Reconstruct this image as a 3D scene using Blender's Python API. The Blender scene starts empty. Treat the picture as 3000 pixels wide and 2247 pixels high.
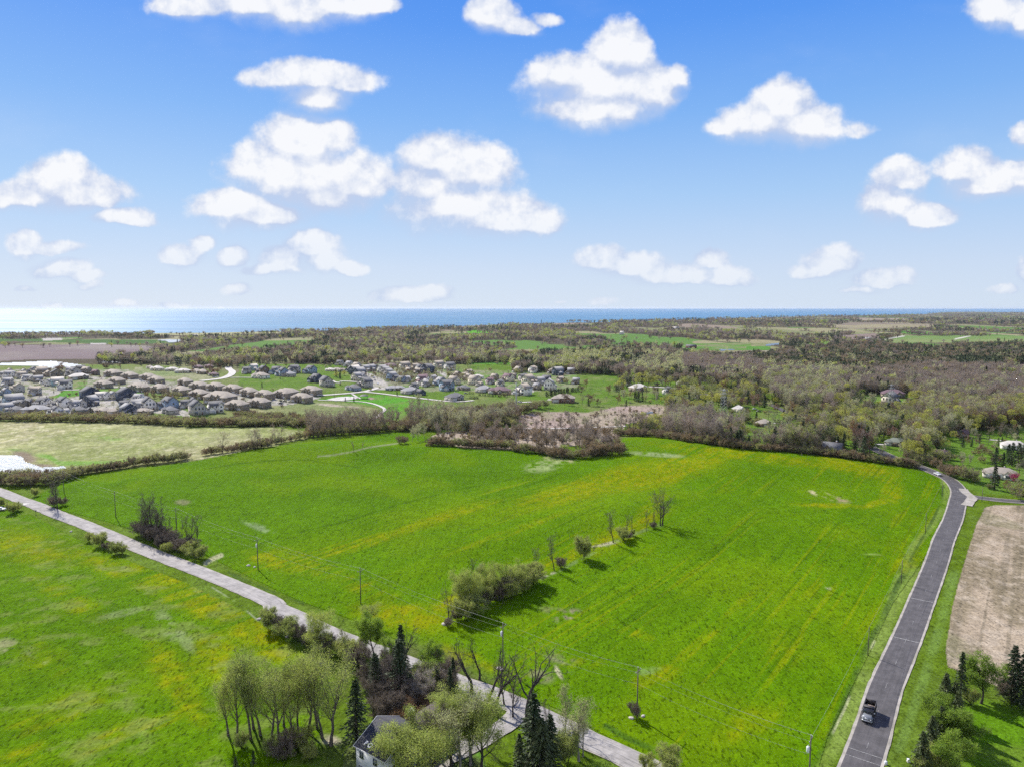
import bpy, math, random, re
import numpy as np
from mathutils import Vector, Matrix

# ------------------------------------------------------------------ camera, sky, sun, exposure
HC = 95.0                      # flying height of the camera above the fields, metres
PITCH = math.radians(6.07)
FPX = 2080.0                   # focal length in pixels of the 3000 px wide photograph
CP, SP = math.cos(PITCH), math.sin(PITCH)
SC = bpy.context.scene
COL = SC.collection
cam = bpy.data.cameras.new('camera'); camo = bpy.data.objects.new('camera', cam); COL.objects.link(camo)
camo.location = (0, 0, HC); camo.rotation_euler = (math.radians(90) - PITCH, 0, 0)
cam.sensor_width = 36; cam.lens = FPX / 3000 * 36; cam.clip_start = 1; cam.clip_end = 200000
SC.camera = camo
SC.view_settings.view_transform = 'Standard'; SC.view_settings.look = 'None'
EXPO = 0.66
HAZE_D = 1.6e-5
SC.view_settings.exposure = EXPO; SC.view_settings.gamma = 1
SC.view_settings.use_curve_mapping = False
SUN_EL = math.radians(39); SUN_AZ = math.atan2(-.585, .81)      # azimuth from +Y towards +X
sd = bpy.data.lights.new('sun', 'SUN'); sd.energy = 4.6; sd.angle = math.radians(.55); sd.color = (1, .955, .88)
so = bpy.data.objects.new('sun', sd); COL.objects.link(so)
sv = Vector((math.sin(SUN_AZ) * math.cos(SUN_EL), math.cos(SUN_AZ) * math.cos(SUN_EL), math.sin(SUN_EL)))
so.rotation_euler = sv.to_track_quat('Z', 'Y').to_euler(); so.location = (0, 0, 300)
cy = SC.cycles
cy.max_bounces = 5; cy.diffuse_bounces = 2; cy.glossy_bounces = 2; cy.transmission_bounces = 3
cy.transparent_max_bounces = 8; cy.volume_bounces = 0
cy.use_adaptive_sampling = True; cy.adaptive_threshold = .02
cy.use_denoising = False
try: cy.denoiser = 'OPENIMAGEDENOISE'; cy.denoising_prefilter = 'ACCURATE'
except Exception: pass
cy.caustics_reflective = False; cy.caustics_refractive = False

def lin(c):
    return tuple(((v / 255) / 12.92 if v / 255 <= .04045 else ((v / 255 + .055) / 1.055) ** 2.4) for v in c)
def rad(c): return tuple(v / 2 ** EXPO for v in lin(c)) + (1,)

# node shorthand ---------------------------------------------------
class NT:
    def __init__(s, tree): s.t = tree; s.n = tree.nodes; s.l = tree.links; s.k = 0
    def new(s, typ, **kw):
        n = s.n.new(typ); n.location = (s.k % 40 * 180, -(s.k // 40) * 250); s.k += 1
        for a, b in kw.items(): setattr(n, a, b)
        return n
    def set(s, sock, v):
        if isinstance(v, bpy.types.NodeSocket): s.l.new(v, sock)
        elif v is not None: sock.default_value = v
    def m(s, op, a, b=None, c=None, clamp=False):
        n = s.new('ShaderNodeMath', operation=op, use_clamp=clamp)
        for i, v in enumerate((a, b, c)):
            if v is not None: s.set(n.inputs[i], v)
        return n.outputs[0]
    def v(s, op, a, b=None, c=None):
        n = s.new('ShaderNodeVectorMath', operation=op)
        for i, x in enumerate((a, b, c)):
            if x is not None: s.set(n.inputs[i], x)
        return n.outputs['Value'] if op in ('LENGTH', 'DOT_PRODUCT') else n.outputs[0]
    def mix(s, f, a, b, mode='MIX'):
        n = s.new('ShaderNodeMix', data_type='RGBA', blend_type=mode); n.clamp_factor = True
        s.set(n.inputs[0], f); s.set(n.inputs[6], a); s.set(n.inputs[7], b); return n.outputs[2]
    def noise(s, vec, scale, detail=4, rough=.55, dist=0, out=0):
        n = s.new('ShaderNodeTexNoise'); s.set(n.inputs['Vector'], vec)
        n.inputs['Scale'].default_value = scale; n.inputs['Detail'].default_value = detail
        n.inputs['Roughness'].default_value = rough; n.inputs['Distortion'].default_value = dist
        return n.outputs[out]
    def ss(s, x, lo, hi, a=0., b=1.):
        n = s.new('ShaderNodeMapRange', interpolation_type='SMOOTHSTEP'); s.set(n.inputs[0], x)
        for i, q in enumerate((lo, hi, a, b)): n.inputs[i + 1].default_value = q
        return n.outputs[0]
    def ramp(s, x, stops):
        n = s.new('ShaderNodeValToRGB'); s.set(n.inputs[0], x); e = n.color_ramp.elements
        while len(e) < len(stops): e.new(.5)
        for i, (p, c) in enumerate(stops): e[i].position = p; e[i].color = tuple(c)[:3] + (1,)
        return n.outputs[0]
    def mapping(s, vec, rot=(0, 0, 0), scale=(1, 1, 1), loc=(0, 0, 0)):
        n = s.new('ShaderNodeMapping'); s.set(n.inputs[0], vec)
        n.inputs['Rotation'].default_value = rot; n.inputs['Scale'].default_value = scale; n.inputs['Location'].default_value = loc
        return n.outputs[0]

# world: Nishita daylight graded with height, and the fair-weather clouds of the day standing in their directions
W = bpy.data.worlds.new('World'); SC.world = W; W.use_nodes = True
w = NT(W.node_tree); w.n.clear()
tc = w.new('ShaderNodeTexCoord').outputs['Generated']
sep = w.new('ShaderNodeSeparateXYZ'); w.set(sep.inputs[0], tc)
X, Y, Z = sep.outputs
sky = w.new('ShaderNodeTexSky', sky_type='NISHITA'); sky.sun_disc = False
sky.sun_elevation = SUN_EL; sky.sun_rotation = SUN_AZ; sky.air_density = 1.0; sky.dust_density = .6; sky.ozone_density = 1.5
elev = w.m('ARCTAN2', Z, w.m('SQRT', w.m('ADD', w.m('MULTIPLY', X, X), w.m('MULTIPLY', Y, Y))))
grad = w.ramp(w.m('MULTIPLY', elev, 1 / .60, clamp=True), [
    (0.0, rad((213, 228, 246))), (.09, rad((203, 221, 246))), (.25, rad((168, 205, 247))), (.42, rad((128, 181, 246))),
    (.60, rad((88, 154, 244))), (.84, rad((46, 126, 236))), (1.0, rad((32, 102, 222)))])
skyl = w.v('SCALE', sky.outputs[0]); w.n[-1].inputs['Scale'].default_value = .07
base = w.mix(.93, skyl, grad)
# a faint uneven milkiness and thin veils
ysafe = w.m('MAXIMUM', Y, .05)
U = w.m('DIVIDE', X, ysafe); V = w.m('DIVIDE', Z, ysafe)
cuv = w.new('ShaderNodeCombineXYZ'); w.set(cuv.inputs[0], U); w.set(cuv.inputs[1], V)
uv = cuv.outputs[0]
n1 = w.noise(uv, 9, 6, .6); n2 = w.noise(uv, 32, 5, .6)
wn = w.noise(uv, 6.5, 5, .62, out=1)
warp = w.v('MULTIPLY_ADD', wn, (.05, .04, 0), (-.025, -.02, 0))
puv = w.v('ADD', uv, warp)
CL = """420,8,80,24,.75;560,2,95,30,.85;640,25,90,38,.85;740,5,80,34,.8;830,8,40,18,.55;1060,38,48,36,.8;1110,62,52,20,.7;1180,42,32,14,.6
1340,112,58,50,1;1300,182,135,55,1;1240,160,80,42,1;1285,232,112,40,1;1400,195,62,50,1;1460,158,22,18,.8
670,165,115,30,.92;690,208,62,36,.85;750,178,50,28,.8;575,163,50,16,.7;1690,232,60,48,.95;1650,266,92,40,.95;1740,270,74,42,.9;1588,268,46,20,.8;1850,280,55,22,.5
2150,16,62,36,.9;2215,40,44,32,.85;660,315,78,56,1;718,302,42,42,1;650,385,145,62,1;770,400,70,42,1;550,368,52,44,1;500,444,84,30,1;565,462,115,30,1;700,425,110,36,.9
940,345,72,44,.97;1000,375,92,64,1;930,405,76,60,.97;980,450,125,50,.95;1080,474,104,36,1;1145,482,62,26,.95
130,392,62,46,1;160,418,96,36,1;55,425,55,28,.95;8,428,32,26,.7;225,432,32,20,.8;258,466,62,18,.9;302,474,30,12,.8
60,525,32,26,.85;120,537,54,14,.75;130,582,54,19,.85;182,598,44,12,.7;390,546,42,22,.9;430,515,26,16,.7;505,550,32,25,.8
680,532,58,38,1;622,560,52,28,.9;600,582,70,13,.9;700,562,44,24,.9;755,580,32,15,.9;525,623,32,13,.85;890,637,74,15,.85;945,630,34,14,.8
1300,556,52,26,1;1360,572,74,26,1;1440,592,84,22,1;1538,566,32,20,.95;1570,602,48,22,.95;1500,602,64,18,1;1800,560,54,27,1;1770,580,50,14,.95;1900,600,64,20,.95;1948,592,28,18,.85;1860,625,46,9,.7
1945,388,50,32,1;1925,440,56,48,1;2000,470,64,22,.95;2090,370,64,38,1;2130,402,80,34,.97;2205,385,44,38,.95;2208,290,22,26,.8;2212,592,20,32,.8;2170,632,38,12,.7
110,656,26,9,.75;270,656,26,8,.7;375,660,30,9,.9;1300,652,32,11,.6;1205,659,15,4,.6;795,672,22,7,.6;190,618,34,10,.6;55,618,26,8,.5;480,662,14,4,.6"""
acc = None; acu = None
pup = w.v('ADD', puv, (.003, .022, 0))
for q in CL.replace('\n', ';').split(';'):
    x, y, rx, ry, st = map(float, q.split(','))
    sx, sy = x * 3000 / 2212, y * 3000 / 2212
    vv = (sy - 1123.5) / FPX; fw = CP - vv * SP; dn = SP + vv * CP; uu = (sx - 1500) / FPX / fw; vz = -dn / fw
    rx *= 3000 / 2212 / FPX * 1.3; ry *= 3000 / 2212 / FPX * 1.3
    args = ((1 / rx, 1 / ry, 0), (-uu / rx, -vz / ry, (1 - st) * 1.5))
    d = w.v('LENGTH', w.v('MULTIPLY_ADD', puv, *args)); acc = d if acc is None else w.m('SMOOTH_MIN', acc, d, .22)
    if ry > .011:
        d = w.v('LENGTH', w.v('MULTIPLY_ADD', pup, *args)); acu = d if acu is None else w.m('SMOOTH_MIN', acu, d, .22)
field = w.m('SUBTRACT', 1.0, acc); above = w.m('SUBTRACT', 1.0, acu)
nn = w.m('ADD', w.m('MULTIPLY', w.m('SUBTRACT', n1, .5), .86), w.m('MULTIPLY', w.m('SUBTRACT', n2, .5), .60))
dens = w.m('ADD', field, nn)
# crisp billows above, softer and thinner below, where more cloud stands overhead
under = w.ss(w.m('SUBTRACT', above, field), -.14, .30)
soft = w.m('ADD', .36, w.m('MULTIPLY', under, .5))
alpha = w.m('MULTIPLY', w.ss(w.m('DIVIDE', w.m('ADD', dens, .12), soft), 0, 1), w.ss(Y, .06, .15))
uvs = w.v('ADD', uv, (-.014, .020, 0))
rel = w.m('ADD', w.m('SUBTRACT', w.noise(uvs, 9, 6, .6), n1), w.m('MULTIPLY', w.m('SUBTRACT', w.noise(uvs, 32, 5, .6), n2), .4))
lite = w.m('SUBTRACT', w.m('ADD', w.m('MULTIPLY', rel, -3.4), w.ss(dens, .0, .7, .36, 1.0)), w.m('MULTIPLY', under, .85), clamp=True)
ccol = w.mix(lite, rad((196, 209, 236)), rad((250, 251, 254)))
fadeh = w.ss(V, .0, .16, .5, .97)
veil = w.m('MULTIPLY', w.ss(w.noise(w.mapping(uv, scale=(1, 2.2, 1)), 3.2, 5, .6), .52, .8), .10)
sk2 = w.mix(veil, base, rad((225, 234, 248)))
fin = w.mix(w.m('MULTIPLY', alpha, fadeh), sk2, ccol)
# unseen bright cloud added behind the viewer and overhead to lift shaded walls
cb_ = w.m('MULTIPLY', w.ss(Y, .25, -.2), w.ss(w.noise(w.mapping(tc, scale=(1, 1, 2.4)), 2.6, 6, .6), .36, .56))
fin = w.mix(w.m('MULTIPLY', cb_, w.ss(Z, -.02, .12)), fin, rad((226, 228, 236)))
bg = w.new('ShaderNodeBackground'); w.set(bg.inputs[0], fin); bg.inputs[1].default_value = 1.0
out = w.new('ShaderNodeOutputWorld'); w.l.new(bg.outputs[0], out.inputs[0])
W.cycles.sampling_method = 'NONE'

# ------------------------------------------------------------------ terrain and picture-to-place geometry
BUMPS = [  # x, y, height, half-widths, turn
    (-95, 455, 4.8, 90, 34, 8), (-70, 395, 1.8, 130, 20, 6), (-150, 350, 1.6, 90, 18, 12), (-175, 400, 2.4, 60, 60, 30), (95, 470, 3.4, 70, 38, -10), (120, 400, 1.8, 80, 22, -12), (20, 300, 1.4, 90, 18, 38), (180, 430, 4.5, 90, 55, -15), (-60, 330, 2.5, 110, 45, 15),
    (60, 250, -1.6, 60, 40, 0), (150, 300, 1.8, 50, 80, 36), (-130, 215, 1.6, 60, 40, 0), (40, 380, -1.8, 60, 40, 0), (250, 480, 2.5, 60, 60, 0),
    (-40, 620, -2.0, 200, 40, 0), (110, 560, -2.5, 120, 40, 0), (-330, 780, 3.0, 140, 60, 0), (-420, 690, -1.0, 80, 40, 0), (350, 900, 5, 200, 120, 0)]
SHORE = [(-900, 722), (0, 721), (200, 718), (460, 716), (700, 713), (800, 709), (1000, 705), (1100, 701), (1300, 697), (1500, 690), (1800, 683), (2000, 678.5), (2060, 674), (2110, 671.2), (2212, 670), (3200, 670)]
def pxdir(sx, sy):
    u = (np.asarray(sx, float) - 1500) / FPX; v = (np.asarray(sy, float) - 1123.5) / FPX
    return u, CP - v * SP, -(SP + v * CP)
_st, _sy = [], []
for a, b in SHORE:
    u, f, d = pxdir(a * 3000 / 2212, b * 3000 / 2212); _st.append(float(u / f)); _sy.append(float(HC / -d * f))
_st, _sy = np.array(_st), np.array(_sy)
def vn(x, y, seed=0):
    x = np.asarray(x, float); y = np.asarray(y, float)
    xi = np.floor(x); yi = np.floor(y); fx = x - xi; fy = y - yi
    fx = fx * fx * (3 - 2 * fx); fy = fy * fy * (3 - 2 * fy)
    def h(a, b):
        q = np.sin(a * 127.1 + b * 311.7 + seed * 74.7) * 43758.5453
        return q - np.floor(q)
    return (h(xi, yi) * (1 - fx) + h(xi + 1, yi) * fx) * (1 - fy) + (h(xi, yi + 1) * (1 - fx) + h(xi + 1, yi + 1) * fx) * fy
def fbm(x, y, seed=0, o=4):
    s = 0; a = .5; t = 0
    for i in range(o):
        s = s + a * vn(x, y, seed + i * 13); t += a; a *= .5; x = x * 2.03 + 3.1; y = y * 2.03 - 1.7
    return s / t
def H(x, y):
    x = np.asarray(x, float); y = np.asarray(y, float)
    h = np.zeros(np.broadcast(x, y).shape)
    for bx, by, am, sx, sy, a in BUMPS:
        c, s = math.cos(math.radians(a)), math.sin(math.radians(a))
        dx, dy = x - bx, y - by
        h = h + am * np.exp(-(((dx * c + dy * s) / sx) ** 2 + ((-dx * s + dy * c) / sy) ** 2))
    nf = np.clip((y - 180) / 300, 0.15, 1)
    h = h + nf * .9 * np.sin(x / 53 + y / 141 + 1) * np.sin(y / 61 - x / 190)
    ff = np.clip((y - 900) / 1500, 0, 1)
    h = h + ff * 9 * (vn(x / 700 + 9, y / 900, 5) - .5)
    dist = np.interp(x / np.maximum(y, 50), _st, _sy) - y
    k = np.clip((dist + 40) / 110, 0, 1); k = k * k * (3 - 2 * k)
    return h * k - 14 * (1 - k)
def project(x, y, z):
    zc = y * CP + (HC - z) * SP; yc = (HC - z) * CP - y * SP
    zc = np.maximum(zc, 1e-3)
    return 1500 + FPX * x / zc, 1123.5 + FPX * yc / zc
_YS = 50 * 1.004 ** np.arange(1450)
def ground(sx, sy):
    """picture points (photo px) -> points on the terrain, first hit along the ray"""
    sx = np.atleast_1d(np.asarray(sx, float)); sy = np.atleast_1d(np.asarray(sy, float)); R = []
    for i in range(0, len(sx), 500):
        u, f, d = pxdir(sx[i:i + 500], sy[i:i + 500]); f = np.broadcast_to(f, u.shape); d = np.broadcast_to(d, u.shape)
        t = (u / f)[:, None]; s = (d / f)[:, None]
        yy = _YS[None, :]; e = HC + s * yy - H(t * yy, yy)
        neg = e < 0; k = np.where(neg.any(1), neg.argmax(1), len(_YS) - 1); k = np.maximum(k, 1); r = np.arange(len(k))
        e0, e1 = e[r, k - 1], e[r, k]; y0, y1 = _YS[k - 1], _YS[k]
        q = np.clip(e0 / np.where(e0 - e1 == 0, 1, e0 - e1), 0, 1); y = y0 + (y1 - y0) * q
        x = t[:, 0] * y; R.append(np.stack([x, y, H(x, y)], 1))
    return np.concatenate(R)
CR = {'a': (0, 850, 2.761), 'b': (700, 850, 2.761), 'c': (1400, 850, 2.761), 'd': (2200, 850, 2.761), 'L': (0, 1350, 2.761), 'h': (600, 1647, 2.761),
      'T': (1200, 1350, 2.761), 'J': (1300, 1747, 3.16), 'R': (2200, 1647, 2.761), 'Q': (2200, 1150, 2.761), '1': (0, 1050, 5.027), '2': (400, 1030, 5.027),
      '3': (820, 1030, 5.027), '4': (1240, 1030, 4.809), 'k': (1000, 2050, 5.53), 'P': (0, 0, .73733), 'S': (0, 0, 1.)}
def S(c, pts):
    ox, oy, s = CR[c]; return [(ox + x / s, oy + y / s) for x, y in pts]
def G(c, pts):
    q = S(c, pts); return ground([p[0] for p in q], [p[1] for p in q])
def pip(px, py, poly):
    r = np.zeros(px.shape, bool); n = len(poly)
    xs = [p[0] for p in poly]; ys = [p[1] for p in poly]
    m = (px >= min(xs)) & (px <= max(xs)) & (py >= min(ys)) & (py <= max(ys))
    qx, qy = px[m], py[m]; t = np.zeros(qx.shape, bool)
    for i in range(n):
        x0, y0 = poly[i]; x1, y1 = poly[(i + 1) % n]
        if y0 == y1: continue
        t ^= ((y0 > qy) != (y1 > qy)) & (qx < (x1 - x0) * (qy - y0) / (y1 - y0) + x0)
    r[m] = t; return r

# ------------------------------------------------------------------ mesh and object helpers
def mesh(name, Vv, tris=None, quads=None, mats=(), mi=None, smooth=False, attrs=None):
    me = bpy.data.meshes.new(name)
    Vv = np.asarray(Vv, np.float32).reshape(-1, 3)
    T = np.zeros((0, 3), np.int32) if tris is None else np.asarray(tris, np.int32).reshape(-1, 3)
    Q = np.zeros((0, 4), np.int32) if quads is None else np.asarray(quads, np.int32).reshape(-1, 4)
    me.vertices.add(len(Vv)); me.vertices.foreach_set('co', Vv.ravel())
    nl = len(T) * 3 + len(Q) * 4; me.loops.add(nl); me.loops.foreach_set('vertex_index', np.concatenate([T.ravel(), Q.ravel()]))
    me.polygons.add(len(T) + len(Q))
    tot = np.concatenate([np.full(len(T), 3, np.int32), np.full(len(Q), 4, np.int32)])
    me.polygons.foreach_set('loop_start', np.concatenate([[0], np.cumsum(tot)[:-1]]).astype(np.int32))
    if mi is not None: me.polygons.foreach_set('material_index', np.asarray(mi, np.int32))
    if smooth: me.polygons.foreach_set('use_smooth', np.ones(len(tot), bool))
    for k, a in (attrs or {}).items():
        if a.ndim == 2: at = me.attributes.new(k, 'FLOAT_COLOR', 'POINT'); at.data.foreach_set('color', a.astype(np.float32).ravel())
        else: at = me.attributes.new(k, 'FLOAT', 'POINT'); at.data.foreach_set('value', a.astype(np.float32))
    for m in mats: me.materials.append(m)
    me.update(calc_edges=True); return me
class MB:
    """collects shapes into one mesh"""
    def __init__(s): s.v = []; s.t = []; s.q = []; s.tm = []; s.qm = []; s.n = 0
    def add(s, V, tris=None, quads=None, m=0):
        V = np.asarray(V, float).reshape(-1, 3)
        if tris is not None and len(tris): s.t.append(np.asarray(tris).reshape(-1, 3) + s.n); s.tm += [m] * len(s.t[-1])
        if quads is not None and len(quads): s.q.append(np.asarray(quads).reshape(-1, 4) + s.n); s.qm += [m] * len(s.q[-1])
        s.v.append(V); s.n += len(V); return s
    def box(s, c, d, m=0, rz=0, top=None):
        x, y, z = [k / 2 for k in d]; tx, ty = (1, 1) if top is None else top
        P = np.array([(-x, -y, -z), (x, -y, -z), (x, y, -z), (-x, y, -z), (-x * tx, -y * ty, z), (x * tx, -y * ty, z), (x * tx, y * ty, z), (-x * tx, y * ty, z)])
        if rz: c_, s_ = math.cos(rz), math.sin(rz); P = P @ np.array([[c_, s_, 0], [-s_, c_, 0], [0, 0, 1]])
        return s.add(P + np.array(c), quads=[(0, 3, 2, 1), (4, 5, 6, 7), (0, 1, 5, 4), (1, 2, 6, 5), (2, 3, 7, 6), (3, 0, 4, 7)], m=m)
    def tube(s, P, r, k=6, m=0, cap=True):
        P = np.asarray(P, float); r = np.broadcast_to(np.asarray(r, float), (len(P),))
        d = np.gradient(P, axis=0); d /= np.linalg.norm(d, axis=1)[:, None] + 1e-9
        up = np.where(np.abs(d[:, 2:3]) > .9, [[1., 0, 0]], [[0, 0, 1.]])
        a = np.cross(d, up); a /= np.linalg.norm(a, axis=1)[:, None] + 1e-9; b = np.cross(d, a)
        th = np.arange(k) / k * 2 * np.pi
        V = P[:, None] + (a[:, None] * np.cos(th)[None, :, None] + b[:, None] * np.sin(th)[None, :, None]) * r[:, None, None]
        n = len(P); i = np.arange(n - 1)[:, None] * k; j = np.arange(k)[None]; j2 = (j + 1) % k
        q = np.stack([i + j, i + j2, i + k + j2, i + k + j], -1).reshape(-1, 4)
        t = []
        if cap: t = [(0, x + 1, x) for x in range(1, k - 1)] + [((n - 1) * k, (n - 1) * k + x, (n - 1) * k + x + 1) for x in range(1, k - 1)]
        return s.add(V, tris=t, quads=q, m=m)
    def poly(s, pts, m=0):
        n = len(pts)
        return s.add(pts, tris=[(0, i, i + 1) for i in range(1, n - 1)], m=m)
    def build(s, name, mats, smooth=False):
        V = np.concatenate(s.v); T = np.concatenate(s.t) if s.t else None; Q = np.concatenate(s.q) if s.q else None
        return mesh(name, V, T, Q, mats if isinstance(mats, (list, tuple)) else [mats], s.tm + s.qm, smooth)
def link(name, data, parent=None, loc=None, rz=None, sc=None):
    o = bpy.data.objects.new(name, data); COL.objects.link(o)
    if parent is not None: o.parent = parent
    if loc is not None: o.location = loc
    if rz is not None: o.rotation_euler = (0, 0, rz)
    if sc is not None: o.scale = sc if hasattr(sc, '__len__') else (sc, sc, sc)
    return o
def tag(o, label=None, cat=None, group=None, kind=None):
    for k, v in (('label', label), ('category', cat), ('group', group), ('kind', kind)):
        if v: o[k] = v
    return o
def structure(name, me, label=None):
    o = link(name, me); o['kind'] = 'structure'
    if label: o['label'] = label
    return o
REG = {}
def reg(o, what, area, frm='the left', key=None):
    """remember a thing; once all stand, things of one kind in one place are told apart by counting along"""
    REG.setdefault((what, area, frm), []).append((o, key if key is not None else o.location[0] / max(o.location[1], 1)))
def ordn(n):
    W_ = ['first', 'second', 'third', 'fourth', 'fifth', 'sixth', 'seventh', 'eighth', 'ninth', 'tenth']
    if n <= 10: return W_[n - 1]
    return f"{n}{'th' if 10 < n % 100 < 20 else {1: 'st', 2: 'nd', 3: 'rd'}.get(n % 10, 'th')}"
def finish_labels():
    for (what, area, frm), L in REG.items():
        L.sort(key=lambda q: q[1])
        for i, (o, _) in enumerate(L):
            o['label'] = f"{what} {area}" + (f", {ordn(i + 1)} from {frm}" if len(L) > 1 else '')
# ------------------------------------------------------------------ materials
MATS = {}
def pmat(name, col, col2=None, scale=1.0, detail=4, rough=.9, bump=0, bscale=None, trans=0, vary=0, metal=0, spec=.3, coord='Object', stretch=None):
    """procedural material: two tones mixed by noise, optional bump, leaf translucency and a small per-object drift"""
    if name in MATS: return MATS[name]
    M = bpy.data.materials.new(name); M.use_nodes = True; t = NT(M.node_tree); t.n.clear()
    co = t.new('ShaderNodeTexCoord').outputs['Object'] if coord == 'Object' else t.new('ShaderNodeNewGeometry').outputs['Position']
    if stretch: co = t.mapping(co, scale=stretch)
    c = tuple(col) + (1,)
    if col2 is not None:
        f = t.ss(t.noise(co, scale, detail, .6), .32, .68); c = t.mix(f, tuple(col) + (1,), tuple(col2) + (1,))
    if vary:
        r = t.new('ShaderNodeObjectInfo').outputs['Random']
        c = t.mix(1.0, c, t.mix(r, (1 - vary, 1 - vary * .9, 1 - vary * .6, 1), (1 + vary, 1 + vary * .8, 1 + vary * .6, 1)), 'MULTIPLY')
    p = t.new('ShaderNodeBsdfPrincipled'); t.set(p.inputs['Base Color'], c)
    p.inputs['Roughness'].default_value = rough; p.inputs['Metallic'].default_value = metal; p.inputs['Specular IOR Level'].default_value = spec
    if bump:
        b = t.new('ShaderNodeBump'); b.inputs['Strength'].default_value = bump; b.inputs['Distance'].default_value = .1
        t.set(b.inputs['Height'], t.noise(co, bscale or scale * 3, 4, .6)); t.l.new(b.outputs[0], p.inputs['Normal'])
    sh = p.outputs[0]
    if trans:
        tr = t.new('ShaderNodeBsdfTranslucent'); t.set(tr.inputs[0], c)
        mx = t.new('ShaderNodeMixShader'); mx.inputs[0].default_value = trans
        t.l.new(sh, mx.inputs[1]); t.l.new(tr.outputs[0], mx.inputs[2]); sh = mx.outputs[0]
    o = t.new('ShaderNodeOutputMaterial'); t.l.new(sh, o.inputs[0]); MATS[name] = M; return M
DIRA = math.radians(36.5)        # the farm's lines run this far clockwise of straight ahead
def landmat(name, speck=.35, streak=.3, fine=1.6, bump=.35, rough=.95, sdir=DIRA, slen=(.9, .03), tone2=None, tuft=.0):
    """ground cover: painted land colours varied by tufts, streaks along the working direction and fine speckle"""
    M = bpy.data.materials.new(name); M.use_nodes = True; t = NT(M.node_tree); t.n.clear()
    at = t.new('ShaderNodeAttribute', attribute_name='land'); pos = t.new('ShaderNodeNewGeometry').outputs['Position']
    sp = t.noise(pos, fine, 3, .65); mid = t.noise(pos, fine * .22, 4, .6); big = t.noise(pos, .021, 4, .55)
    st = t.noise(t.mapping(pos, rot=(0, 0, sdir), scale=(slen[0], slen[1], 1)), 1.0, 3, .6)
    f = t.m('ADD', 1.0, t.m('MULTIPLY', t.m('SUBTRACT', sp, .5), speck * 2.4))
    f = t.m('MULTIPLY', f, t.m('ADD', 1.0, t.m('MULTIPLY', t.m('SUBTRACT', mid, .5), speck * 1.6)))
    f = t.m('MULTIPLY', f, t.m('ADD', 1.0, t.m('MULTIPLY', t.m('SUBTRACT', st, .5), streak * 1.5)))
    f = t.m('MULTIPLY', f, t.m('ADD', 1.0, t.m('MULTIPLY', t.m('SUBTRACT', big, .5), .35)))
    if tuft:
        dk = t.ss(t.noise(t.mapping(pos, rot=(0, 0, sdir + .5), scale=(1, .45, 1)), fine * 1.0, 3, .6), .53, .66)
        f = t.m('MULTIPLY', f, t.m('SUBTRACT', 1.0, t.m('MULTIPLY', dk, tuft)))
    c = t.v('SCALE', at.outputs['Color']); t.set(t.n[-1].inputs['Scale'], f)
    if tone2:
        k = t.ss(t.noise(pos, fine * .35, 5, .65), .5, .75); c = t.mix(t.m('MULTIPLY', k, tone2[1]), c, tuple(tone2[0]) + (1,))
    p = t.new('ShaderNodeBsdfPrincipled'); t.set(p.inputs['Base Color'], c); p.inputs['Roughness'].default_value = rough; p.inputs['Specular IOR Level'].default_value = .02
    b = t.new('ShaderNodeBump'); b.inputs['Strength'].default_value = bump; b.inputs['Distance'].default_value = .35
    t.set(b.inputs['Height'], t.m('ADD', sp, t.m('MULTIPLY', mid, 1.5))); t.l.new(b.outputs[0], p.inputs['Normal'])
    o = t.new('ShaderNodeOutputMaterial'); t.l.new(p.outputs[0], o.inputs[0]); return M
def watermat(name, deep, rough, wave, wscale, ior=1.333):
    M = bpy.data.materials.new(name); M.use_nodes = True; t = NT(M.node_tree); t.n.clear()
    pos = t.new('ShaderNodeNewGeometry').outputs['Position']
    st = t.noise(t.mapping(pos, scale=(.0006, .006, 1)), 1.0, 5, .6)
    c = t.mix(t.ss(st, .35, .65), tuple(deep[0]) + (1,), tuple(deep[1]) + (1,))
    p = t.new('ShaderNodeBsdfPrincipled'); t.set(p.inputs['Base Color'], c)
    if rough[0] == rough[1]: p.inputs['Roughness'].default_value = rough[0]
    else: t.set(p.inputs['Roughness'], t.ss(t.noise(t.mapping(pos, scale=(.0004, .003, 1)), 1.0, 4, .6), .35, .65, rough[0], rough[1]))
    p.inputs['IOR'].default_value = ior
    b = t.new('ShaderNodeBump'); b.inputs['Strength'].default_value = wave; b.inputs['Distance'].default_value = .5
    t.set(b.inputs['Height'], t.noise(pos, wscale, 5, .6)); t.l.new(b.outputs[0], p.inputs['Normal'])
    o = t.new('ShaderNodeOutputMaterial'); t.l.new(p.outputs[0], o.inputs[0]); return M

# ------------------------------------------------------------------ the ground sheet and the land colours
k1 = 8.0
rowsp = [1123.5 + (k1 * 0)]
rows = []
y_ = 62.0
while y_ < 15500:
    rows.append(y_); z_ = y_ * CP + HC * SP
    y_ += min(max(z_ * z_ / (HC * 710) * .8, .22), y_ * .011) if y_ > 118 else 6
rows = np.array(rows)
tcol = np.concatenate([np.linspace(-1.5, -.84, 40), np.arange(-.83, .83, .00155), np.linspace(.84, 1.5, 40)])
GX = tcol[None, :] * rows[:, None]; GY = np.broadcast_to(rows[:, None], GX.shape).copy(); GZ = H(GX, GY)
NR, NC = GX.shape
PX, PY = project(GX, GY, GZ)
LC = np.zeros((NR, NC, 3))
def C(*c): return np.array(c, float)
GRASS = C(.088, .145, .008); VERGE = C(.125, .190, .030); FIELD = C(.079, .170, .001); YEL = C(.185, .220, .001); OLIVE = C(.13, .20, .008)
TAN = C(.31, .29, .15); TAN2 = C(.19, .205, .07); STUB = C(.33, .265, .185); STUB2 = C(.19, .155, .095); SOIL = C(.27, .20, .14); FOREST = C(.085, .072, .045)
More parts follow.
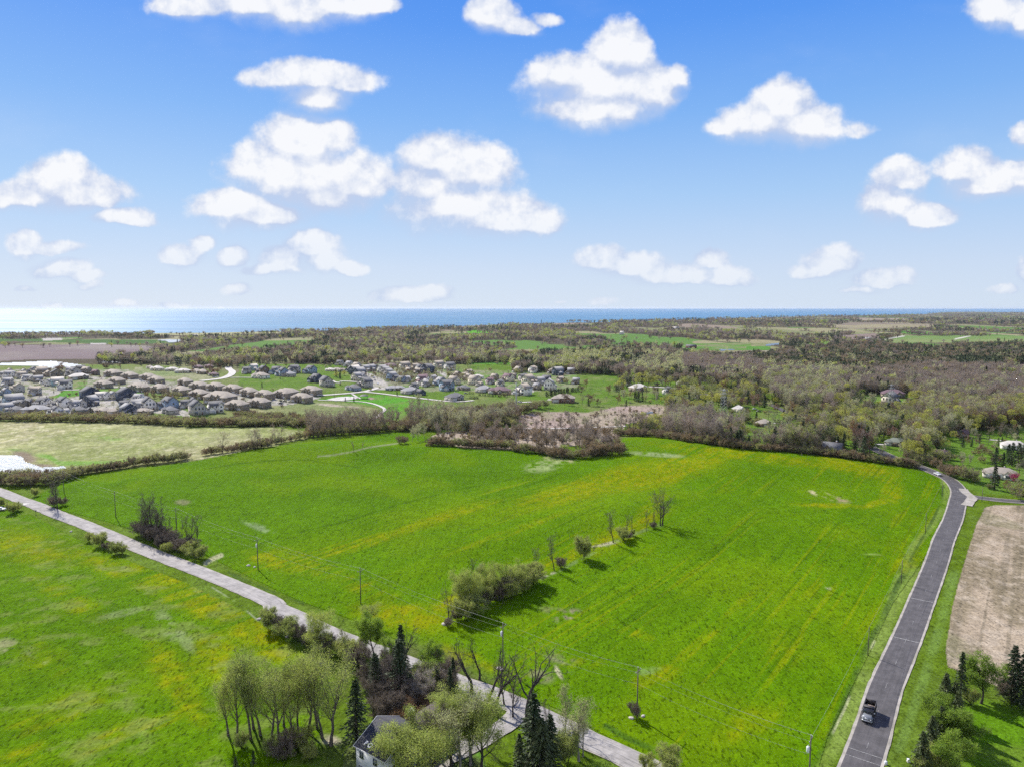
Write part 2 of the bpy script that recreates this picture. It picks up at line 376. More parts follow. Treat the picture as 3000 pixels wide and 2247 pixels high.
MARSH = C(.33, .27, .20); PINK = C(.34, .26, .22); LAWN = C(.095, .172, .018); CONC = C(.38, .355, .31); PLOW = C(.19, .15, .145)
def lay(mask, col): 
    global LC
    LC = LC * (1 - mask[..., None]) + np.asarray(col) * mask[..., None]
def sst(x, a, b): k = np.clip((x - a) / (b - a), 0, 1); return k * k * (3 - 2 * k)
WX = 8 * (fbm(GX / 14, GY / 30, 3, 3) - .5); 
LC[:] = GRASS
B1 = fbm(GX / 40, GY / 40, 1); B2 = fbm(GX / 11, GY / 14, 2); B3 = fbm(GX / 200, GY / 260, 4)
e1 = GX * math.sin(DIRA) + GY * math.cos(DIRA); e2 = GX * math.cos(DIRA) - GY * math.sin(DIRA)
B4 = fbm(e2 / 5, e1 / 60, 7); B5 = fbm(e2 / 1.1, e1 / 60, 8, 2); B6 = fbm(GX / 2.6, GY / 3.4, 15, 3); B7 = fbm(e2 / .9, e1 / 40, 28, 2)
lay(np.full(GX.shape, .5) * sst(B2, .35, .7), VERGE); lay(sst(B6, .5, .68) * .4, GRASS * .5)
midz = sst(GY, 560, 700)
lay(midz, LAWN); lay(midz * sst(B1, .42, .62) * .75, C(.15, .14, .06))
far = sst(GY, 1000, 1150); lay(far, FOREST); lay(far * sst(B3, .5, .65) * .8, C(.12, .11, .06))
def openings(x, y): return fbm(x / 210 + 5, y / 520, 41, 3)
OP = openings(GX, GY); opm = far * sst(OP, .60, .62); ok_ = vn(GX / 330, GY / 600, 43)[..., None]
LC = LC * (1 - opm[..., None]) + opm[..., None] * np.where(ok_ < .35, C(.10, .19, .04), np.where(ok_ < .6, C(.26, .24, .13), np.where(ok_ < .8, C(.19, .2, .09), C(.24, .19, .14))))
def pp(c, pts): return S(c, pts)
def region(c, pts, col, col2=None, k=.8, nz=B1, lo=.4, hi=.62):
    m = pip(PX + WX * .6, PY + WX * .15, pp(c, pts)).astype(float)
    lay(m, col)
    if col2 is not None: lay(m * sst(nz, lo, hi) * k, col2)
    return m
def blob(c, x, y, rx, ry, rot, col, st=1, nz=None, lo=.3, hi=.6, soft=.5):
    (sx, sy), = pp(c, [(x, y)]); k = CR[c][2]; rx /= k; ry /= k; a = math.radians(rot)
    dx = PX - sx; dy = PY - sy; q = np.hypot((dx * math.cos(a) + dy * math.sin(a)) / rx, (-dx * math.sin(a) + dy * math.cos(a)) / ry)
    m = 1 - sst(q, 1 - soft, 1 + soft * .6)
    if nz is not None: m = m * sst(nz, lo, hi)
    lay(m * st, col); return m
def line(c, pts, wd, col, st=1, nz=None, lo=.3, hi=.6):
    q = pp(c, pts); wd = wd / CR[c][2]; best = np.full(PX.shape, 1e9)
    for (x0, y0), (x1, y1) in zip(q[:-1], q[1:]):
        pad = wd * 3; m = (PX > min(x0, x1) - pad) & (PX < max(x0, x1) + pad) & (PY > min(y0, y1) - pad) & (PY < max(y0, y1) + pad)
        if not m.any(): continue
        px, py = PX[m] + WX[m] * .25, PY[m]; L2 = (x1 - x0) ** 2 + (y1 - y0) ** 2
        t = np.clip(((px - x0) * (x1 - x0) + (py - y0) * (y1 - y0)) / L2, 0, 1)
        best[m] = np.minimum(best[m], np.hypot(px - x0 - t * (x1 - x0), py - y0 - t * (y1 - y0)))
    m = 1 - sst(best, wd * .35, wd)
    if nz is not None: m = m * sst(nz, lo, hi)
    lay(m * st, col)
# --- far land between the woods and the lake
region('a', [(-300, 545), (0, 575), (300, 560), (760, 560), (860, 535), (1240, 520), (1270, 465), (1180, 450), (700, 440), (200, 445), (-300, 440)], PLOW, C(.27, .24, .20), .6, B3)
region('a', [(-300, 425), (200, 415), (900, 440), (1400, 430), (1480, 405), (600, 400), (-300, 395)], C(.06, .12, .03))
region('a', [(1100, 352), (2209, 338), (2209, 350), (1600, 366), (1100, 366)], C(.30, .29, .15))
region('b', [(0, 345), (350, 335), (350, 352), (0, 356)], C(.30, .29, .15))
region('b', [(640, 372), (960, 350), (1160, 366), (1150, 384), (700, 386)], C(.27, .27, .15), C(.14, .2, .07))
region('b', [(840, 395), (960, 388), (960, 404), (840, 406)], C(.14, .22, .04))
region('b', [(1840, 338), (1900, 326), (2050, 330), (2070, 342), (1990, 354), (1860, 352)], C(.10, .30, .02))
region('c', [(-60, 345), (0, 328), (120, 333), (130, 342), (60, 354)], C(.10, .30, .02))
region('b', [(900, 566), (1150, 545), (1650, 556), (2209, 575), (2209, 585), (1500, 590), (900, 580)], C(.27, .27, .14))
region('b', [(1820, 590), (2209, 578), (2209, 620), (1900, 612)], C(.10, .26, .03))
region('c', [(-30, 590), (100, 580), (340, 600), (330, 618), (160, 620), (-30, 612)], C(.10, .26, .03))
region('c', [(300, 565), (470, 545), (470, 605), (360, 602)], C(.16, .12, .08))
region('c', [(1060, 610), (1130, 588), (1300, 592), (1345, 612), (1250, 628)], C(.28, .23, .15))
region('c', [(1640, 450), (1700, 436), (2209, 425), (2209, 488), (1800, 492), (1650, 470)], C(.09, .20, .03), C(.2, .2, .1))
region('c', [(1850, 520), (2209, 488), (2209, 545), (1880, 540)], C(.30, .28, .2), C(.2, .2, .1))
region('d', [(-40, 455), (160, 458), (160, 486), (-40, 488)], C(.08, .2, .03))
region('d', [(-40, 490), (330, 492), (320, 525), (-40, 545)], C(.33, .31, .22), C(.2, .2, .1))
region('d', [(400, 420), (640, 415), (640, 442), (400, 446)], C(.12, .2, .04))
region('d', [(610, 300), (800, 262), (1200, 262), (1500, 278), (1450, 300), (900, 318)], C(.27, .24, .14), C(.19, .15, .12), .8, B3)
region('d', [(840, 232), (1200, 228), (1300, 240), (900, 246)], C(.27, .22, .16))
region('d', [(1200, 336), (1290, 326), (1530, 346), (1530, 362), (1240, 356)], C(.10, .22, .04))
region('d', [(1040, 406), (1240, 372), (1760, 366), (2300, 376), (2300, 418), (1700, 425), (1160, 428)], C(.14, .22, .06), C(.22, .24, .1), .6, B3)
region('d', [(1900, 344), (2300, 336), (2300, 348), (1900, 352)], C(.12, .2, .06))
region('d', [(640, 372), (1000, 350), (1100, 378), (900, 400), (680, 396)], C(.22, .17, .14))
region('d', [(2060, 650), (2120, 600), (2300, 585), (2300, 700), (2120, 690)], C(.27, .20, .15))
line('d', [(1050, 404), (1240, 373)], 7, C(.5, .48, .4)); line('d', [(1650, 398), (1770, 373)], 7, C(.5, .48, .4))
# --- the settled middle ground
region('a', [(-300, 600), (1200, 600), (2209, 690), (2209, 1120), (-300, 1120)], C(.16, .19, .06), LAWN, .7, B1, .45, .6)
region('b', [(0, 600), (2209, 600), (2209, 940), (1600, 1080), (1000, 1080), (0, 1080)], LAWN, C(.16, .19, .06), .7, B1, .52, .66)
region('c', [(-40, 640), (900, 660), (1650, 750), (1600, 900), (1100, 960), (900, 1000), (-40, 990)], LAWN, C(.16, .19, .06), .7, B1, .5, .62)
region('a', [(1060, 640), (1250, 660), (1700, 720), (1600, 760), (1480, 745), (1330, 750), (1300, 700), (1100, 660)], C(.25, .25, .12), C(.12, .2, .05))
region('a', [(470, 720), (700, 740), (680, 790), (560, 790)], C(.15, .19, .05), C(.24, .2, .12))
region('a', [(400, 890), (520, 810), (700, 815), (1000, 790), (1400, 850), (1050, 850), (740, 830)], C(.085, .26, .02), C(.2, .2, .09), .6)
region('b', [(60, 960), (300, 920), (640, 905), (900, 915), (1120, 960), (1080, 1040), (900, 1060), (0, 1000)], TAN, C(.16, .21, .07), .8, B1)
for x, y, rx, ry in ((740, 930, 120, 10), (930, 945, 60, 8)): blob('b', x, y, rx, ry, 5, C(.42, .35, .28))
region('b', [(1130, 870), (1700, 905), (1600, 960), (1400, 1000), (1200, 1070), (1080, 1060), (1160, 960)], C(.10, .26, .02), C(.13, .22, .04), .6)
region('b', [(880, 850), (1180, 850), (1400, 885), (1160, 950), (900, 905), (640, 885)], C(.085, .26, .02))
# --- marsh with dead reeds
region('1', [(-200, 180), (700, 150), (1900, 170), (2212, 250), (2212, 480), (1900, 440), (1200, 440), (860, 300), (640, 330), (900, 480), (500, 600), (-200, 640)], C(.30, .28, .22), C(.13, .20, .05), .7, B2, .5, .62)
region('1', [(-200, 640), (560, 600), (1150, 560), (2212, 600), (2212, 900), (-200, 900)], C(.34, .32, .27), C(.15, .20, .06), .6, B2, .55, .66)
region('2', [(-20, 400), (330, 420), (700, 470), (1500, 520), (2212, 640), (2212, 780), (1900, 800), (1300, 860), (1200, 780), (900, 640), (-20, 600)], C(.32, .30, .25), C(.16, .20, .07), .7, B2, .5, .62)
region('1', [(820, 300), (1300, 300), (1260, 450), (1030, 460), (900, 330)], C(.20, .20, .10), C(.1, .24, .03), .8, B2)
region('2', [(-20, 230), (900, 310), (1200, 400), (900, 450), (350, 390), (-20, 330)], C(.27, .27, .15), C(.14, .21, .06), .7, B1)
region('3', [(980, 180), (2212, 180), (2212, 500), (1700, 520), (1300, 460), (1000, 300)], C(.26, .25, .18), C(.12, .20, .04), .8, B2, .45, .6)
region('4', [(0, 240), (1500, 280), (2150, 300), (2200, 500), (1600, 560), (0, 560)], C(.22, .23, .13), C(.11, .22, .03), .8, B2, .42, .6)
# pavements, drives and paved courts of the subdivision
for c, pts in (('1', [(0, 290), (330, 320), (560, 450), (830, 470), (900, 500), (860, 530), (560, 600), (520, 590), (740, 520), (560, 480), (380, 360), (0, 330)]),
               ('1', [(1350, 280), (1550, 285), (1540, 310), (1340, 310)]), ('1', [(1760, 290), (2210, 310), (2210, 360), (1790, 350)]),
               ('1', [(1000, 600), (1150, 560), (1130, 600), (1000, 625)]), ('1', [(1290, 640), (1720, 610), (1760, 700), (1980, 760), (1960, 820), (1700, 760), (1300, 720)]),
               ('2', [(0, 370), (330, 400), (330, 470), (180, 480), (0, 440)]), ('2', [(620, 650), (800, 630), (830, 660), (640, 672)]), ('2', [(1440, 620), (1640, 640), (2210, 700), (2210, 790), (1960, 730), (1440, 700)]),
               ('2', [(230, 830), (600, 830), (760, 880), (780, 960), (640, 940), (230, 900)]), ('2', [(1220, 780), (1290, 770), (1300, 840), (1240, 840)]),
               ('3', [(0, 700), (440, 650), (620, 680), (200, 770), (0, 790)]), ('3', [(1180, 310), (1330, 320), (1530, 420), (1600, 490), (1590, 560), (1400, 560), (1330, 520), (1290, 440), (1330, 400), (1240, 340)]),
               ('4', [(160, 260), (330, 310), (330, 370), (200, 300)]), ('4', [(1220, 560), (1320, 570), (1310, 600), (1210, 595)]), ('4', [(1380, 510), (1560, 545), (1550, 575), (1500, 560)]),
               ('c', [(545, 885), (640, 860), (700, 855), (640, 895)]), ('a', [(730, 430), (860, 430), (860, 440), (730, 440)]), ('a', [(340, 390), (500, 388), (510, 405), (350, 412)])):
    region(c, pts, CONC, C(.42, .39, .34), .6, B2)
blob('3', 1345, 690, 55, 16, 0, C(.35, .22, .22)); 
for x, y, rx, ry in ((1450, 690, 170, 16), (1100, 560, 60, 10)): pass
region('c', [(-60, 1130), (0, 1140), (400, 1100), (330, 1060), (340, 1010), (450, 990), (900, 985), (1130, 940), (1450, 920), (1600, 960), (1560, 1040), (1200, 1080), (1150, 1180), (1000, 1230), (500, 1290), (-60, 1270)], MARSH, PINK, .9, B1, .42, .6)
blob('c', 700, 1180, 500, 60, 0, C(.15, .13, .08), .8, B1, .45, .6)
region('b', [(1500, 1270), (1560, 1180), (1700, 1140), (2260, 1115), (2260, 1290), (1800, 1275)], MARSH, C(.2, .17, .1), .8, B1)
# --- right-hand wooded houses: lawns among trees
region('d', [(-60, 900), (150, 930), (500, 1050), (800, 1120), (1000, 1250), (1500, 1180), (1600, 1120), (2300, 1100), (2300, 1660), (1900, 1650), (1750, 1600), (1450, 1400), (900, 1300), (300, 1180), (-60, 1180)], LAWN, C(.13, .2, .04), .6, B1, .5, .62)
region('d', [(500, 1080), (600, 1070), (800, 1130), (760, 1160), (640, 1120)], C(.42, .34, .28), C(.33, .19, .15), .8, B2)
region('d', [(330, 850), (1100, 850), (1100, 900), (760, 915)], C(.10, .24, .03))
mz_ = sst(GY, 540, 640) * (1 - sst(GY, 1000, 1200)) * (PY < 1500); lay(mz_ * sst(B6, .5, .68) * .38, C(.06, .085, .025)); lay(mz_ * sst(fbm(GX / 16, GY / 24, 71), .54, .66) * .4, C(.19, .20, .075))
# --- dry field beyond the hedge
m_tan = region('a', [(-400, 1055), (0, 1062), (1000, 1075), (1560, 1112), (2209, 1112), (2260, 1260), (2150, 1290), (1530, 1385), (1040, 1436), (520, 1520), (200, 1560), (-400, 1590)], TAN, TAN2, .75, B1, .38, .58)
m_tan2 = region('b', [(-20, 1112), (240, 1105), (560, 1140), (560, 1200), (-20, 1300)], TAN, TAN2, .75, B1, .38, .58)
mt_ = np.clip(m_tan + m_tan2, 0, 1); lay(mt_ * sst(B6, .5, .66) * .45, C(.13, .15, .05)); lay(mt_ * sst(fbm(GX / 3, GY / 5, 61, 3), .56, .7) * .5, C(.48, .44, .30)); lay(mt_ * sst(B3, .5, .64) * .4, C(.17, .22, .05))
LC = np.where((m_tan > 0)[..., None] * (B2 > .56)[..., None], LC * 1.25, LC)
blob('a', 900, 1200, 120, 20, 0, C(.12, .25, .03), .6, B2); line('a', [(60, 1270), (400, 1350), (480, 1400), (900, 1400), (1500, 1340)], 26, C(.12, .26, .03), .8, B1, .3, .5)
blob('a', 200, 1350, 110, 50, 20, C(.20, .15, .11), .9); blob('a', 330, 1420, 110, 14, 0, C(.2, .15, .11), .9)
# --- the green fields
main_poly = [(60, 1085), (148, 1028), (400, 1000), (560, 968), (700, 950), (862, 934), (905, 938), (1000, 968), (1150, 975), (1262, 990), (1345, 985), (1345, 945), (1400, 943), (1560, 955), (1700, 975), (1900, 1000),
             (1996, 1018), (2034, 1036), (2056, 1078), (2040, 1140), (1990, 1215), (1930, 1300), (1885, 1400), (1838, 1490), (1788, 1590), (1755, 1700), (1500, 1700), (1300, 1585), (1200, 1530), (1010, 1462), (900, 1405), (790, 1350), (640, 1296), (450, 1203), (240, 1130)]
m_main = region('P', main_poly, FIELD)
left_poly = [(-300, 1000), (-200, 1020), (60, 1108), (200, 1180), (400, 1258), (520, 1315), (620, 1385), (690, 1440), (700, 1700), (-300, 1700)]
m_left = region('P', left_poly, FIELD * .95)
farstrip = pip(PX, PY, pp('P', [(560, 968), (700, 950), (862, 934), (905, 938), (1000, 966), (700, 985)]))
mf = np.clip(m_main + m_left, 0, 1)
lay(mf * sst(B3, .42, .6) * .35, FIELD * C(.72, .8, .8)); lay(mf * sst(B2, .3, .75) * .38, FIELD * C(.66, .72, .8)); lay(mf * sst(B1, .5, .75) * .45, FIELD * C(1.6, 1.18, 1.4))
pure = pip(PX, PY, pp('P', [(60, 1085), (148, 1028), (560, 960), (905, 930), (1262, 990), (1190, 1015), (980, 1060), (740, 1128), (600, 1165), (450, 1212), (240, 1130)])).astype(float)
YM = np.zeros(PX.shape)
def yb(x, y, rx, ry, rot, st):
    global YM
    (sx, sy), = pp('P', [(x, y)]); k = CR['P'][2]; a = math.radians(rot); dx = PX - sx; dy = PY - sy
    q = np.hypot((dx * math.cos(a) + dy * math.sin(a)) / (rx / k), (-dx * math.sin(a) + dy * math.cos(a)) / (ry / k)); YM = np.maximum(YM, st * (1 - sst(q, .25, 1.25)))
for a in ((1380, 1030, 150, 32, -8, .95), (1480, 1000, 110, 28, -10, .9), (1250, 1060, 160, 26, -14, .8), (1620, 985, 220, 14, 7, .9), (1850, 1010, 110, 18, 12, .95), (1925, 1050, 30, 40, 0, .8), (1900, 1085, 60, 8, -15, .9), (1800, 1092, 90, 6, 2, .9),
          (1400, 1110, 60, 22, -50, .9), (1330, 1160, 130, 20, -28, .95), (1180, 1230, 140, 18, -28, .8), (1010, 1290, 110, 26, -20, .8), (870, 1330, 120, 34, 10, .85), (720, 1240, 160, 24, 22, .7), (600, 1215, 80, 20, 15, .8), (760, 1180, 150, 14, -16, .75), (950, 1120, 170, 12, -18, .7), (1100, 1150, 150, 10, -20, .6),
          (1500, 1400, 70, 14, -35, .7), (1420, 1460, 60, 20, -20, .8), (1350, 1360, 70, 14, 20, .6), (1700, 1420, 40, 30, 0, .5), (1600, 1300, 60, 10, -40, .4), (1960, 1220, 40, 26, -30, .55), (1620, 1560, 100, 34, -30, .5), (1250, 1430, 60, 16, 0, .6), (1000, 1420, 90, 20, 20, .6), (1800, 1560, 30, 60, 20, .4),
          (420, 1290, 190, 42, 24, 1), (560, 1370, 120, 44, 30, .95), (250, 1230, 120, 22, 20, .6), (160, 1300, 120, 26, 30, .45), (60, 1180, 120, 40, 10, .5), (380, 1470, 120, 40, 55, .7), (120, 1540, 140, 30, -20, .6), (230, 1600, 120, 26, -25, .6), (90, 1420, 70, 50, 20, .35), (460, 1420, 60, 60, 0, .8), (30, 1640, 90, 26, -20, .6), (340, 1560, 80, 20, -20, .5)):
    yb(*a)
yel = mf * np.clip(YM * (1 - pure * .75) * (.45 + 1.1 * B4) , 0, 1) * sst(B5 * .5 + B4 * .3 + B1 * .5, .38, .75)
base_y = mf * (1 - pure) * (.30 * sst(B4, .45, .72) + .10)
lay(np.clip(base_y * sst(PY, 1240, 1500), 0, 1), YEL * C(.62, .9, 1)); lay(np.clip(yel * 1.2, 0, .88) * (.6 + .4 * sst(B6, .4, .6)), YEL); lay(yel * sst(B6, .5, .66) * .45, C(.225, .215, .002))
gate_ = sst(fbm(e2 / 14, e1 / 60, 21, 3), .44, .60)
stk = (m_main > 0) * (1 - pure) * sst(B5, .60, .74) * gate_
lay(stk * .42, YEL); lay((m_main > 0) * (1 - pure * .6) * sst(B7, .64, .76) * (.25 + .75 * gate_) * .45, FIELD * C(.45, .5, 1))
lay((m_left > 0) * sst(fbm(GX / 6, GY / 5, 33, 4), .5, .72) * .35, FIELD * C(.55, .62, 1)); lay((m_left > 0) * sst(fbm(GX / 7 + 3, GY / 5, 34, 4), .56, .75) * .4, C(.19, .22, .06))
# dark old wheel tracks and the field line
for c, pts, wd in (('L', [(1660, 850), (1720, 760), (2060, 690), (2209, 640)], 10), ('P', [(600, 1160), (740, 1128), (860, 1090), (980, 1060), (1100, 1036), (1160, 1020)], 3.2), ('L', [(1480, 330), (1560, 240), (1660, 150), (1700, 60), (1900, 25), (2209, 0)], 9),
                   ('b', [(0, 1400), (200, 1380), (560, 1370), (700, 1400), (1000, 1440)], 9), ('L', [(1440, 350), (1700, 370), (1950, 375), (1990, 420), (1960, 450)], 8), ('T', [(120, 1490), (200, 1420), (300, 1375)], 12), ('Q', [(440, 1105), (505, 1055)], 6), ('T', [(150, 1510), (230, 1440), (320, 1385)], 8), ('J', [(1950, 830), (2040, 755)], 8)):
    line(c, pts, wd * .8, FIELD * C(.45, .5, 1), .5, B2, .2, .6)
# tan and bare places in the crop
for c, x, y, rx, ry, rot, col, st in (('c', 660, 1365, 130, 26, 6, TAN, .9), ('c', 530, 1420, 150, 46, -8, C(.26, .32, .12), .85), ('c', 1450, 1330, 220, 16, 4, C(.24, .29, .13), .8), ('Q', 560, 820, 80, 22, 14, C(.48, .40, .24), .95), ('Q', 700, 865, 90, 20, 12, C(.30, .24, .13), .9),
                                   ('T', 1270, 1250, 100, 42, -15, C(.25, .19, .14), .8), ('T', 1180, 1215, 120, 30, 10, C(.17, .18, .07), .6), ('J', 1080, 580, 130, 40, 10, C(.2, .2, .1), .6), ('J', 1060, 700, 70, 20, 60, C(.42, .38, .24), .8), ('J', 900, 740, 110, 60, 10, C(.24, .22, .12), .6), ('L', 2100, 540, 130, 24, 20, C(.2, .26, .12), .7), ('L', 1480, 335, 60, 22, 0, C(.2, .19, .1), .7),
                                   ('L', 60, 1500, 90, 60, 0, C(.27, .26, .13), .7), ('L', 1350, 1330, 60, 130, -30, C(.2, .24, .1), .6), ('L', 1500, 1450, 50, 110, -30, C(.2, .24, .1), .55), ('L', 1000, 1230, 200, 26, -12, C(.2, .24, .1), .5), ('L', 930, 870, 150, 26, 5, C(.18, .23, .08), .5), ('L', 300, 1570, 120, 40, 30, C(.2, .24, .1), .5), ('R', 620, 215, 30, 16, 0, C(.3, .3, .15), .7), ('Q', 1000, 1309, 90, 7, 2, C(.2, .28, .06), .7), ('J', 1900, 690, 110, 30, -8, C(.17, .27, .06), .7)):
    blob(c, x, y, rx * 1.15, ry * 1.15, rot, col, st, B6 * .6 + B2 * .4, .40, .56)
line('T', [(1060, 950), (1200, 890), (1380, 800), (1480, 745), (1640, 660), (1740, 625), (1900, 560), (2040, 520)], 20, C(.13, .19, .06), .7, B6, .35, .6)
line('T', [(1480, 700), (1600, 670), (1700, 650)], 16, C(.34, .32, .2), .9, B6, .35, .55); line('T', [(1060, 945), (1180, 900)], 12, C(.3, .3, .18), .8, B6, .35, .55)
line('L', [(1660, 830), (1700, 800), (1790, 765)], 26, C(.36, .36, .2), .9)
line('b', [(640, 1345), (760, 1335), (900, 1310), (1060, 1270), (1280, 1240)], 9, C(.19, .22, .1), .9)
# verges: pale strip, ditch and stony spots beside both roads
line('R', [(560, 1700), (780, 1300), (980, 760), (1130, 400), (1300, 60)], 90, C(.17, .235, .045), .75, B2, .15, .5)
line('Q', [(1130, 1660), (1300, 1260), (1420, 1130), (1540, 960), (1590, 800), (1560, 700)], 46, C(.17, .235, .045), .7, B2, .15, .5)
line('R', [(440, 1750), (600, 1480), (780, 1080), (900, 760), (1080, 420), (1200, 160), (1300, 0)], 36, C(.045, .085, .015), .7, B2, .2, .5)
line('Q', [(1150, 1600), (1290, 1350), (1400, 1150), (1480, 1010), (1540, 880), (1555, 760)], 18, C(.045, .085, .015), .7, B2, .2, .5)
line('R', [(600, 1500), (760, 1180), (860, 930), (1000, 640)], 16, C(.42, .42, .24), .55, B2, .5, .66)
line('R', [(1200, 1500), (1400, 950), (1500, 620), (1640, 100)], 60, C(.13, .21, .04), .6, B2, .2, .5)
line('L', [(1850, 900), (2000, 1000), (2209, 1150)], 14, C(.05, .09, .02), .6, B2, .3, .5)
line('h', [(240, 100), (500, 220), (800, 330)], 14, C(.05, .09, .02), .6, B2, .3, .5); line('h', [(60, 200), (300, 350), (430, 470)], 9, C(.3, .33, .2), .6, B2, .45, .6)
line('J', [(1500, 1200), (1700, 1310), (1990, 1440)], 40, C(.035, .085, .012), .7, B2, .2, .5)
# stubble field on the far side of the road
stub_poly = [(2128, 1096), (2150, 1090), (2400, 1094), (2400, 1480), (2150, 1480), (2080, 1452), (2048, 1440), (2043, 1400), (2058, 1310), (2084, 1210), (2110, 1130)]
m_stub = region('P', stub_poly, STUB, STUB2, .85, fbm(e2 / 9, e1 / 30, 12), .4, .62)
lay((m_stub > .5) * sst(fbm(e2 / 1.3, e1 / 80, 51, 2), .56, .7) * .5, C(.13, .11, .07)); lay((m_stub > .5) * sst(fbm(GX / 30, GY / 40, 52), .58, .7) * .5, C(.15, .15, .07)); lay((m_stub > .5) * sst(B6, .55, .7) * .4, C(.44, .37, .28))
# bright lawn round the yard at the lower right, darker ground under the grove at the lower left
region('R', [(1720, 1060), (2300, 1180), (2300, 1700), (1700, 1700), (1500, 1500)], C(.085, .185, .006), C(.11, .17, .02), .6, B2)
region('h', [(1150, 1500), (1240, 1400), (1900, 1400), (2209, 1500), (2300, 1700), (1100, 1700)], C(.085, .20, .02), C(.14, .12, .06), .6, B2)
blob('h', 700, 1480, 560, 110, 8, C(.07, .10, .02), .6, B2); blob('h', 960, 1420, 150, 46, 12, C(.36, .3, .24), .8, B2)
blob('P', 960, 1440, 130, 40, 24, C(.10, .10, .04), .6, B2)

VIDX = np.arange(NR * NC).reshape(NR, NC)
Q_all = np.stack([VIDX[:-1, :-1], VIDX[:-1, 1:], VIDX[1:, 1:], VIDX[1:, :-1]], -1)
LAND4 = np.concatenate([LC, np.ones((NR, NC, 1))], -1).reshape(-1, 4)
GV = np.stack([GX, GY, GZ], -1).reshape(-1, 3)
def sheet(name, mask, mat, lift=.04, z=None):
    """part of the land cut out along its own border, laid a little above the ground sheet"""
    q = Q_all[mask[:-1, :-1] & mask[1:, 1:]]
    if not len(q): return None
    u, inv = np.unique(q, return_inverse=True); V = GV[u].copy(); V[:, 2] += lift + V[:, 1] * .00025
    if z is not None: V[:, 2] = z
    return structure(name, mesh(name, V, None, inv.reshape(-1, 4), [mat], smooth=True, attrs={'land': LAND4[u]}))
M_ground = landmat('ground_cover', .6, .16, 1.3, .7, tuft=.45)
M_crop = landmat('young_crop', .46, .34, 1.35, .7, tuft=.55)
M_dry = landmat('dead_grass', .55, .25, .9, .5, tone2=((.46, .42, .28), .5), tuft=.35)
M_stub = landmat('stubble', .6, .45, 1.5, .5, slen=(1.1, .1), tone2=((.46, .38, .28), .5), tuft=.5)
# the ground itself; a coarse skirt carries it behind and beside the camera
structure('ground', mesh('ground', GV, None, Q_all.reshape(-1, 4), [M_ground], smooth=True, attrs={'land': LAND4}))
sk = [(-3000, -400, -.4), (3000, -400, -.4), (3000, 70, -.4), (-3000, 70, -.4)]
nb = mesh('ground_behind', sk, None, [(0, 1, 2, 3)], [M_ground], attrs={'land': np.array([[*GRASS, 1]] * 4)}); structure('ground', nb)
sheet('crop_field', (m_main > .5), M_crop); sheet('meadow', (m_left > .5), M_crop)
sheet('dry_field', (m_tan > .5) | (m_tan2 > .5), M_dry); sheet('stubble_field', m_stub > .5, M_stub)

# --- water
M_lake = watermat('lake_water', ((.012, .11, .22), (.035, .19, .32)), (.28, .40), .9, .02, 1.2)
M_pond = watermat('pond_water', ((.10, .13, .15), (.13, .16, .18)), (.30, .34), .6, .5)
xs = np.array([-60000, 60000.]); 
structure('lake', mesh('lake', [(-70000, 900, -8), (70000, 900, -8), (70000, 70000, -8), (-70000, 70000, -8)], None, [(0, 1, 2, 3)], [M_lake]))
def water(name, c, pts, lift=.12):
    m = pip(PX + WX * .8, PY + WX * .12, pp(c, pts)); sheet(name, m, M_pond, lift)
water('pond', 'a', [(-300, 1318), (0, 1330), (120, 1332), (185, 1345), (205, 1385), (260, 1402), (340, 1432), (520, 1420), (540, 1440), (430, 1455), (380, 1480), (200, 1500), (-300, 1520)])
water('reservoir', 'a', [(-300, 588), (0, 592), (420, 572), (620, 598), (690, 612), (560, 625), (400, 640), (300, 618), (0, 612), (-300, 612)])
water('pond', 'a', [(775, 576), (880, 570), (960, 584), (1000, 590), (900, 594), (790, 588)])
water('pond', 'a', [(1250, 408), (1360, 400), (1475, 402), (1460, 420), (1370, 430), (1330, 414)])
water('pond', 'b', [(890, 572), (1000, 568), (1010, 578), (900, 582)]); water('pond', 'c', [(1320, 988), (1420, 980), (1425, 1000), (1330, 1006)])
water('pond', 'c', [(530, 1168), (560, 1162), (600, 1172), (660, 1168), (672, 1192), (640, 1202), (600, 1186), (560, 1190)]); water('pond', 'c', [(1940, 480), (2060, 478), (2100, 490), (1960, 496)])
water('pond', 'd', [(110, 440), (230, 430), (240, 445), (120, 458)])
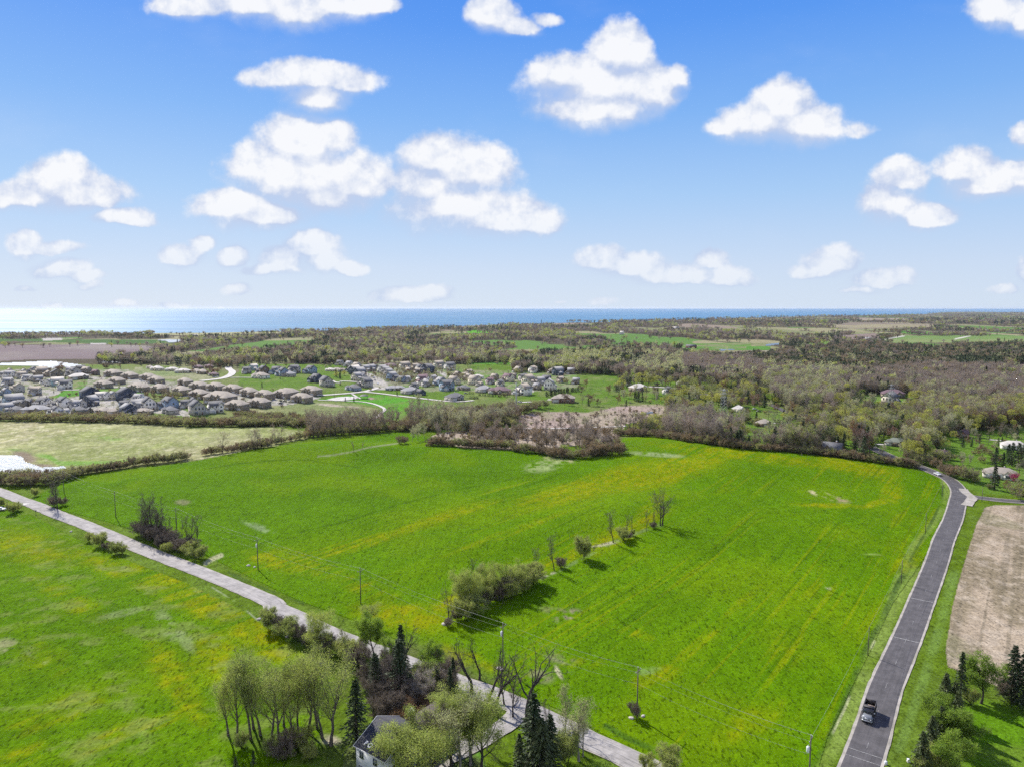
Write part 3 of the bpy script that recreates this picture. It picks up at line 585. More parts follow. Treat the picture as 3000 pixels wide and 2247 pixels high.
# ------------------------------------------------------------------ roads and paths as strips laid on the land
def smooth_path(P, step=3.0):
    P = np.asarray(P, float)[:, :2]; n = len(P); out = []
    for i in range(n - 1):
        p0 = P[max(i - 1, 0)]; p1 = P[i]; p2 = P[i + 1]; p3 = P[min(i + 2, n - 1)]
        k = max(2, int(np.linalg.norm(p2 - p1) / step))
        for j in range(k):
            t = j / k; out.append(.5 * ((2 * p1) + (-p0 + p2) * t + (2 * p0 - 5 * p1 + 4 * p2 - p3) * t * t + (-p0 + 3 * p1 - 3 * p2 + p3) * t ** 3))
    out.append(P[-1]); return np.array(out)
def strip(path, w0, w1, lift, cross=4, wob=0, seed=0):
    """a strip between two offsets from a path; offsets in metres to the right"""
    d = np.gradient(path, axis=0); d /= np.linalg.norm(d, axis=1)[:, None]; nrm = np.stack([d[:, 1], -d[:, 0]], 1)
    u = np.linspace(0, 1, cross + 1); n = len(path)
    s = np.concatenate([[0], np.cumsum(np.linalg.norm(np.diff(path, axis=0), axis=1))])
    a = w0 + wob * (fbm(s / 2.2, s * 0 + seed, seed) - .5) * 2; b = w1 + wob * (fbm(s / 2.2, s * 0 + seed + 7, seed + 3) - .5) * 2
    off = a[:, None] * (1 - u)[None] + b[:, None] * u[None]
    XY = path[:, None] + nrm[:, None] * off[..., None]; z = H(XY[..., 0], XY[..., 1]) + lift + XY[..., 1] * .00035
    V = np.concatenate([XY, z[..., None]], -1).reshape(-1, 3)
    i = np.arange(n - 1)[:, None] * (cross + 1); j = np.arange(cross)[None]
    Q = np.stack([i + j, i + j + 1, i + cross + 2 + j, i + cross + 1 + j], -1).reshape(-1, 4)[:, ::-1]
    return V, Q, np.repeat(s, cross + 1), np.tile(u, n)
def roadmat(name, col, col2, crack, rough=.9, streak=.3, patch=None):
    M = bpy.data.materials.new(name); M.use_nodes = True; t = NT(M.node_tree); t.n.clear()
    a = t.new('ShaderNodeAttribute', attribute_name='along').outputs['Fac']; u = t.new('ShaderNodeAttribute', attribute_name='across').outputs['Fac']
    cb = t.new('ShaderNodeCombineXYZ'); t.set(cb.inputs[0], t.m('MULTIPLY', u, 8)); t.set(cb.inputs[1], a); v = cb.outputs[0]
    pos = t.new('ShaderNodeNewGeometry').outputs['Position']
    f = t.m('ADD', t.m('MULTIPLY', t.noise(t.mapping(v, scale=(1.2, .05, 1)), 1, 5, .65), 1.2), t.m('MULTIPLY', t.noise(pos, 1.8, 4, .7), .8))
    c = t.mix(t.ss(f, .75, 1.25), tuple(col) + (1,), tuple(col2) + (1,))
    ck = t.ss(t.noise(t.mapping(v, scale=(2.2, .09, 1)), 1, 5, .7), .54, .64)
    c = t.mix(t.m('MULTIPLY', ck, streak), c, tuple(crack) + (1,))
    br = t.ss(t.noise(pos, .35, 4, .6), .35, .65, .82, 1.12); c = t.v('SCALE', c); t.set(t.n[-1].inputs['Scale'], br)
    p = t.new('ShaderNodeBsdfPrincipled'); t.set(p.inputs['Base Color'], c); p.inputs['Roughness'].default_value = rough; p.inputs['Specular IOR Level'].default_value = .2
    b = t.new('ShaderNodeBump'); b.inputs['Strength'].default_value = .3; b.inputs['Distance'].default_value = .05
    t.set(b.inputs['Height'], t.noise(pos, 3, 4, .7)); t.l.new(b.outputs[0], p.inputs['Normal'])
    o = t.new('ShaderNodeOutputMaterial'); t.l.new(p.outputs[0], o.inputs[0]); return M
M_asph = roadmat('asphalt', (.085, .08, .079), (.108, .10, .098), (.055, .053, .054), .85, .4)
M_old = roadmat('worn_pavement', (.29, .27, .245), (.37, .345, .315), (.14, .135, .125), .95, .75)
M_shoulder = roadmat('shoulder_gravel', (.40, .365, .32), (.32, .29, .24), (.2, .2, .12), .95, .6)
M_conc = roadmat('concrete', (.54, .51, .46), (.46, .43, .38), (.35, .33, .3), .9, .2)
M_paint = pmat('road_paint', (.46, .45, .42), (.2, .195, .18), 3, rough=.8)
M_stop = pmat('road_paint_white', (.6, .58, .56), (.3, .29, .28), 2, rough=.7)
def road(name, path, w0, w1, mat, lift, wob=0, cross=5, seed=0):
    V, Q, s, u = strip(path, w0, w1, lift, cross, wob, seed)
    return structure(name, mesh(name, V, None, Q, [mat], smooth=True, attrs={'along': s, 'across': u}))
# right-hand road: centre line picked along the photograph
rp = S('R', [(790, 1900), (884, 1657), (984, 1365), (1092, 1010), (1255, 630), (1382, 310), (1502, 0)]) + S('Q', [(1450, 1500), (1560, 1190), (1628, 1040), (1668, 900), (1682, 800)])[1:] + \
     S('Q', [(1615, 712), (1500, 655), (1375, 603), (1230, 552), (1120, 512), (1010, 462), (955, 432)])
rw = ground([p[0] for p in rp], [p[1] for p in rp]); R1 = smooth_path(rw)
road('road_shoulder', R1, -4.0, 3.95, M_shoulder, .07, .22, 6)
road('road', R1, -3.35, 3.30, M_asph, .12, 0, 6)
s1 = np.concatenate([[0], np.cumsum(np.linalg.norm(np.diff(R1, axis=0), axis=1))])
def at_s(path, s_, q): return np.array([np.interp(q, s_, path[:, 0]), np.interp(q, s_, path[:, 1])])
Lm = MB()
for q in np.arange(4, s1[-1] - 8, 15.0):
    seg = np.array([at_s(R1, s1, q + t) for t in np.linspace(0, 2.8, 4)])
    V, Q, _, _ = strip(seg, -.035, .035, .165, 1); Lm.add(V, quads=Q)
for q, a, b, wd in ((0, 0, 0, 0),):
    pass
def near_s(c, pt):
    g = G(c, [pt])[0][:2]; return s1[np.argmin(np.linalg.norm(R1 - g, axis=1))]
for c, pt, st in (('R', (1380, 316), .25), ('R', (1255, 638), .28), ('R', (905, 1580), .14), ('R', (950, 1545), .14), ('Q', (1685, 795), .3)):
    q = near_s(c, pt)
    p0 = at_s(R1, s1, q); d = at_s(R1, s1, q + .5) - p0; d /= np.linalg.norm(d); n_ = np.array([d[1], -d[0]])
    seg = np.array([p0 + n_ * t for t in np.linspace(-3.2, 3.2, 8)]); V, Q, _, _ = strip(seg, -st / 2, st / 2, .165, 1); Lm.add(V, quads=Q)
structure('road_marking', Lm.build('road_marking', [M_paint]))
# side lane at the junction
sp_ = G('Q', [(1690, 830), (1760, 838), (1860, 852), (2000, 868), (2140, 880), (2300, 893), (2500, 905)])
R2 = smooth_path(sp_); road('road_shoulder', R2, -3.4, 3.4, M_shoulder, .055, .3); road('side_road', R2, -2.7, 2.7, M_asph, .10)
ap = G('Q', [(1715, 780), (1755, 825), (1790, 850), (1770, 880), (1745, 915)]); road('road_shoulder', smooth_path(ap), -2.2, 2.2, M_shoulder, .135, .6, seed=4)
# left-hand pale road
lp = S('L', [(-700, 40), (-300, 150), (0, 250), (200, 328), (410, 412), (620, 492), (800, 565), (1000, 650), (1225, 745), (1600, 888), (1900, 1010), (2209, 1148)]) + S('h', [(330, 255), (560, 360), (740, 440), (900, 520), (1050, 590)])[1:] + \
     S('J', [(150, 800), (420, 900), (680, 1010), (900, 1110), (1150, 1230), (1350, 1335), (1620, 1455), (1860, 1575), (2200, 1740), (2700, 1990)])
lw_ = ground([p[0] for p in lp], [p[1] for p in lp])
dirr = lw_[-1][:2] - lw_[3][:2]; R3 = smooth_path(lw_)
road('road_shoulder', R3, -3.45, 3.45, M_shoulder, .055, .3); road('road', R3, -3.05, 3.05, M_old, .10, .10, 6)
jp = G('J', [(700, 1060), (600, 1180), (500, 1240), (330, 1340), (100, 1450), (-200, 1640), (-600, 1900)]); R4 = smooth_path(jp)
road('driveway', R4, -2.6, 2.6, M_old, .14, .5)
for pts, c, w_, m in (([(0, 400), (60, 385), (160, 360), (210, 345)], 'L', 2.4, M_conc), ([(640, 890), (1000, 905), (1170, 955), (1145, 1000), (1085, 1050)], 'b', 1.6, M_conc),
                      ([(490, 860), (700, 850), (990, 825), (1130, 790)], 'b', 3.6, M_conc), ([(990, 822), (1150, 838), (1400, 868), (1720, 902), (1900, 893)], 'b', 3.0, M_conc), ([(915, 842), (960, 868), (985, 880)], 'b', 1.4, M_conc),
                      ([(750, 890), (830, 872), (915, 868), (900, 880), (760, 892)], 'b', 6., M_conc), ([(0, 1128), (150, 1122), (700, 1118), (1200, 1100)], 'c', 1.6, M_conc),
                      ([(880, 440), (1000, 442), (1140, 450)], '3', 3., M_conc), ([(740, 420), (800, 452), (900, 462)], '3', 3., M_conc),
                      ([(1380, 388), (1500, 385), (1690, 388)], '2', 2.5, M_conc), ([(940, 435), (1240, 400), (1380, 350), (1410, 300), (1360, 260), (1350, 230)], '2', 5., M_conc),
                      ([(830, 472), (1200, 462), (1500, 445), (1850, 422)], '1', 3.2, M_conc), 
                      ([(330, 910), (430, 905)], 'c', 2.5, M_conc), ([(1380, 783), (1500, 790), (1610, 800)], 'c', 3., M_conc),
                      ([(960, 1246), (1050, 1248), (1180, 1250)], 'd', 2.4, M_conc), ([(180, 1076), (300, 1086)], 'd', 2, M_conc), ([(750, 1340), (900, 1358)], 'd', 2.4, M_conc),
                      ([(1230, 905), (1310, 905)], 'd', 3, M_conc), ([(1870, 900), (2000, 905), (2209, 900)], 'd', 2, M_conc), ([(1930, 1210), (2090, 1222)], 'd', 2, M_conc)):
    road('lane' if w_ > 2.8 else 'path', smooth_path(G(c, pts), 4), -w_, w_, m, .14)
dp = smooth_path(G('d', [(500, 1080), (420, 1035), (300, 992), (215, 952), (150, 922)])); road('road', dp, -3.2, 3.2, M_asph, .14)

# ------------------------------------------------------------------ trees
def rdir(rng, n):
    v = rng.normal(size=(n, 3)); return v / np.linalg.norm(v, axis=1)[:, None]
def grow(rng, par, nch, tlo, thi, ang, angv, length, trop, wig, K=5, rr=.6, taper=.25, env=None):
    """children of a set of polylines: par = (P[n,K,3], R[n,K]); returns the same for the children"""
    P, R = par; n = len(P); m = n * nch; pi = np.repeat(np.arange(n), nch)
    t = tlo + (thi - tlo) * ((np.tile(np.arange(nch), n) + rng.random(m)) / nch)
    KK = P.shape[1]; f = t * (KK - 1); i = np.clip(f.astype(int), 0, KK - 2); w = (f - i)[:, None]
    p0 = P[pi, i] * (1 - w) + P[pi, i + 1] * w; r0 = R[pi, i] * (1 - w[:, 0]) + R[pi, i + 1] * w[:, 0]
    d = P[pi, i + 1] - P[pi, i]; d /= np.linalg.norm(d, axis=1)[:, None] + 1e-9
    q = rdir(rng, m); q -= (q * d).sum(1)[:, None] * d; q /= np.linalg.norm(q, axis=1)[:, None] + 1e-9
    az = np.tile(np.arange(nch), n) * 2.4 + np.repeat(rng.random(n) * 6.28, nch)
    a1 = np.cross(d, np.array([0.3, .2, 1])); a1 /= np.linalg.norm(a1, axis=1)[:, None] + 1e-9; a2 = np.cross(d, a1)
    q = q * .5 + a1 * np.cos(az)[:, None] + a2 * np.sin(az)[:, None]; q /= np.linalg.norm(q, axis=1)[:, None]
    a = np.radians(ang + rng.normal(size=m) * angv)[:, None]; d = d * np.cos(a) + q * np.sin(a)
    L = length * (.65 + .7 * rng.random(m)); L = L * (env(t) if env is not None else (1 - .45 * t))
    pts = [p0]; cur = p0
    for k in range(K - 1):
        d = d + np.array([0, 0, trop]) / (K - 1) + rng.normal(size=(m, 3)) * wig; d /= np.linalg.norm(d, axis=1)[:, None]
        cur = cur + d * (L / (K - 1))[:, None]; pts.append(cur)
    rb = r0 * rr; R2_ = rb[:, None] * np.linspace(1, taper, K)[None]
    return np.stack(pts, 1), R2_
def tubes(mb, par, k, m=0):
    P, R = par; n, K, _ = P.shape; d = np.gradient(P, axis=1); d /= np.linalg.norm(d, axis=2)[..., None] + 1e-9
    a = np.cross(d, np.array([.31, .2, .93])); a /= np.linalg.norm(a, axis=2)[..., None] + 1e-9; b = np.cross(d, a)
    th = np.arange(k) / k * 2 * np.pi
    V = P[:, :, None] + (a[:, :, None] * np.cos(th)[None, None, :, None] + b[:, :, None] * np.sin(th)[None, None, :, None]) * R[:, :, None, None]
    bi = (np.arange(n) * K * k)[:, None, None]; i = (np.arange(K - 1) * k)[None, :, None]; j = np.arange(k)[None, None]; j2 = (j + 1) % k
    q = np.stack([bi + i + j, bi + i + j2, bi + i + k + j2, bi + i + k + j], -1).reshape(-1, 4)
    mb.add(V.reshape(-1, 3), quads=q, m=m)
def ribbons(mb, rng, P0, P1, w, m=0, tip=.35):
    d = P1 - P0; s = np.cross(d, rdir(rng, len(P0))); s /= np.linalg.norm(s, axis=1)[:, None] + 1e-9; w = np.broadcast_to(w, (len(P0),))[:, None]
    V = np.stack([P0 - s * w / 2, P0 + s * w / 2, P1 + s * w / 2 * tip, P1 - s * w / 2 * tip], 1).reshape(-1, 3)
    mb.add(V, quads=np.arange(len(V)).reshape(-1, 4), m=m)
def leaves(mb, rng, P, s, m=0, asp=.7, flat=0):
    n = len(P); a = rdir(rng, n); b = np.cross(a, rdir(rng, n)); b /= np.linalg.norm(b, axis=1)[:, None] + 1e-9
    s = (s * (.6 + .8 * rng.random(n)))[:, None]
    V = np.stack([P - a * s / 2, P + b * s * asp / 2, P + a * s / 2, P - b * s * asp / 2], 1).reshape(-1, 3)
    mb.add(V, quads=np.arange(n * 4).reshape(-1, 4), m=m)
def decid(seed, Ht=12, stems=1, lean=.1, r0=.28, n=(9, 6, 6, 5), base=.25, top=.97, ang=(48, 45, 45), L1=.36, trop=(.5, .4, .2), wig=.10, tw=.035, twl=.7, leaf=0, ls=.25, lm=1, env=None, tp=.62, sides=(7, 5, 3), fork=0, lspread=.35, keep=1.0, rr=(.55, .5, .5)):
    """returns (wood, crown): a tapered trunk with limbs, and the twig and leaf spray around it. Material 0 bark, 1 leaf in the crown mesh"""
    rng = np.random.default_rng(seed); K = 8
    P = np.zeros((stems, K, 3)); R = np.zeros((stems, K))
    for s in range(stems):
        az = rng.random() * 6.28 if stems == 1 else s / stems * 6.28 + rng.random(); le = lean * (.5 + rng.random()) if stems > 1 else lean * rng.random()
        d = np.array([math.cos(az) * le, math.sin(az) * le, 1.]); cur = np.array([math.cos(az), math.sin(az), 0]) * (.35 * r0 * stems if stems > 1 else 0); hh = Ht * (.8 + .2 * rng.random() if stems > 1 else 1) * tp / .62 * .66
        P[s, 0] = cur - np.array([0, 0, .3])
        for k in range(1, K):
            d = d + rng.normal(size=3) * wig * np.array([1, 1, .3]); d /= np.linalg.norm(d); cur = cur + d * hh / (K - 1) * 1.25; P[s, k] = cur
        R[s] = r0 / (stems ** .35) * np.linspace(1, .28, K) ** 1.1; R[s, 0] *= 1.35
    lv0 = (P, R); wood = MB(); crown = MB(); tubes(wood, lv0, sides[0])
    e1_ = env or (lambda t: .55 + .75 * np.sin(np.clip((t - base) / (1 - base), 0, 1) * 2.5 + .4))
    l1 = grow(rng, lv0, n[0], base, top, ang[0], 9, L1 * Ht, trop[0], wig, 6, rr[0], .3, e1_); tubes(wood, l1, sides[1])
    l2 = grow(rng, l1, n[1], .2, .98, ang[1], 10, L1 * Ht * .48, trop[1], wig * 1.2, 5, rr[1], .3); tubes(wood, l2, sides[2])
    l3 = grow(rng, l2, n[2], .15, 1, ang[2], 12, L1 * Ht * .26, trop[2], wig * 1.3, 4, rr[2], .4)
    if keep < 1: k_ = rng.random(len(l3[0])) < keep; l3 = (l3[0][k_], l3[1][k_])
    A = l3[0]
    for k in range(3): ribbons(crown, rng, A[:, k], A[:, k + 1], tw * (1.3 - .3 * k), tip=.8)
    l4 = grow(rng, l3, n[3], .1, 1, 38, 14, twl, trop[2], wig * 1.4, 3, .5, .5)
    B = l4[0]; ribbons(crown, rng, B[:, 0], B[:, 1], tw * .8, tip=.8); ribbons(crown, rng, B[:, 1], B[:, 2], tw * .6, tip=.4)
    if leaf:
        P_ = np.concatenate([B[:, 1], B[:, 2]] * int(max(1, leaf))); k_ = rng.random(len(P_)) < (leaf if leaf < 1 else leaf / int(leaf)); P_ = P_[k_]
        leaves(crown, rng, P_ + rng.normal(size=P_.shape) * lspread * .5, ls, 1)
    return wood, crown
def spruce(seed, Ht=12, Rb=2.6, whorls=34, per=9, cards=7, sz=.5, base=.06, droop=.35):
    rng = np.random.default_rng(seed); wood = MB(); crown = MB()
    wood.tube([(0, 0, -.3), (.05, 0, Ht * .5), (0, 0, Ht)], [.2 + Ht * .008, .12, .02], 6)
    C_, D_ = [], []
    for i in range(whorls):
        f = i / (whorls - 1); z = Ht * (base + (1 - base) * f ** .92); R_ = Rb * (1 - f) ** .82 * (.8 + .35 * rng.random()) + .12
        for j in range(per):
            a = rng.random() * 6.28; L = R_ * (.65 + .5 * rng.random()); e = np.array([math.cos(a), math.sin(a), 0])
            ts = (np.arange(cards) + rng.random(cards)) / cards
            for t in ts:
                C_.append(e * L * t + np.array([0, 0, z + .25 * L * t - droop * L * t * t * 1.6])); D_.append(e * (.8 + .3 * rng.random()) + np.array([0, 0, .2 - droop * t * 1.5]) + rng.normal(size=3) * .35)
            if j % 3 == 0: wood.tube([(0, 0, z), e * L * .5 + np.array([0, 0, z + .08 * L]), e * L * .9 + np.array([0, 0, z - droop * .4 * L])], [.035, .02, .01], 3, cap=False)
    C_ = np.array(C_); D_ = np.array(D_); D_ /= np.linalg.norm(D_, axis=1)[:, None]
    s = np.cross(D_, rdir(rng, len(D_))); s /= np.linalg.norm(s, axis=1)[:, None]; L = (sz * (.6 + .8 * rng.random(len(C_))))[:, None]
    V = np.stack([C_ - D_ * L * .3, C_ + s * L * .22, C_ + D_ * L * .8, C_ - s * L * .22], 1).reshape(-1, 3)
    crown.add(V, quads=np.arange(len(V)).reshape(-1, 4), m=0); return wood, crown
def cloudcrown(seed, Ht, Wd, n=900, s=.35, base=.15, lumps=9, tw=.05):
    """dense rounded crown made of many leaf clumps around twigs: willows and other trees already in leaf"""
    rng = np.random.default_rng(seed); wood, crown = decid(seed, Ht, r0=.3, n=(7, 5, 5, 3), base=.2, L1=.42 * Wd / Ht * 1.3, tw=tw, leaf=0, twl=.8)
    cs = rng.normal(size=(lumps, 3)) * np.array([.27, .27, .17]) * np.array([Wd, Wd, Ht]) + np.array([0, 0, Ht * .64]); rs = Wd * (.15 + .14 * rng.random(lumps))
    k = rng.integers(0, lumps, n); P_ = cs[k] + rdir(rng, n) * (rs[k] * (.55 + .5 * rng.random(n) ** .5))[:, None] * np.array([1, 1, .85])
    P_ = P_[P_[:, 2] > Ht * base]; leaves(crown, rng, P_, s, 1)
    return wood, crown
BARK = pmat('bark', (.10, .085, .07), (.17, .145, .12), 3, bump=.4, vary=.15)
BARKD = pmat('bark_dark', (.04, .034, .03), (.075, .062, .052), 3, bump=.4)
BARKG = pmat('bark_pale', (.26, .24, .2), (.15, .135, .115), 2, bump=.3)
TWIG = pmat('twig_grey', (0.340, 0.281, 0.207), (0.252, 0.207, 0.148), 1.2, vary=.25, trans=.3)
TWIGP = pmat('twig_purple', (0.370, 0.307, 0.248), (0.274, 0.226, 0.185), 1.2, vary=.2, trans=.3)
TWIGB = pmat('twig_brown', (0.326, 0.252, 0.148), (0.237, 0.185, 0.111), 1.2, vary=.25, trans=.3)
TWIGL = pmat('twig_pale', (0.429, 0.385, 0.326), (0.340, 0.303, 0.252), 1.2, vary=.15, trans=.3)
TWN = pmat('twig_near', (.20, .165, .13), (.13, .108, .088), 1.2, vary=.2)
TWM = pmat('twig_thicket', (0.229, 0.192, 0.144), (0.148, 0.122, 0.092), 1.2, vary=.3, trans=.2)
BUDN = pmat('bud_leaf_near', (.46, .52, .12), (.33, .40, .08), .5, trans=.45, vary=.12)
BUDPN = pmat('bud_leaf_near_pale', (.50, .53, .24), (.38, .41, .16), .5, trans=.45, vary=.12)
BUD = pmat('bud_leaf', (.42, .47, .11), (.30, .35, .07), .5, trans=.45, vary=.18)
BUDP = pmat('bud_leaf_pale', (.49, .50, .25), (.36, .37, .17), .5, trans=.45, vary=.18)
LEAF = pmat('fresh_leaf', (.30, .42, .05), (.20, .31, .04), .4, trans=.5, vary=.15)
WILL = pmat('willow_leaf', (.46, .46, .10), (.36, .38, .07), .4, trans=.5, vary=.15)
RUST = pmat('rust_bud', (.26, .14, .06), (.18, .10, .05), .6, trans=.35, vary=.15)
REDB = pmat('red_bud', (.20, .10, .085), (.13, .08, .06), .6, trans=.3, vary=.15)
PINKB = pmat('pink_blossom', (.50, .06, .16), (.36, .05, .12), .8, trans=.4)
WHITEB = pmat('white_blossom', (.62, .60, .54), (.45, .45, .36), .8, trans=.4)
NEED = pmat('needles', (.03, .055, .022), (.06, .085, .03), .7, vary=.3, rough=.7)
NEEDB = pmat('needles_olive', (.10, .125, .04), (.06, .085, .03), .7, vary=.2, rough=.7)
def proto(fn, bark, mats):
    wd, cr = fn; return (wd.build('trunk', [bark], smooth=True), cr.build('crown', mats))
def merged(fn, bark, mats):
    """one mesh for a tree too small in the picture to show its parts"""
    wd, cr = fn; o = MB()
    for src, off in ((wd, 0), (cr, 1)):
        V = np.concatenate(src.v); ti = 0
        T = np.concatenate(src.t) if src.t else None; Q = np.concatenate(src.q) if src.q else None; base = o.n
        o.v.append(V); o.n += len(V)
        if T is not None: o.t.append(T + base); o.tm += [m + off for m in src.tm]
        if Q is not None: o.q.append(Q + base); o.qm += [m + off for m in src.qm]
    return o.build('tree', [bark] + mats)
# near prototypes (trunk + crown)
PB = [proto(decid(10 + i, 12, r0=.32, n=(9, 6, 6, 5), wig=.12, L1=.40, tw=.045, rr=(.62, .6, .55)), BARKD, [TWN, TWN]) for i in range(3)]              # wide bare tree
PBn = [proto(decid(20 + i, 12, r0=.2, n=(9, 6, 5, 4), wig=.09, L1=.28, ang=(32, 38, 40), trop=(.8, .5, .2), tw=.04), BARKD, [TWN, TWN]) for i in range(3)]   # slim bare tree
PG = [proto(decid(30 + i, 13, r0=.46, n=(7, 5, 6, 4), wig=.24, L1=.46, base=.32, ang=(44, 48, 45), tw=.035, keep=.55, rr=(.62, .6, .5), trop=(.6, .2, .1)), BARKD, [TWN, TWN]) for i in range(3)]     # gnarled old tree
PU = [proto(decid(40 + i, 15, r0=.26, n=(10, 6, 6, 4), base=.28, ang=(28, 34, 38), L1=.36, trop=(.9, .6, .3), wig=.08, tw=.028, leaf=2.2, ls=.16, lspread=.7), BARK, [TWN, BUDN]) for i in range(4)]   # ascending, buds
PF = [proto(decid(50 + i, 11, r0=.28, n=(9, 6, 6, 5), base=.25, L1=.42, wig=.14, tw=.03, leaf=3.2, ls=.19, lspread=.7), BARKD, [TWN, BUDN]) for i in range(3)]       # spreading, yellow-green haze
PL = [proto(decid(60 + i, 11, r0=.26, n=(9, 7, 6, 5), base=.2, L1=.38, wig=.13, tw=.035, leaf=4, ls=.26, lspread=.7), BARKD, [TWN, LEAF]) for i in range(3)]     # in leaf
PP = [proto(decid(70 + i, 12, r0=.24, n=(9, 6, 6, 4), base=.25, ang=(36, 40, 42), L1=.34, trop=(.8, .5, .2), tw=.035, leaf=1.2, ls=.17), BARKG, [TWN, BUDPN]) for i in range(2)]
PBu = [proto(decid(80 + i, 5, stems=9, lean=.55, r0=.10, n=(6, 5, 6, 4), base=.12, L1=.34, ang=(30, 38, 40), tw=.035, twl=.5, leaf=1.0, ls=.15, sides=(5, 3, 3)), BARKD, [TWM, BUDN]) for i in range(4)]     # thicket bush
PBd = [proto(decid(90 + i, 5, stems=9, lean=.5, r0=.10, n=(7, 6, 6, 4), base=.1, L1=.36, ang=(30, 38, 40), tw=.045, twl=.5, leaf=0, sides=(5, 3, 3)), BARKD, [TWM, BUDN]) for i in range(3)]
PS = [proto(spruce(100 + i, 12, 2.7), BARKD, [NEED]) for i in range(3)]
PSo = [proto(spruce(104 + i, 10, 2.9, droop=.55), BARKD, [NEEDB]) for i in range(2)]
PD = [proto(decid(108, 10, r0=.24, n=(10, 8, 7, 5), base=.05, L1=.34, ang=(60, 45, 40), trop=(.1, .1, 0), tw=.05), BARKG, [TWIGL, BUDP])]   # dead, bleached
PR = [proto(decid(110, 5, stems=7, lean=.5, r0=.1, n=(7, 6, 6, 4), base=.1, L1=.36, tw=.04, leaf=1.6, ls=.15, sides=(5, 3, 3)), BARKD, [TWIGB, RUST])]
PWb = [proto(decid(112, 6, r0=.16, n=(8, 6, 6, 4), base=.2, L1=.36, leaf=2.5, ls=.2), BARKD, [TWN, WHITEB])]
PH = {'bare': (PB, 12), 'slim': (PBn, 12), 'old': (PG, 13), 'up': (PU, 15), 'bud': (PF, 11), 'leafy': (PL, 11), 'pale': (PP, 12), 'bush': (PBu, 5), 'dusk': (PBd, 5), 'spruce': (PS, 12), 'olive': (PSo, 10), 'dead': (PD, 10), 'rust': (PR, 5), 'blossom': (PWb, 6)}
# middle-distance trees, one mesh each
def few(fn, **k): return fn
MD = {
 'bare': [merged(decid(200 + i, 12, r0=.24, n=(8, 5, 5, 3), L1=.36, tw=.085, twl=.9, sides=(5, 3, 3), keep=.8), BARKD, [TWIG, TWIG]) for i in range(4)],
 'purple': [merged(decid(210 + i, 12, r0=.2, n=(9, 6, 5, 3), L1=.33, ang=(34, 40, 40), trop=(.8, .5, .2), tw=.10, twl=.9, sides=(5, 3, 3)), BARKG, [TWIGP, TWIGP]) for i in range(4)],
 'slim': [merged(decid(220 + i, 12, r0=.17, n=(8, 4, 5, 3), L1=.2, ang=(30, 36, 40), trop=(.8, .5, .2), tw=.08, twl=.7, sides=(5, 3, 3)), BARKD, [TWIG, TWIG]) for i in range(3)],
 'bud': [merged(decid(230 + i, 11, r0=.22, n=(8, 5, 5, 3), L1=.36, tw=.07, twl=.9, leaf=1, ls=.34, sides=(5, 3, 3)), BARKD, [TWIG, BUD]) for i in range(3)],
 'budp': [merged(decid(240 + i, 11, r0=.2, n=(8, 5, 5, 3), L1=.33, ang=(38, 40, 42), tw=.07, twl=.9, leaf=1, ls=.34, sides=(5, 3, 3)), BARKG, [TWIGL, BUDP]) for i in range(3)],
 'rust': [merged(decid(250 + i, 10, r0=.2, n=(8, 6, 5, 3), L1=.36, tw=.07, twl=.9, leaf=1, ls=.32, sides=(5, 3, 3)), BARKD, [TWIGB, REDB if i else RUST]) for i in range(2)],
 'willow': [merged(cloudcrown(260 + i, 11, 11, 3200, .42), BARKD, [TWIGB, WILL]) for i in range(3)],
 'leafy': [merged(cloudcrown(265 + i, 9, 7, 2000, .36), BARKD, [TWIG, LEAF]) for i in range(2)],
 'spruce': [merged(spruce(270 + i, 11, 2.5, 20, 7, 4, .9), BARKD, [NEED]) for i in range(3)],
 'bush': [merged(decid(280 + i, 5, stems=7, lean=.6, r0=.09, n=(5, 4, 5, 3), base=.1, L1=.36, ang=(34, 40, 40), tw=.09, twl=.6, leaf=.3, ls=.28, sides=(4, 3, 3)), BARKD, [TWIG, BUD]) for i in range(4)],
 'dusk': [merged(decid(290 + i, 5, stems=7, lean=.6, r0=.09, n=(6, 5, 5, 3), base=.08, L1=.38, ang=(34, 40, 40), tw=.10, twl=.6, leaf=0, sides=(4, 3, 3)), BARKD, [TWIGB, BUD]) for i in range(3)],
 'pink': [merged(cloudcrown(300, 5, 5, 1200, .3), BARKD, [TWIG, PINKB])],
 'white': [merged(cloudcrown(301, 6, 5, 1000, .3), BARKD, [TWIG, WHITEB])],
 'thick': [merged(cloudcrown(302 + i, 9, 9, 1500, .4), BARKD, [TWIG, NEEDB]) for i in range(2)]}
for k_, L_ in MD.items():
    for me_ in L_: me_.name = 'tree_' + k_
MH = {'bare': 12, 'purple': 12, 'slim': 12, 'bud': 11, 'budp': 11, 'rust': 10, 'willow': 11, 'leafy': 9, 'spruce': 11, 'bush': 5, 'dusk': 5, 'pink': 5, 'white': 6, 'thick': 9}
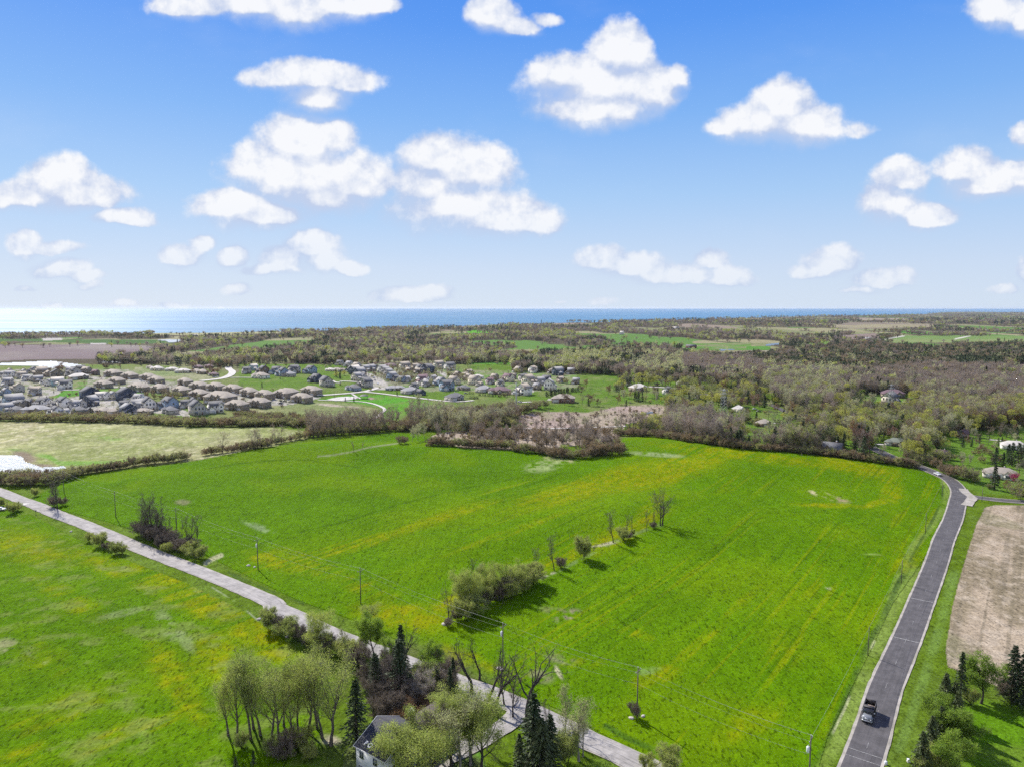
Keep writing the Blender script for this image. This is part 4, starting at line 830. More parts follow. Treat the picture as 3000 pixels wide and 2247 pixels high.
LOOK = {'bare': ('bare_tree', 'bare grey branched tree', 'tree'), 'purple': ('bare_tree', 'mauve grey bare tree', 'tree'), 'slim': ('bare_tree', 'slim bare tree', 'tree'), 'old': ('gnarled_tree', 'gnarled dark bare tree', 'tree'),
        'up': ('budding_tree', 'tall upright budding tree', 'tree'), 'bud': ('budding_tree', 'spreading yellow green tree', 'tree'), 'budp': ('budding_tree', 'pale early leafed tree', 'tree'), 'pale': ('budding_tree', 'pale barked budding tree', 'tree'),
        'leafy': ('leafy_tree', 'fresh green leafy tree', 'tree'), 'willow': ('willow_tree', 'rounded yellow green willow', 'tree'), 'rust': ('russet_tree', 'russet budded tree', 'tree'), 'spruce': ('spruce_tree', 'dark conical spruce', 'evergreen'), 'olive': ('spruce_tree', 'olive drooping spruce', 'evergreen'),
        'bush': ('bush', 'brown green bush', 'bush'), 'dusk': ('thicket_bush', 'leafless dusky bush', 'bush'), 'dead': ('dead_tree', 'bleached dead tree', 'tree'), 'blossom': ('blossom_tree', 'small white blossoming tree', 'tree'), 'pink': ('blossom_tree', 'deep pink blossoming tree', 'tree'), 'white': ('blossom_tree', 'white blossoming tree', 'tree'), 'thick': ('evergreen_tree', 'dark olive rounded evergreen', 'evergreen')}
RNG = random.Random(5); _TZ = {}
def topz(me):
    if me.name not in _TZ:
        a = np.empty(len(me.vertices) * 3, np.float32); me.vertices.foreach_get('co', a); _TZ[me.name] = float(np.percentile(a[2::3], 99.6))
    return _TZ[me.name]
def near_tree(kind, c, x, y, h, area, wide=1.0, which=None, label=None, group=None):
    g = G(c, [(x, y)])[0]; P_, h0 = PH[kind]; i = RNG.randrange(len(P_)) if which is None else which
    nm, what, cat = LOOK[kind]; r = link(nm, None, loc=g, rz=RNG.uniform(0, 6.28)); s = h / topz(P_[i][1]); r.scale = (s * wide, s * wide, s)
    link('trunk', P_[i][0], r); link('crown', P_[i][1], r)
    tag(r, label, cat, group or f'trees and bushes {area}')
    if not label: reg(r, what, area)
    return r
def mid_tree(kind, g, h, area, wide=1.0, frm='the left', label=None):
    L_ = MD[kind]; nm, what, cat = LOOK[kind]
    me_ = RNG.choice(L_); r = link(nm, me_, loc=g, rz=RNG.uniform(0, 6.28)); s = h / topz(me_); r.scale = (s * wide, s * wide, s)
    tag(r, label, cat, f'{"bushes" if cat == "bush" else "trees"} {area}')
    if not label: reg(r, what, area, frm)
    return r
# ------------------------------------------------------------------ near trees and bushes, at their places
A1 = 'in the grove by the farmhouse'
for k, x, y, h, wd in (('up', 265, 1440, 18, 1.15), ('up', 370, 1430, 19.5, 1.1), ('up', 395, 1345, 19, 1.1), ('up', 540, 1450, 18, 1.2), ('up', 610, 1480, 18.5, 1.25), ('up', 750, 1400, 18, 1.15), ('up', 840, 1380, 19.5, 1.25), ('up', 910, 1345, 18.5, 1.2), ('up', 1020, 1480, 21, 1.3), ('up', 640, 1330, 16, 1.1), ('up', 450, 1400, 17, 1.2), ('up', 700, 1450, 17, 1.2), ('up', 950, 1420, 18, 1.2), ('up', 190, 1400, 15, 1.2)):
    near_tree(k, 'h', x, y, h, A1, wd)
for k, x, y, h in (('bush', 560, 1560, 4), ('dusk', 700, 1520, 5), ('bush', 800, 1500, 4.5), ('dusk', 640, 1600, 4.5), ('bush', 300, 1500, 3), ('olive', 250, 1660, 2.6), ('spruce', 395, 1640, 3.4), ('bush', 860, 1590, 3.5)): near_tree(k, 'h', x, y, h, A1)
A2 = 'between pale road and meadow'
for k, x, y, h, wd in (('bush', 520, 545, 6.5, .8), ('dusk', 600, 560, 5, 1), ('bush', 690, 610, 6, 1), ('dusk', 760, 640, 5, 1), ('bud', 905, 690, 11.5, 1.1), ('bush', 930, 720, 6.5, 1), ('dusk', 1000, 740, 5.5, 1), ('pale', 1130, 780, 8.5, 1), ('bush', 1090, 760, 5, 1), ('bush', 1190, 800, 6, 1.1), ('dusk', 830, 690, 4.5, 1), ('dusk', 1260, 850, 6, 1)):
    near_tree(k, 'h', x, y, h, A2, wd)
A3 = 'by the farm road'
for k, x, y, h, wd in (('bud', 1320, 520, 7.5, 1.35), ('leafy', 1370, 760, 11, 1), ('leafy', 1480, 850, 9, .8), ('spruce', 1590, 960, 15, .9), ('old', 1620, 840, 13, .8), ('leafy', 1760, 950, 10.5, 1.1), ('bare', 1880, 980, 9.5, .9), ('spruce', 2010, 1100, 10.5, .7), ('spruce', 1400, 1060, 10, .9), ('bare', 1520, 1190, 16, .85), ('dead', 1760, 1190, 11, .7),
                  ('spruce', 1580, 1160, 16.5, 1.35), ('spruce', 1380, 1120, 12, 1.2), ('bare', 1440, 1080, 12, 1), ('bare', 1700, 1120, 11, 1), ('bare', 1860, 1060, 10, 1.1), ('dusk', 1940, 1050, 8, 1.1), ('dusk', 1500, 1000, 8, 1.1), ('bush', 1780, 1100, 8, 1.1), ('dusk', 1640, 1220, 9, 1.2), ('bare', 1360, 1230, 10, 1), ('dusk', 1400, 1150, 7, 1.1), ('dusk', 1460, 1290, 7, 1), ('dusk', 1330, 1000, 6, 1), ('bare', 1310, 1010, 11, .5), ('spruce', 1230, 1500, 15.5, 1.15), ('rust', 1650, 1330, 5.2, 1.2), ('dusk', 1800, 1240, 7, 1.2), ('olive', 1880, 1120, 8, .9), ('dusk', 1580, 1120, 7, 1)):
    near_tree(k, 'h', x, y, h, A3, wd)
for k, x, y, h, wd in (('pale', 1560, 1730, 11, 1.2), ('bud', 1620, 1800, 12.5, 1.35), ('bud', 1840, 1780, 12.5, 1.35), ('bare', 1990, 1680, 15, .9), ('pale', 2150, 1640, 16, 1.1), ('bud', 1960, 1500, 14, 1), ('bud', 1720, 1700, 12, 1.3), ('bare', 1900, 1600, 13, 1), ('pale', 2060, 1560, 13, 1), ('rust', 1720, 1330, 7, 1.1), ('dusk', 1600, 1290, 6, 1.1)):
    near_tree(k, 'h', x, y, h, 'close round the farmhouse', wd)
A4 = 'at the farm road junction'
for k, x, y, h, wd in (('old', 255, 900, 13, .9), ('old', 330, 770, 10, .8), ('old', 470, 1100, 15, .9), ('old', 755, 1200, 16.5, 1.15), ('spruce', 830, 1600, 16.5, 1.3), ('spruce', 985, 1600, 12, 1.2), ('bud', 340, 1610, 15, 1.1), ('pale', 150, 1660, 15, 1.25), ('bare', 60, 1500, 13, 1), ('bare', 560, 1000, 12, .8), ('bare', 640, 1120, 12, .8), ('old', 420, 960, 13, .8), ('olive', 900, 1640, 12, 1.5), ('slim', 960, 1480, 13, .5), ('pale', 1125, 1340, 12.5, .9), ('pale', 1250, 1520, 13.5, 1.15), ('pale', 1290, 1480, 10, 1),
                  ('bud', 250, 1520, 14, 1), ('bud', 80, 1560, 12, .9), ('pale', 400, 1420, 8, 1), ('bush', 1130, 1540, 6.5, 1), ('spruce', 60, 1000, 9.5, .9), ('bush', 30, 930, 5, 1), ('olive', 700, 1560, 7, 1), ('bush', 2090, 1600, 4.5, 1.2), ('bush', 1890, 1620, 3.4, 1)):
    near_tree(k, 'J', x, y, h, A4, wd)
near_tree('dusk', 'J', 1775, 1125, 3.9, 'at the foot of a utility pole in the crop field', .75, label='round dusky bush at the foot of the crop field utility pole')
A5 = 'on the crop field fence line'
for k, x, y, h, wd in (('bare', 2045, 520, 14.5, .9), ('bare', 2030, 524, 13, .8), ('bush', 1010, 985, 6, 1), ('bush', 850, 1075, 6, 1.1), ('bush', 740, 1100, 6, 1.1), ('bush', 590, 1160, 6, 1.1), ('bud', 600, 1120, 10, 1), ('bud', 470, 1210, 10, 1), ('bush', 480, 1250, 6, 1.1), ('slim', 1915, 560, 8, .7), ('slim', 1975, 540, 6.5, .8), ('dusk', 1975, 545, 2.4, 1), ('slim', 1803, 600, 7.5, .45), ('bush', 1803, 605, 2.5, .8), ('slim', 1750, 600, 7.8, .7), ('bush', 1725, 640, 4.6, 1), ('dusk', 1770, 630, 2.4, 1), ('slim', 1648, 662, 12, .9), ('bush', 1400, 790, 7.5, .85),
                  ('dusk', 1225, 865, 3.4, 1), ('slim', 1170, 885, 12, .85), ('slim', 1000, 905, 7.8, 1.1), ('slim', 1045, 940, 4, .8), ('bush', 980, 1010, 6.5, 1), ('dusk', 920, 1020, 5.5, 1), ('bud', 860, 1070, 9.5, .9), ('bud', 790, 1080, 9.5, 1), ('bush', 800, 1110, 5.5, 1), ('bush', 900, 1060, 6, 1), ('old', 690, 1110, 11.5, .8), ('bud', 650, 1080, 11, .9),
                  ('dusk', 620, 1170, 4.5, 1), ('dusk', 720, 1130, 5, 1), ('pale', 560, 1100, 9.5, .7), ('slim', 490, 1080, 11, .6), ('bud', 400, 1220, 11.5, .9), ('bud', 520, 1190, 9.5, .85), ('bush', 430, 1290, 6, 1), ('bush', 520, 1240, 5, 1), ('bare', 320, 1310, 11, .55), ('dusk', 390, 1290, 3.5, 1), ('dusk', 310, 1340, 2.5, 1)):
    near_tree(k, 'T', x, y, h * 1.16, A5, wd * 1.05)
A6 = 'in the clump by the pale road'
for k, x, y, h, wd in (('bare', 1240, 610, 19.5, .8), ('bare', 1262, 625, 17, .8), ('bare', 1215, 600, 16, .8), ('bare', 1160, 580, 14, .9), ('bare', 1325, 640, 13, .7), ('slim', 1320, 610, 10, .8), ('slim', 1380, 620, 9, .7), ('slim', 1430, 640, 10.5, .3), ('slim', 1480, 660, 8, .7), ('slim', 1520, 680, 13, .8), ('slim', 1590, 690, 13.5, .9), ('slim', 1560, 700, 12, .9), ('dusk', 1130, 600, 6, 1), ('dusk', 1180, 620, 6, 1), ('dusk', 1210, 640, 6.5, 1.1), ('dusk', 1270, 650, 6.5, 1.1), ('dusk', 1310, 660, 6.5, 1.1), ('dusk', 1300, 705, 5, 1), ('dusk', 1350, 680, 6, 1.1), ('dusk', 1400, 700, 6, 1.1), ('dusk', 1450, 740, 5.5, 1.1), ('bush', 1540, 750, 5, 1.1), ('bush', 1600, 790, 5.2, 1.1), ('dusk', 1570, 730, 5, 1), ('bush', 1360, 740, 4, 1), ('dusk', 1500, 715, 5.5, 1.1), ('slim', 1270, 620, 12, .9), ('slim', 1200, 600, 12, .9)):
    near_tree(k, 'L', x, y, h, A6, wd)
A7 = 'beside the pale road near the pond'
for k, x, y, h, wd in (('bush', 725, 650, 3.6, 1), ('bush', 815, 690, 5.4, 1.1), ('bush', 940, 750, 4.6, 1.2), ('dusk', 880, 720, 3.5, 1), ('bush', 990, 750, 3.5, 1), ('bare', 465, 390, 18, .7), ('slim', 440, 385, 13, .9), ('dusk', 440, 370, 5, 1), ('dusk', 510, 360, 4, 1), ('bush', 285, 285, 4.2, 1), ('bare', 250, 215, 6.5, 1.4), ('bush', 95, 425, 5, 1.1), ('bush', 145, 400, 4, 1), ('bush', 10, 370, 4, 1), ('bush', -20, 380, 4, 1)):
    near_tree(k, 'L', x, y, h, A7, wd)
A8 = 'in the yard beside the stubble field'
for k, x, y, h, wd in (('spruce', 1690, 1120, 12.5, .8), ('olive', 1560, 1260, 11, 1.05), ('olive', 1640, 1270, 9, 1.1), ('olive', 1660, 1380, 10, 1), ('leafy', 1860, 1140, 11.5, 1.2), ('leafy', 1560, 1390, 9, 1.2), ('leafy', 1700, 1520, 9, 1.25), ('leafy', 1560, 1640, 9, 1.3), ('spruce', 2110, 1120, 14, 1.1), ('spruce', 2200, 1150, 14, 1.1), ('dusk', 2060, 1100, 5, 1), ('leafy', 1590, 1440, 8, 1), ('leafy', 1680, 1560, 8.5, 1.1), ('olive', 1450, 1560, 9, 1.1), ('olive', 1380, 1700, 9, 1.1), ('leafy', 1620, 1720, 8, 1.1), ('bush', 1500, 1700, 5, 1.2), ('olive', 1530, 1480, 9, 1.1), ('bush', 1780, 1150, 3.5, 1), ('spruce', 2290, 1240, 12, 1.1)):
    near_tree(k, 'R', x, y, h, A8, wd)

# ------------------------------------------------------------------ hedgerows
def along(c, pts, n, jx=2., jy=.6):
    q = np.array(S(c, pts)); s = np.concatenate([[0], np.cumsum(np.linalg.norm(np.diff(q, axis=0), axis=1))]); out = []
    for i in range(n):
        t = (i + RNG.random() * .6) / n * s[-1]; out.append((np.interp(t, s, q[:, 0]) + RNG.uniform(-jx, jx), np.interp(t, s, q[:, 1]) + RNG.uniform(-jy, jy)))
    return ground([p[0] for p in out], [p[1] for p in out])
def hedge(c, pts, n, kinds, h0, h1, area, jx=2, jy=.8, wide=(.9, 1.3), frm='the left'):
    for g in along(c, pts, n, jx, jy): mid_tree(RNG.choice(kinds), g, RNG.uniform(h0, h1), area, RNG.uniform(*wide), frm)
HA = 'in the hedge above the dry field'
hedge('a', [(-60, 1055), (1000, 1072), (1560, 1100), (2209, 1100)], 62, ['bush', 'bush', 'dusk'], 5, 7.6, HA, 2, 1.2, (1.2, 1.7))
hedge('a', [(-60, 1035), (1000, 1050), (1560, 1080), (2209, 1085)], 50, ['dusk', 'bush', 'dusk', 'bush'], 4.5, 7, HA, 2, 1.2, (1.2, 1.7))
HB = 'in the hedge below the dry field'
hedge('a', [(505, 1512), (700, 1485), (860, 1462), (1000, 1442), (1035, 1432)], 17, ['dusk', 'bush'], 3.6, 5.4, HB, 1, .6, (1.1, 1.5))
hedge('a', [(1060, 1425), (1250, 1402), (1400, 1390), (1530, 1362)], 13, ['dusk', 'bush', 'dusk'], 4.5, 6.4, HB, 1, .6, (1, 1.4))
hedge('a', [(1660, 1335), (1850, 1310), (2000, 1290), (2209, 1262)], 14, ['dusk', 'bush'], 4, 6.2, HB, 1, .6)
hedge('b', [(-10, 1290), (120, 1275), (300, 1245), (460, 1210), (560, 1195)], 14, ['dusk', 'bush'], 4, 6, HB, 1, .6)
for x, y, h in ((1800, 1320, 15), (2050, 1285, 13), (2080, 1285, 14), (2200, 1270, 13), (1500, 1365, 7)): mid_tree('bare', G('a', [(x, y)])[0], h, HB, .9)
for x, y, h in ((130, 1270, 14), (165, 1260, 13), (290, 1240, 15), (340, 1235, 14), (495, 1205, 10), (430, 1220, 7)): mid_tree('bare', G('b', [(x, y)])[0], h, HB, .8)
HC_ = 'in the hedge round the pond'
hedge('L', [(-60, 190), (100, 195), (250, 200), (400, 190), (520, 160), (620, 130)], 15, ['bush', 'dusk', 'bush'], 4.5, 7, HC_, 3, 1.5, (1.1, 1.5)); hedge('L', [(-60, 150), (200, 150), (330, 140), (500, 130)], 9, ['bush', 'leafy', 'dusk'], 4.5, 6.5, HC_, 3, 1.2)
HD = 'in the belt beyond the crop field'
hedge('b', [(560, 1190), (760, 1170), (1000, 1160), (1200, 1140), (1380, 1130)], 26, ['dusk', 'bush'], 4.5, 7, HD, 2, 1.4)
hedge('b', [(0, 1085), (300, 1090), (560, 1100), (900, 1110), (1380, 1110)], 30, ['bush', 'dusk'], 5, 8, HD, 2, 2.5, (1.2, 1.6))
hedge('b', [(560, 1190), (700, 1175), (900, 1165), (1100, 1150)], 15, ['slim', 'bare', 'bare'], 12, 17, HD, 3, 1)
for x, y, h, k in ((740, 1180, 16, 'bare'), (780, 1180, 18, 'bare'), (830, 1170, 17, 'bare'), (1020, 1150, 17, 'slim'), (1050, 1150, 18, 'slim'), (600, 1195, 13, 'bare'), (640, 1190, 14, 'bare'), (1300, 1090, 16, 'slim'), (1240, 1070, 14, 'slim'), (1430, 1100, 17, 'bare'), (1470, 1090, 18, 'bare'), (1530, 1100, 16, 'bare'), (1570, 1090, 15, 'bare'), (1720, 1060, 16, 'bare'), (1880, 1100, 18, 'bare'), (1700, 1040, 13, 'willow'), (1450, 1220, 13, 'budp'), (1400, 1230, 10, 'budp'), (1500, 1200, 12, 'budp'), (1620, 1230, 15, 'purple'), (1680, 1200, 14, 'bare'), (1740, 1230, 16, 'bare'), (1310, 1245, 6, 'dusk'), (1340, 1240, 5, 'dusk'), (1560, 1250, 7, 'leafy'), (1600, 1255, 6, 'bush'), (2040, 1050, 9, 'thick'), (2120, 1060, 12, 'budp'), (1820, 1150, 9, 'budp'), (1200, 1130, 7, 'leafy'), (930, 1310, 7, 'slim'), (1000, 1290, 5.4, 'slim')):
    mid_tree(k, G('b', [(x, y)])[0], h, HD)
hedge('b', [(1540, 1255), (1700, 1262), (1900, 1272), (2209, 1285)], 24, ['dusk', 'bush', 'dusk'], 4, 6.5, HD, 2, 1.5)
hedge('b', [(1380, 1140), (1500, 1120), (1700, 1110), (1900, 1090), (2209, 1060)], 34, ['dusk', 'bush', 'dusk', 'bare'], 5, 9, HD, 4, 4)
hedge('b', [(1380, 1050), (1600, 1040), (1800, 1000), (2209, 960)], 20, ['dusk', 'bush'], 5, 8, HD, 3, 3)
HE = 'between the marsh and the crop field'
hedge('c', [(280, 1300), (500, 1320), (620, 1345), (790, 1362), (880, 1355)], 24, ['dusk', 'bush', 'dusk'], 4, 6.5, HE, 2, 2)
hedge('c', [(880, 1350), (1000, 1335), (1100, 1330), (1170, 1320)], 15, ['dusk', 'dusk', 'bare'], 6, 9, HE, 2, 2)
hedge('c', [(860, 1300), (1000, 1290), (1120, 1270)], 12, ['purple', 'dusk', 'bare'], 7, 11, HE, 2, 2)
for x, y, h, k in ((700, 1330, 9, 'leafy'), (830, 1350, 10, 'bare'), (590, 1320, 11, 'slim'), (400, 1240, 13, 'bare'), (330, 1240, 10, 'bare'), (640, 1240, 11, 'slim'), (720, 1250, 9, 'budp'), (50, 1260, 6, 'leafy'), (980, 1310, 9, 'budp'), (820, 1300, 12, 'bare'), (560, 1270, 10, 'slim'), (780, 1180, 12, 'slim'), (670, 1130, 14, 'slim'), (750, 1120, 15, 'purple'), (800, 1130, 15, 'slim'), (860, 1130, 11, 'budp'), (960, 1150, 11, 'slim')): mid_tree(k, G('c', [(x, y)])[0], h, HE)
hedge('c', [(0, 1080), (250, 1060), (330, 1020), (450, 960), (560, 960)], 26, ['dusk', 'bush', 'bare', 'budp'], 6, 11, HE, 4, 4)
hedge('c', [(0, 1180), (400, 1190), (800, 1200), (1050, 1170)], 26, ['dusk', 'dusk', 'bare', 'slim'], 4, 9, HE, 6, 5)
HF = 'on the upper rim of the crop field'
hedge('c', [(1110, 1175), (1300, 1180), (1500, 1195), (1700, 1225), (1900, 1250), (2209, 1290)], 42, ['dusk', 'bush', 'dusk'], 4, 6.5, HF, 2, 1, (1.1, 1.5))
hedge('c', [(1160, 1160), (1200, 1165), (1240, 1165), (1340, 1170), (1380, 1172)], 8, ['slim', 'bare'], 15, 19, HF, 2, .5, (.8, 1))
hedge('c', [(1480, 1180), (1600, 1195), (1720, 1215), (1850, 1235), (2040, 1260)], 24, ['purple', 'purple', 'purple', 'bare'], 12, 18, HF, 3, 1.5, (1, 1.3))
hedge('c', [(1480, 1140), (1640, 1150), (1800, 1170), (2000, 1190)], 18, ['purple', 'budp', 'purple'], 11, 15, HF, 3, 2)
hedge('c', [(2040, 1260), (2209, 1280)], 7, ['bare', 'spruce'], 8, 13, HF)
hedge('d', [(0, 1290), (300, 1305), (560, 1330), (800, 1360), (1100, 1400), (1340, 1440)], 46, ['dusk', 'bush', 'dusk'], 3.5, 5.5, HF, 2, 1, (1.1, 1.5))
hedge('d', [(0, 1270), (200, 1285), (400, 1300), (600, 1320)], 24, ['bare', 'budp', 'bare', 'purple'], 9, 14, HF, 3, 1.5)
for x, y, h, k in ((350, 1300, 15, 'bare'), (480, 1290, 13, 'bud'), (640, 1270, 12, 'budp'), (750, 1300, 12, 'spruce'), (700, 1290, 9, 'spruce'), (900, 1340, 17, 'rust'), (975, 1260, 14, 'budp'), (880, 1200, 20, 'willow'), (960, 1150, 17, 'willow'), (1150, 1240, 9, 'budp'), (1210, 1330, 8, 'budp'), (1050, 1350, 8, 'budp'), (1170, 1230, 11, 'rust'), (1360, 1240, 17, 'rust'), (1300, 1260, 14, 'purple'), (370, 1110, 15, 'willow'), (320, 1090, 13, 'willow'), (200, 1110, 13, 'bare'), (450, 1100, 9, 'spruce'),
                   (1020, 1010, 16, 'purple'), (1450, 1390, 9, 'bud'), (1520, 1400, 8, 'bud'), (1260, 1370, 7, 'dusk'), (1330, 1390, 8, 'bush'), (1400, 1410, 7, 'bush'), (1480, 1430, 6, 'dusk'), (1560, 1400, 8, 'bush'), (1600, 1500, 6, 'dusk'), (1660, 1520, 7, 'dusk'), (1740, 1540, 8, 'bush'), (1800, 1540, 6, 'bush'), (1560, 1480, 6, 'dusk'), (1700, 1500, 6, 'dusk'),
                   (1880, 1380, 11, 'rust'), (1760, 1420, 7, 'budp'), (1980, 1420, 11, 'spruce'), (2040, 1430, 9, 'spruce'), (2110, 1420, 14, 'spruce'), (2160, 1420, 14, 'spruce'), (2205, 1420, 13, 'spruce'), (2080, 1400, 12, 'spruce'), (1970, 1610, 13, 'spruce'), (2080, 1640, 7, 'rust'), (2130, 1550, 6.5, 'pink'), (2180, 1690, 9, 'bush'), (2000, 1260, 6, 'spruce'), (2030, 1255, 6, 'spruce'), (1470, 1280, 8, 'budp'), (1560, 1270, 8, 'budp'), (1640, 1180, 17, 'budp'), (1720, 1180, 15, 'budp'), (1500, 1280, 8, 'bush'), (1850, 1240, 6, 'spruce'), (1920, 1250, 6, 'bare'), (2070, 1190, 10, 'thick'), (2150, 1200, 9, 'spruce'), (1740, 1260, 7, 'rust'),
                   (1870, 1120, 16, 'leafy'), (1920, 1110, 17, 'willow'), (2000, 1110, 18, 'purple'), (2080, 1110, 17, 'rust'), (2170, 1080, 18, 'willow'), (1200, 1230, 14, 'purple'), (1100, 1100, 16, 'bud'), (1110, 1060, 14, 'thick'), (1250, 1110, 15, 'budp'), (1000, 1100, 13, 'leafy'), (1270, 840, 9, 'willow'), (1670, 860, 16, 'willow'), (640, 870, 15, 'willow'), (690, 950, 14, 'willow'), (480, 660, 12, 'willow'), (250, 820, 10, 'spruce'), (220, 920, 9, 'thick'), (40, 880, 16, 'rust'), (30, 960, 15, 'rust'), (110, 950, 12, 'spruce'), (780, 870, 12, 'spruce'), (850, 850, 10, 'spruce'), (815, 905, 7, 'spruce'), (980, 910, 8, 'thick'), (2180, 850, 14, 'willow'), (900, 850, 9, 'leafy')):
    mid_tree(k, G('d', [(x, y)])[0], h, 'beyond the dark road bend')
# scattered through the settled land: each its own tree
def scatter(c, poly_, n, kinds, h0, h1, area, avoid=(), mind=5):
    P_ = S(c, poly_); xs = [p[0] for p in P_]; ys = [p[1] for p in P_]; q = []
    while len(q) < n:
        x, y = RNG.uniform(min(xs), max(xs)), RNG.uniform(min(ys), max(ys))
        if pip(np.array([x]), np.array([y]), P_)[0]: q.append((x, y))
    for g in ground([p[0] for p in q], [p[1] for p in q]): mid_tree(RNG.choice(kinds), g, RNG.uniform(h0, h1), area)
scatter('d', [(140, 830), (320, 800), (620, 830), (620, 900), (200, 880)], 26, ['purple', 'purple', 'budp', 'bud'], 14, 19, 'in the aspen stand')
scatter('d', [(300, 930), (620, 930), (620, 990), (320, 990)], 14, ['purple', 'budp'], 15, 18, 'in the aspen stand')
scatter('d', [(480, 1000), (850, 980), (1300, 960), (1800, 1000), (1750, 1180), (1350, 1200), (1200, 1120), (880, 1060), (520, 1050)], 46, ['bush', 'purple', 'bud', 'rust', 'budp', 'thick', 'bare'], 7, 14, 'beyond the dark road bend')
scatter('d', [(1650, 1300), (2200, 1180), (2200, 1120), (1650, 1130)], 12, ['budp', 'bare', 'spruce'], 5, 11, 'beyond the dark road bend')
scatter('c', [(1100, 800), (1650, 760), (2209, 800), (2209, 960), (1700, 900), (1620, 960), (1200, 930)], 34, ['spruce', 'budp', 'bare', 'bud', 'purple', 'rust'], 6, 12, 'round the lawns beyond the marsh')
scatter('c', [(1150, 690), (1620, 690), (1620, 780), (1150, 780)], 20, ['bud', 'budp', 'willow', 'bare', 'spruce'], 8, 12, 'round the lawns beyond the marsh')
scatter('c', [(1500, 1040), (1650, 900), (2209, 1000), (2209, 1230), (2060, 1200), (1800, 1050)], 26, ['budp', 'bush', 'bare', 'spruce', 'leafy'], 5, 11, 'round the lawns beyond the marsh')
for x, y, h, k in ((1270, 900, 10, 'spruce'), (1300, 905, 11, 'spruce'), (1330, 900, 10, 'spruce'), (1325, 770, 12, 'spruce'), (900, 935, 12, 'rust'), (700, 930, 12, 'rust'), (830, 850, 11, 'rust'), (1060, 850, 12, 'rust'), (880, 790, 11, 'rust'), (1495, 770, 9, 'white'), (1200, 790, 7, 'white'), (1440, 775, 4, 'white'), (1700, 780, 13, 'budp'), (1740, 770, 12, 'willow'), (1290, 770, 11, 'willow'), (1390, 750, 11, 'bud'), (1130, 925, 10, 'rust')):
    mid_tree(k, G('c', [(x, y)])[0], h, 'round the lawns beyond the marsh')
AS = 'among the subdivision houses'
scatter('3', [(1250, 200), (2200, 200), (2200, 480), (1640, 400), (1480, 280)], 30, ['budp', 'bare', 'rust', 'bush'], 5, 9, AS)
scatter('4', [(100, 260), (1500, 280), (2100, 300), (2100, 480), (1250, 470), (700, 400), (100, 440)], 44, ['budp', 'bare', 'bare', 'purple', 'bush'], 5, 9, AS)
scatter('3', [(560, 240), (1000, 200), (1020, 300), (620, 320)], 12, ['budp', 'bare', 'thick'], 6, 10, AS)
scatter('2', [(700, 220), (1250, 200), (1250, 380), (760, 330)], 22, ['bare', 'dusk', 'rust'], 5, 9, AS)
scatter('2', [(100, 600), (620, 620), (620, 720), (120, 690)], 18, ['dusk', 'bush', 'bare'], 3, 6, AS)
scatter('1', [(600, 160), (900, 140), (1300, 140), (1700, 130), (1900, 180), (1500, 180), (700, 220)], 20, ['bare', 'dusk', 'rust'], 6, 10, AS)
scatter('3', [(820, 330), (980, 340), (980, 420), (820, 400)], 6, ['willow', 'thick', 'spruce'], 7, 11, AS)
for x, y, h in ((380, 735, 16), (450, 735, 18), (570, 720, 10)): mid_tree('bare', G('2', [(x, y)])[0], h, AS)
for x, y, h in ((965, 735, 4.5), (1090, 745, 5.5), (1725, 650, 5), (890, 500, 5), (1975, 670, 4), (2045, 680, 3), (2090, 680, 3), (2120, 690, 2.6)): mid_tree('spruce', G('3', [(x, y)])[0], h, AS)
for x, y, h, k in ((1535, 710, 6, 'slim'), (1610, 840, 1.8, 'bush'), (1670, 835, 1.8, 'bush'), (350, 770, 5, 'bud')): mid_tree(k, G('3', [(x, y)])[0], h, AS)
hedge('4', [(1730, 640), (1900, 600), (2080, 570), (2200, 560)], 22, ['spruce'], 4.5, 6.5, 'in the screen behind the brick house', 1, .5, (1.1, 1.4))
hedge('4', [(640, 600), (720, 600)], 4, ['spruce'], 2.5, 3.2, AS, 1, .3); hedge('4', [(660, 665), (780, 668)], 7, ['spruce'], 3, 3.6, AS, 1, .3)
hedge('4', [(770, 620), (900, 630), (1060, 640), (1200, 630)], 16, ['spruce', 'bush'], 2.5, 4.5, AS, 1, .6)
scatter('4', [(650, 110), (1060, 110), (1060, 150), (650, 140)], 22, ['spruce'], 10, 15, 'beyond the small green field')
mid_tree('slim', G('d', [(410, 1362)])[0], 4, HF, .5)
SMALL_TREES_END = 1

# ------------------------------------------------------------------ far woods: one mass nobody could count
def farproto(seed, kind):
    rng = np.random.default_rng(seed); mb = MB()
    if kind == 'con':
        n = 120; z = rng.random(n) ** .8; a = rng.random(n) * 6.28; r = 2.3 * (1 - z) + .1; P_ = np.stack([np.cos(a) * r * rng.random(n) ** .4, np.sin(a) * r * rng.random(n) ** .4, z * 11 + .4], 1); leaves(mb, rng, P_, 1.3, 0)
    else:
        Wd, n = (4.6, 190) if kind != 'rnd' else (5.2, 210)
        cs = rng.normal(size=(7, 3)) * np.array([1.7, 1.7, 1.5]) + np.array([0, 0, 7.6]); k = rng.integers(0, 7, n); P_ = cs[k] + rdir(rng, n) * (1.2 + 1.2 * rng.random(n))[:, None]
        if kind == 'rnd': leaves(mb, rng, P_, 1.15, 0)
        else:
            d = (P_ - np.array([0, 0, 3.0])) ; d /= np.linalg.norm(d, axis=1)[:, None]; d = d + rdir(rng, n) * .35
            ribbons(mb, rng, P_ - d * 1.3, P_ + d * .9, .30, 0, .4); leaves(mb, rng, P_, .55, 0)
        for j in range(7):
            a = rng.random() * 6.28; s = np.array([math.cos(a), math.sin(a), 0]); mb.tube([s * .2 + np.array([0, 0, -.3]), s * 1.2 + np.array([0, 0, 5.])], [.16, .08], 3, 1, cap=False)
    return mb
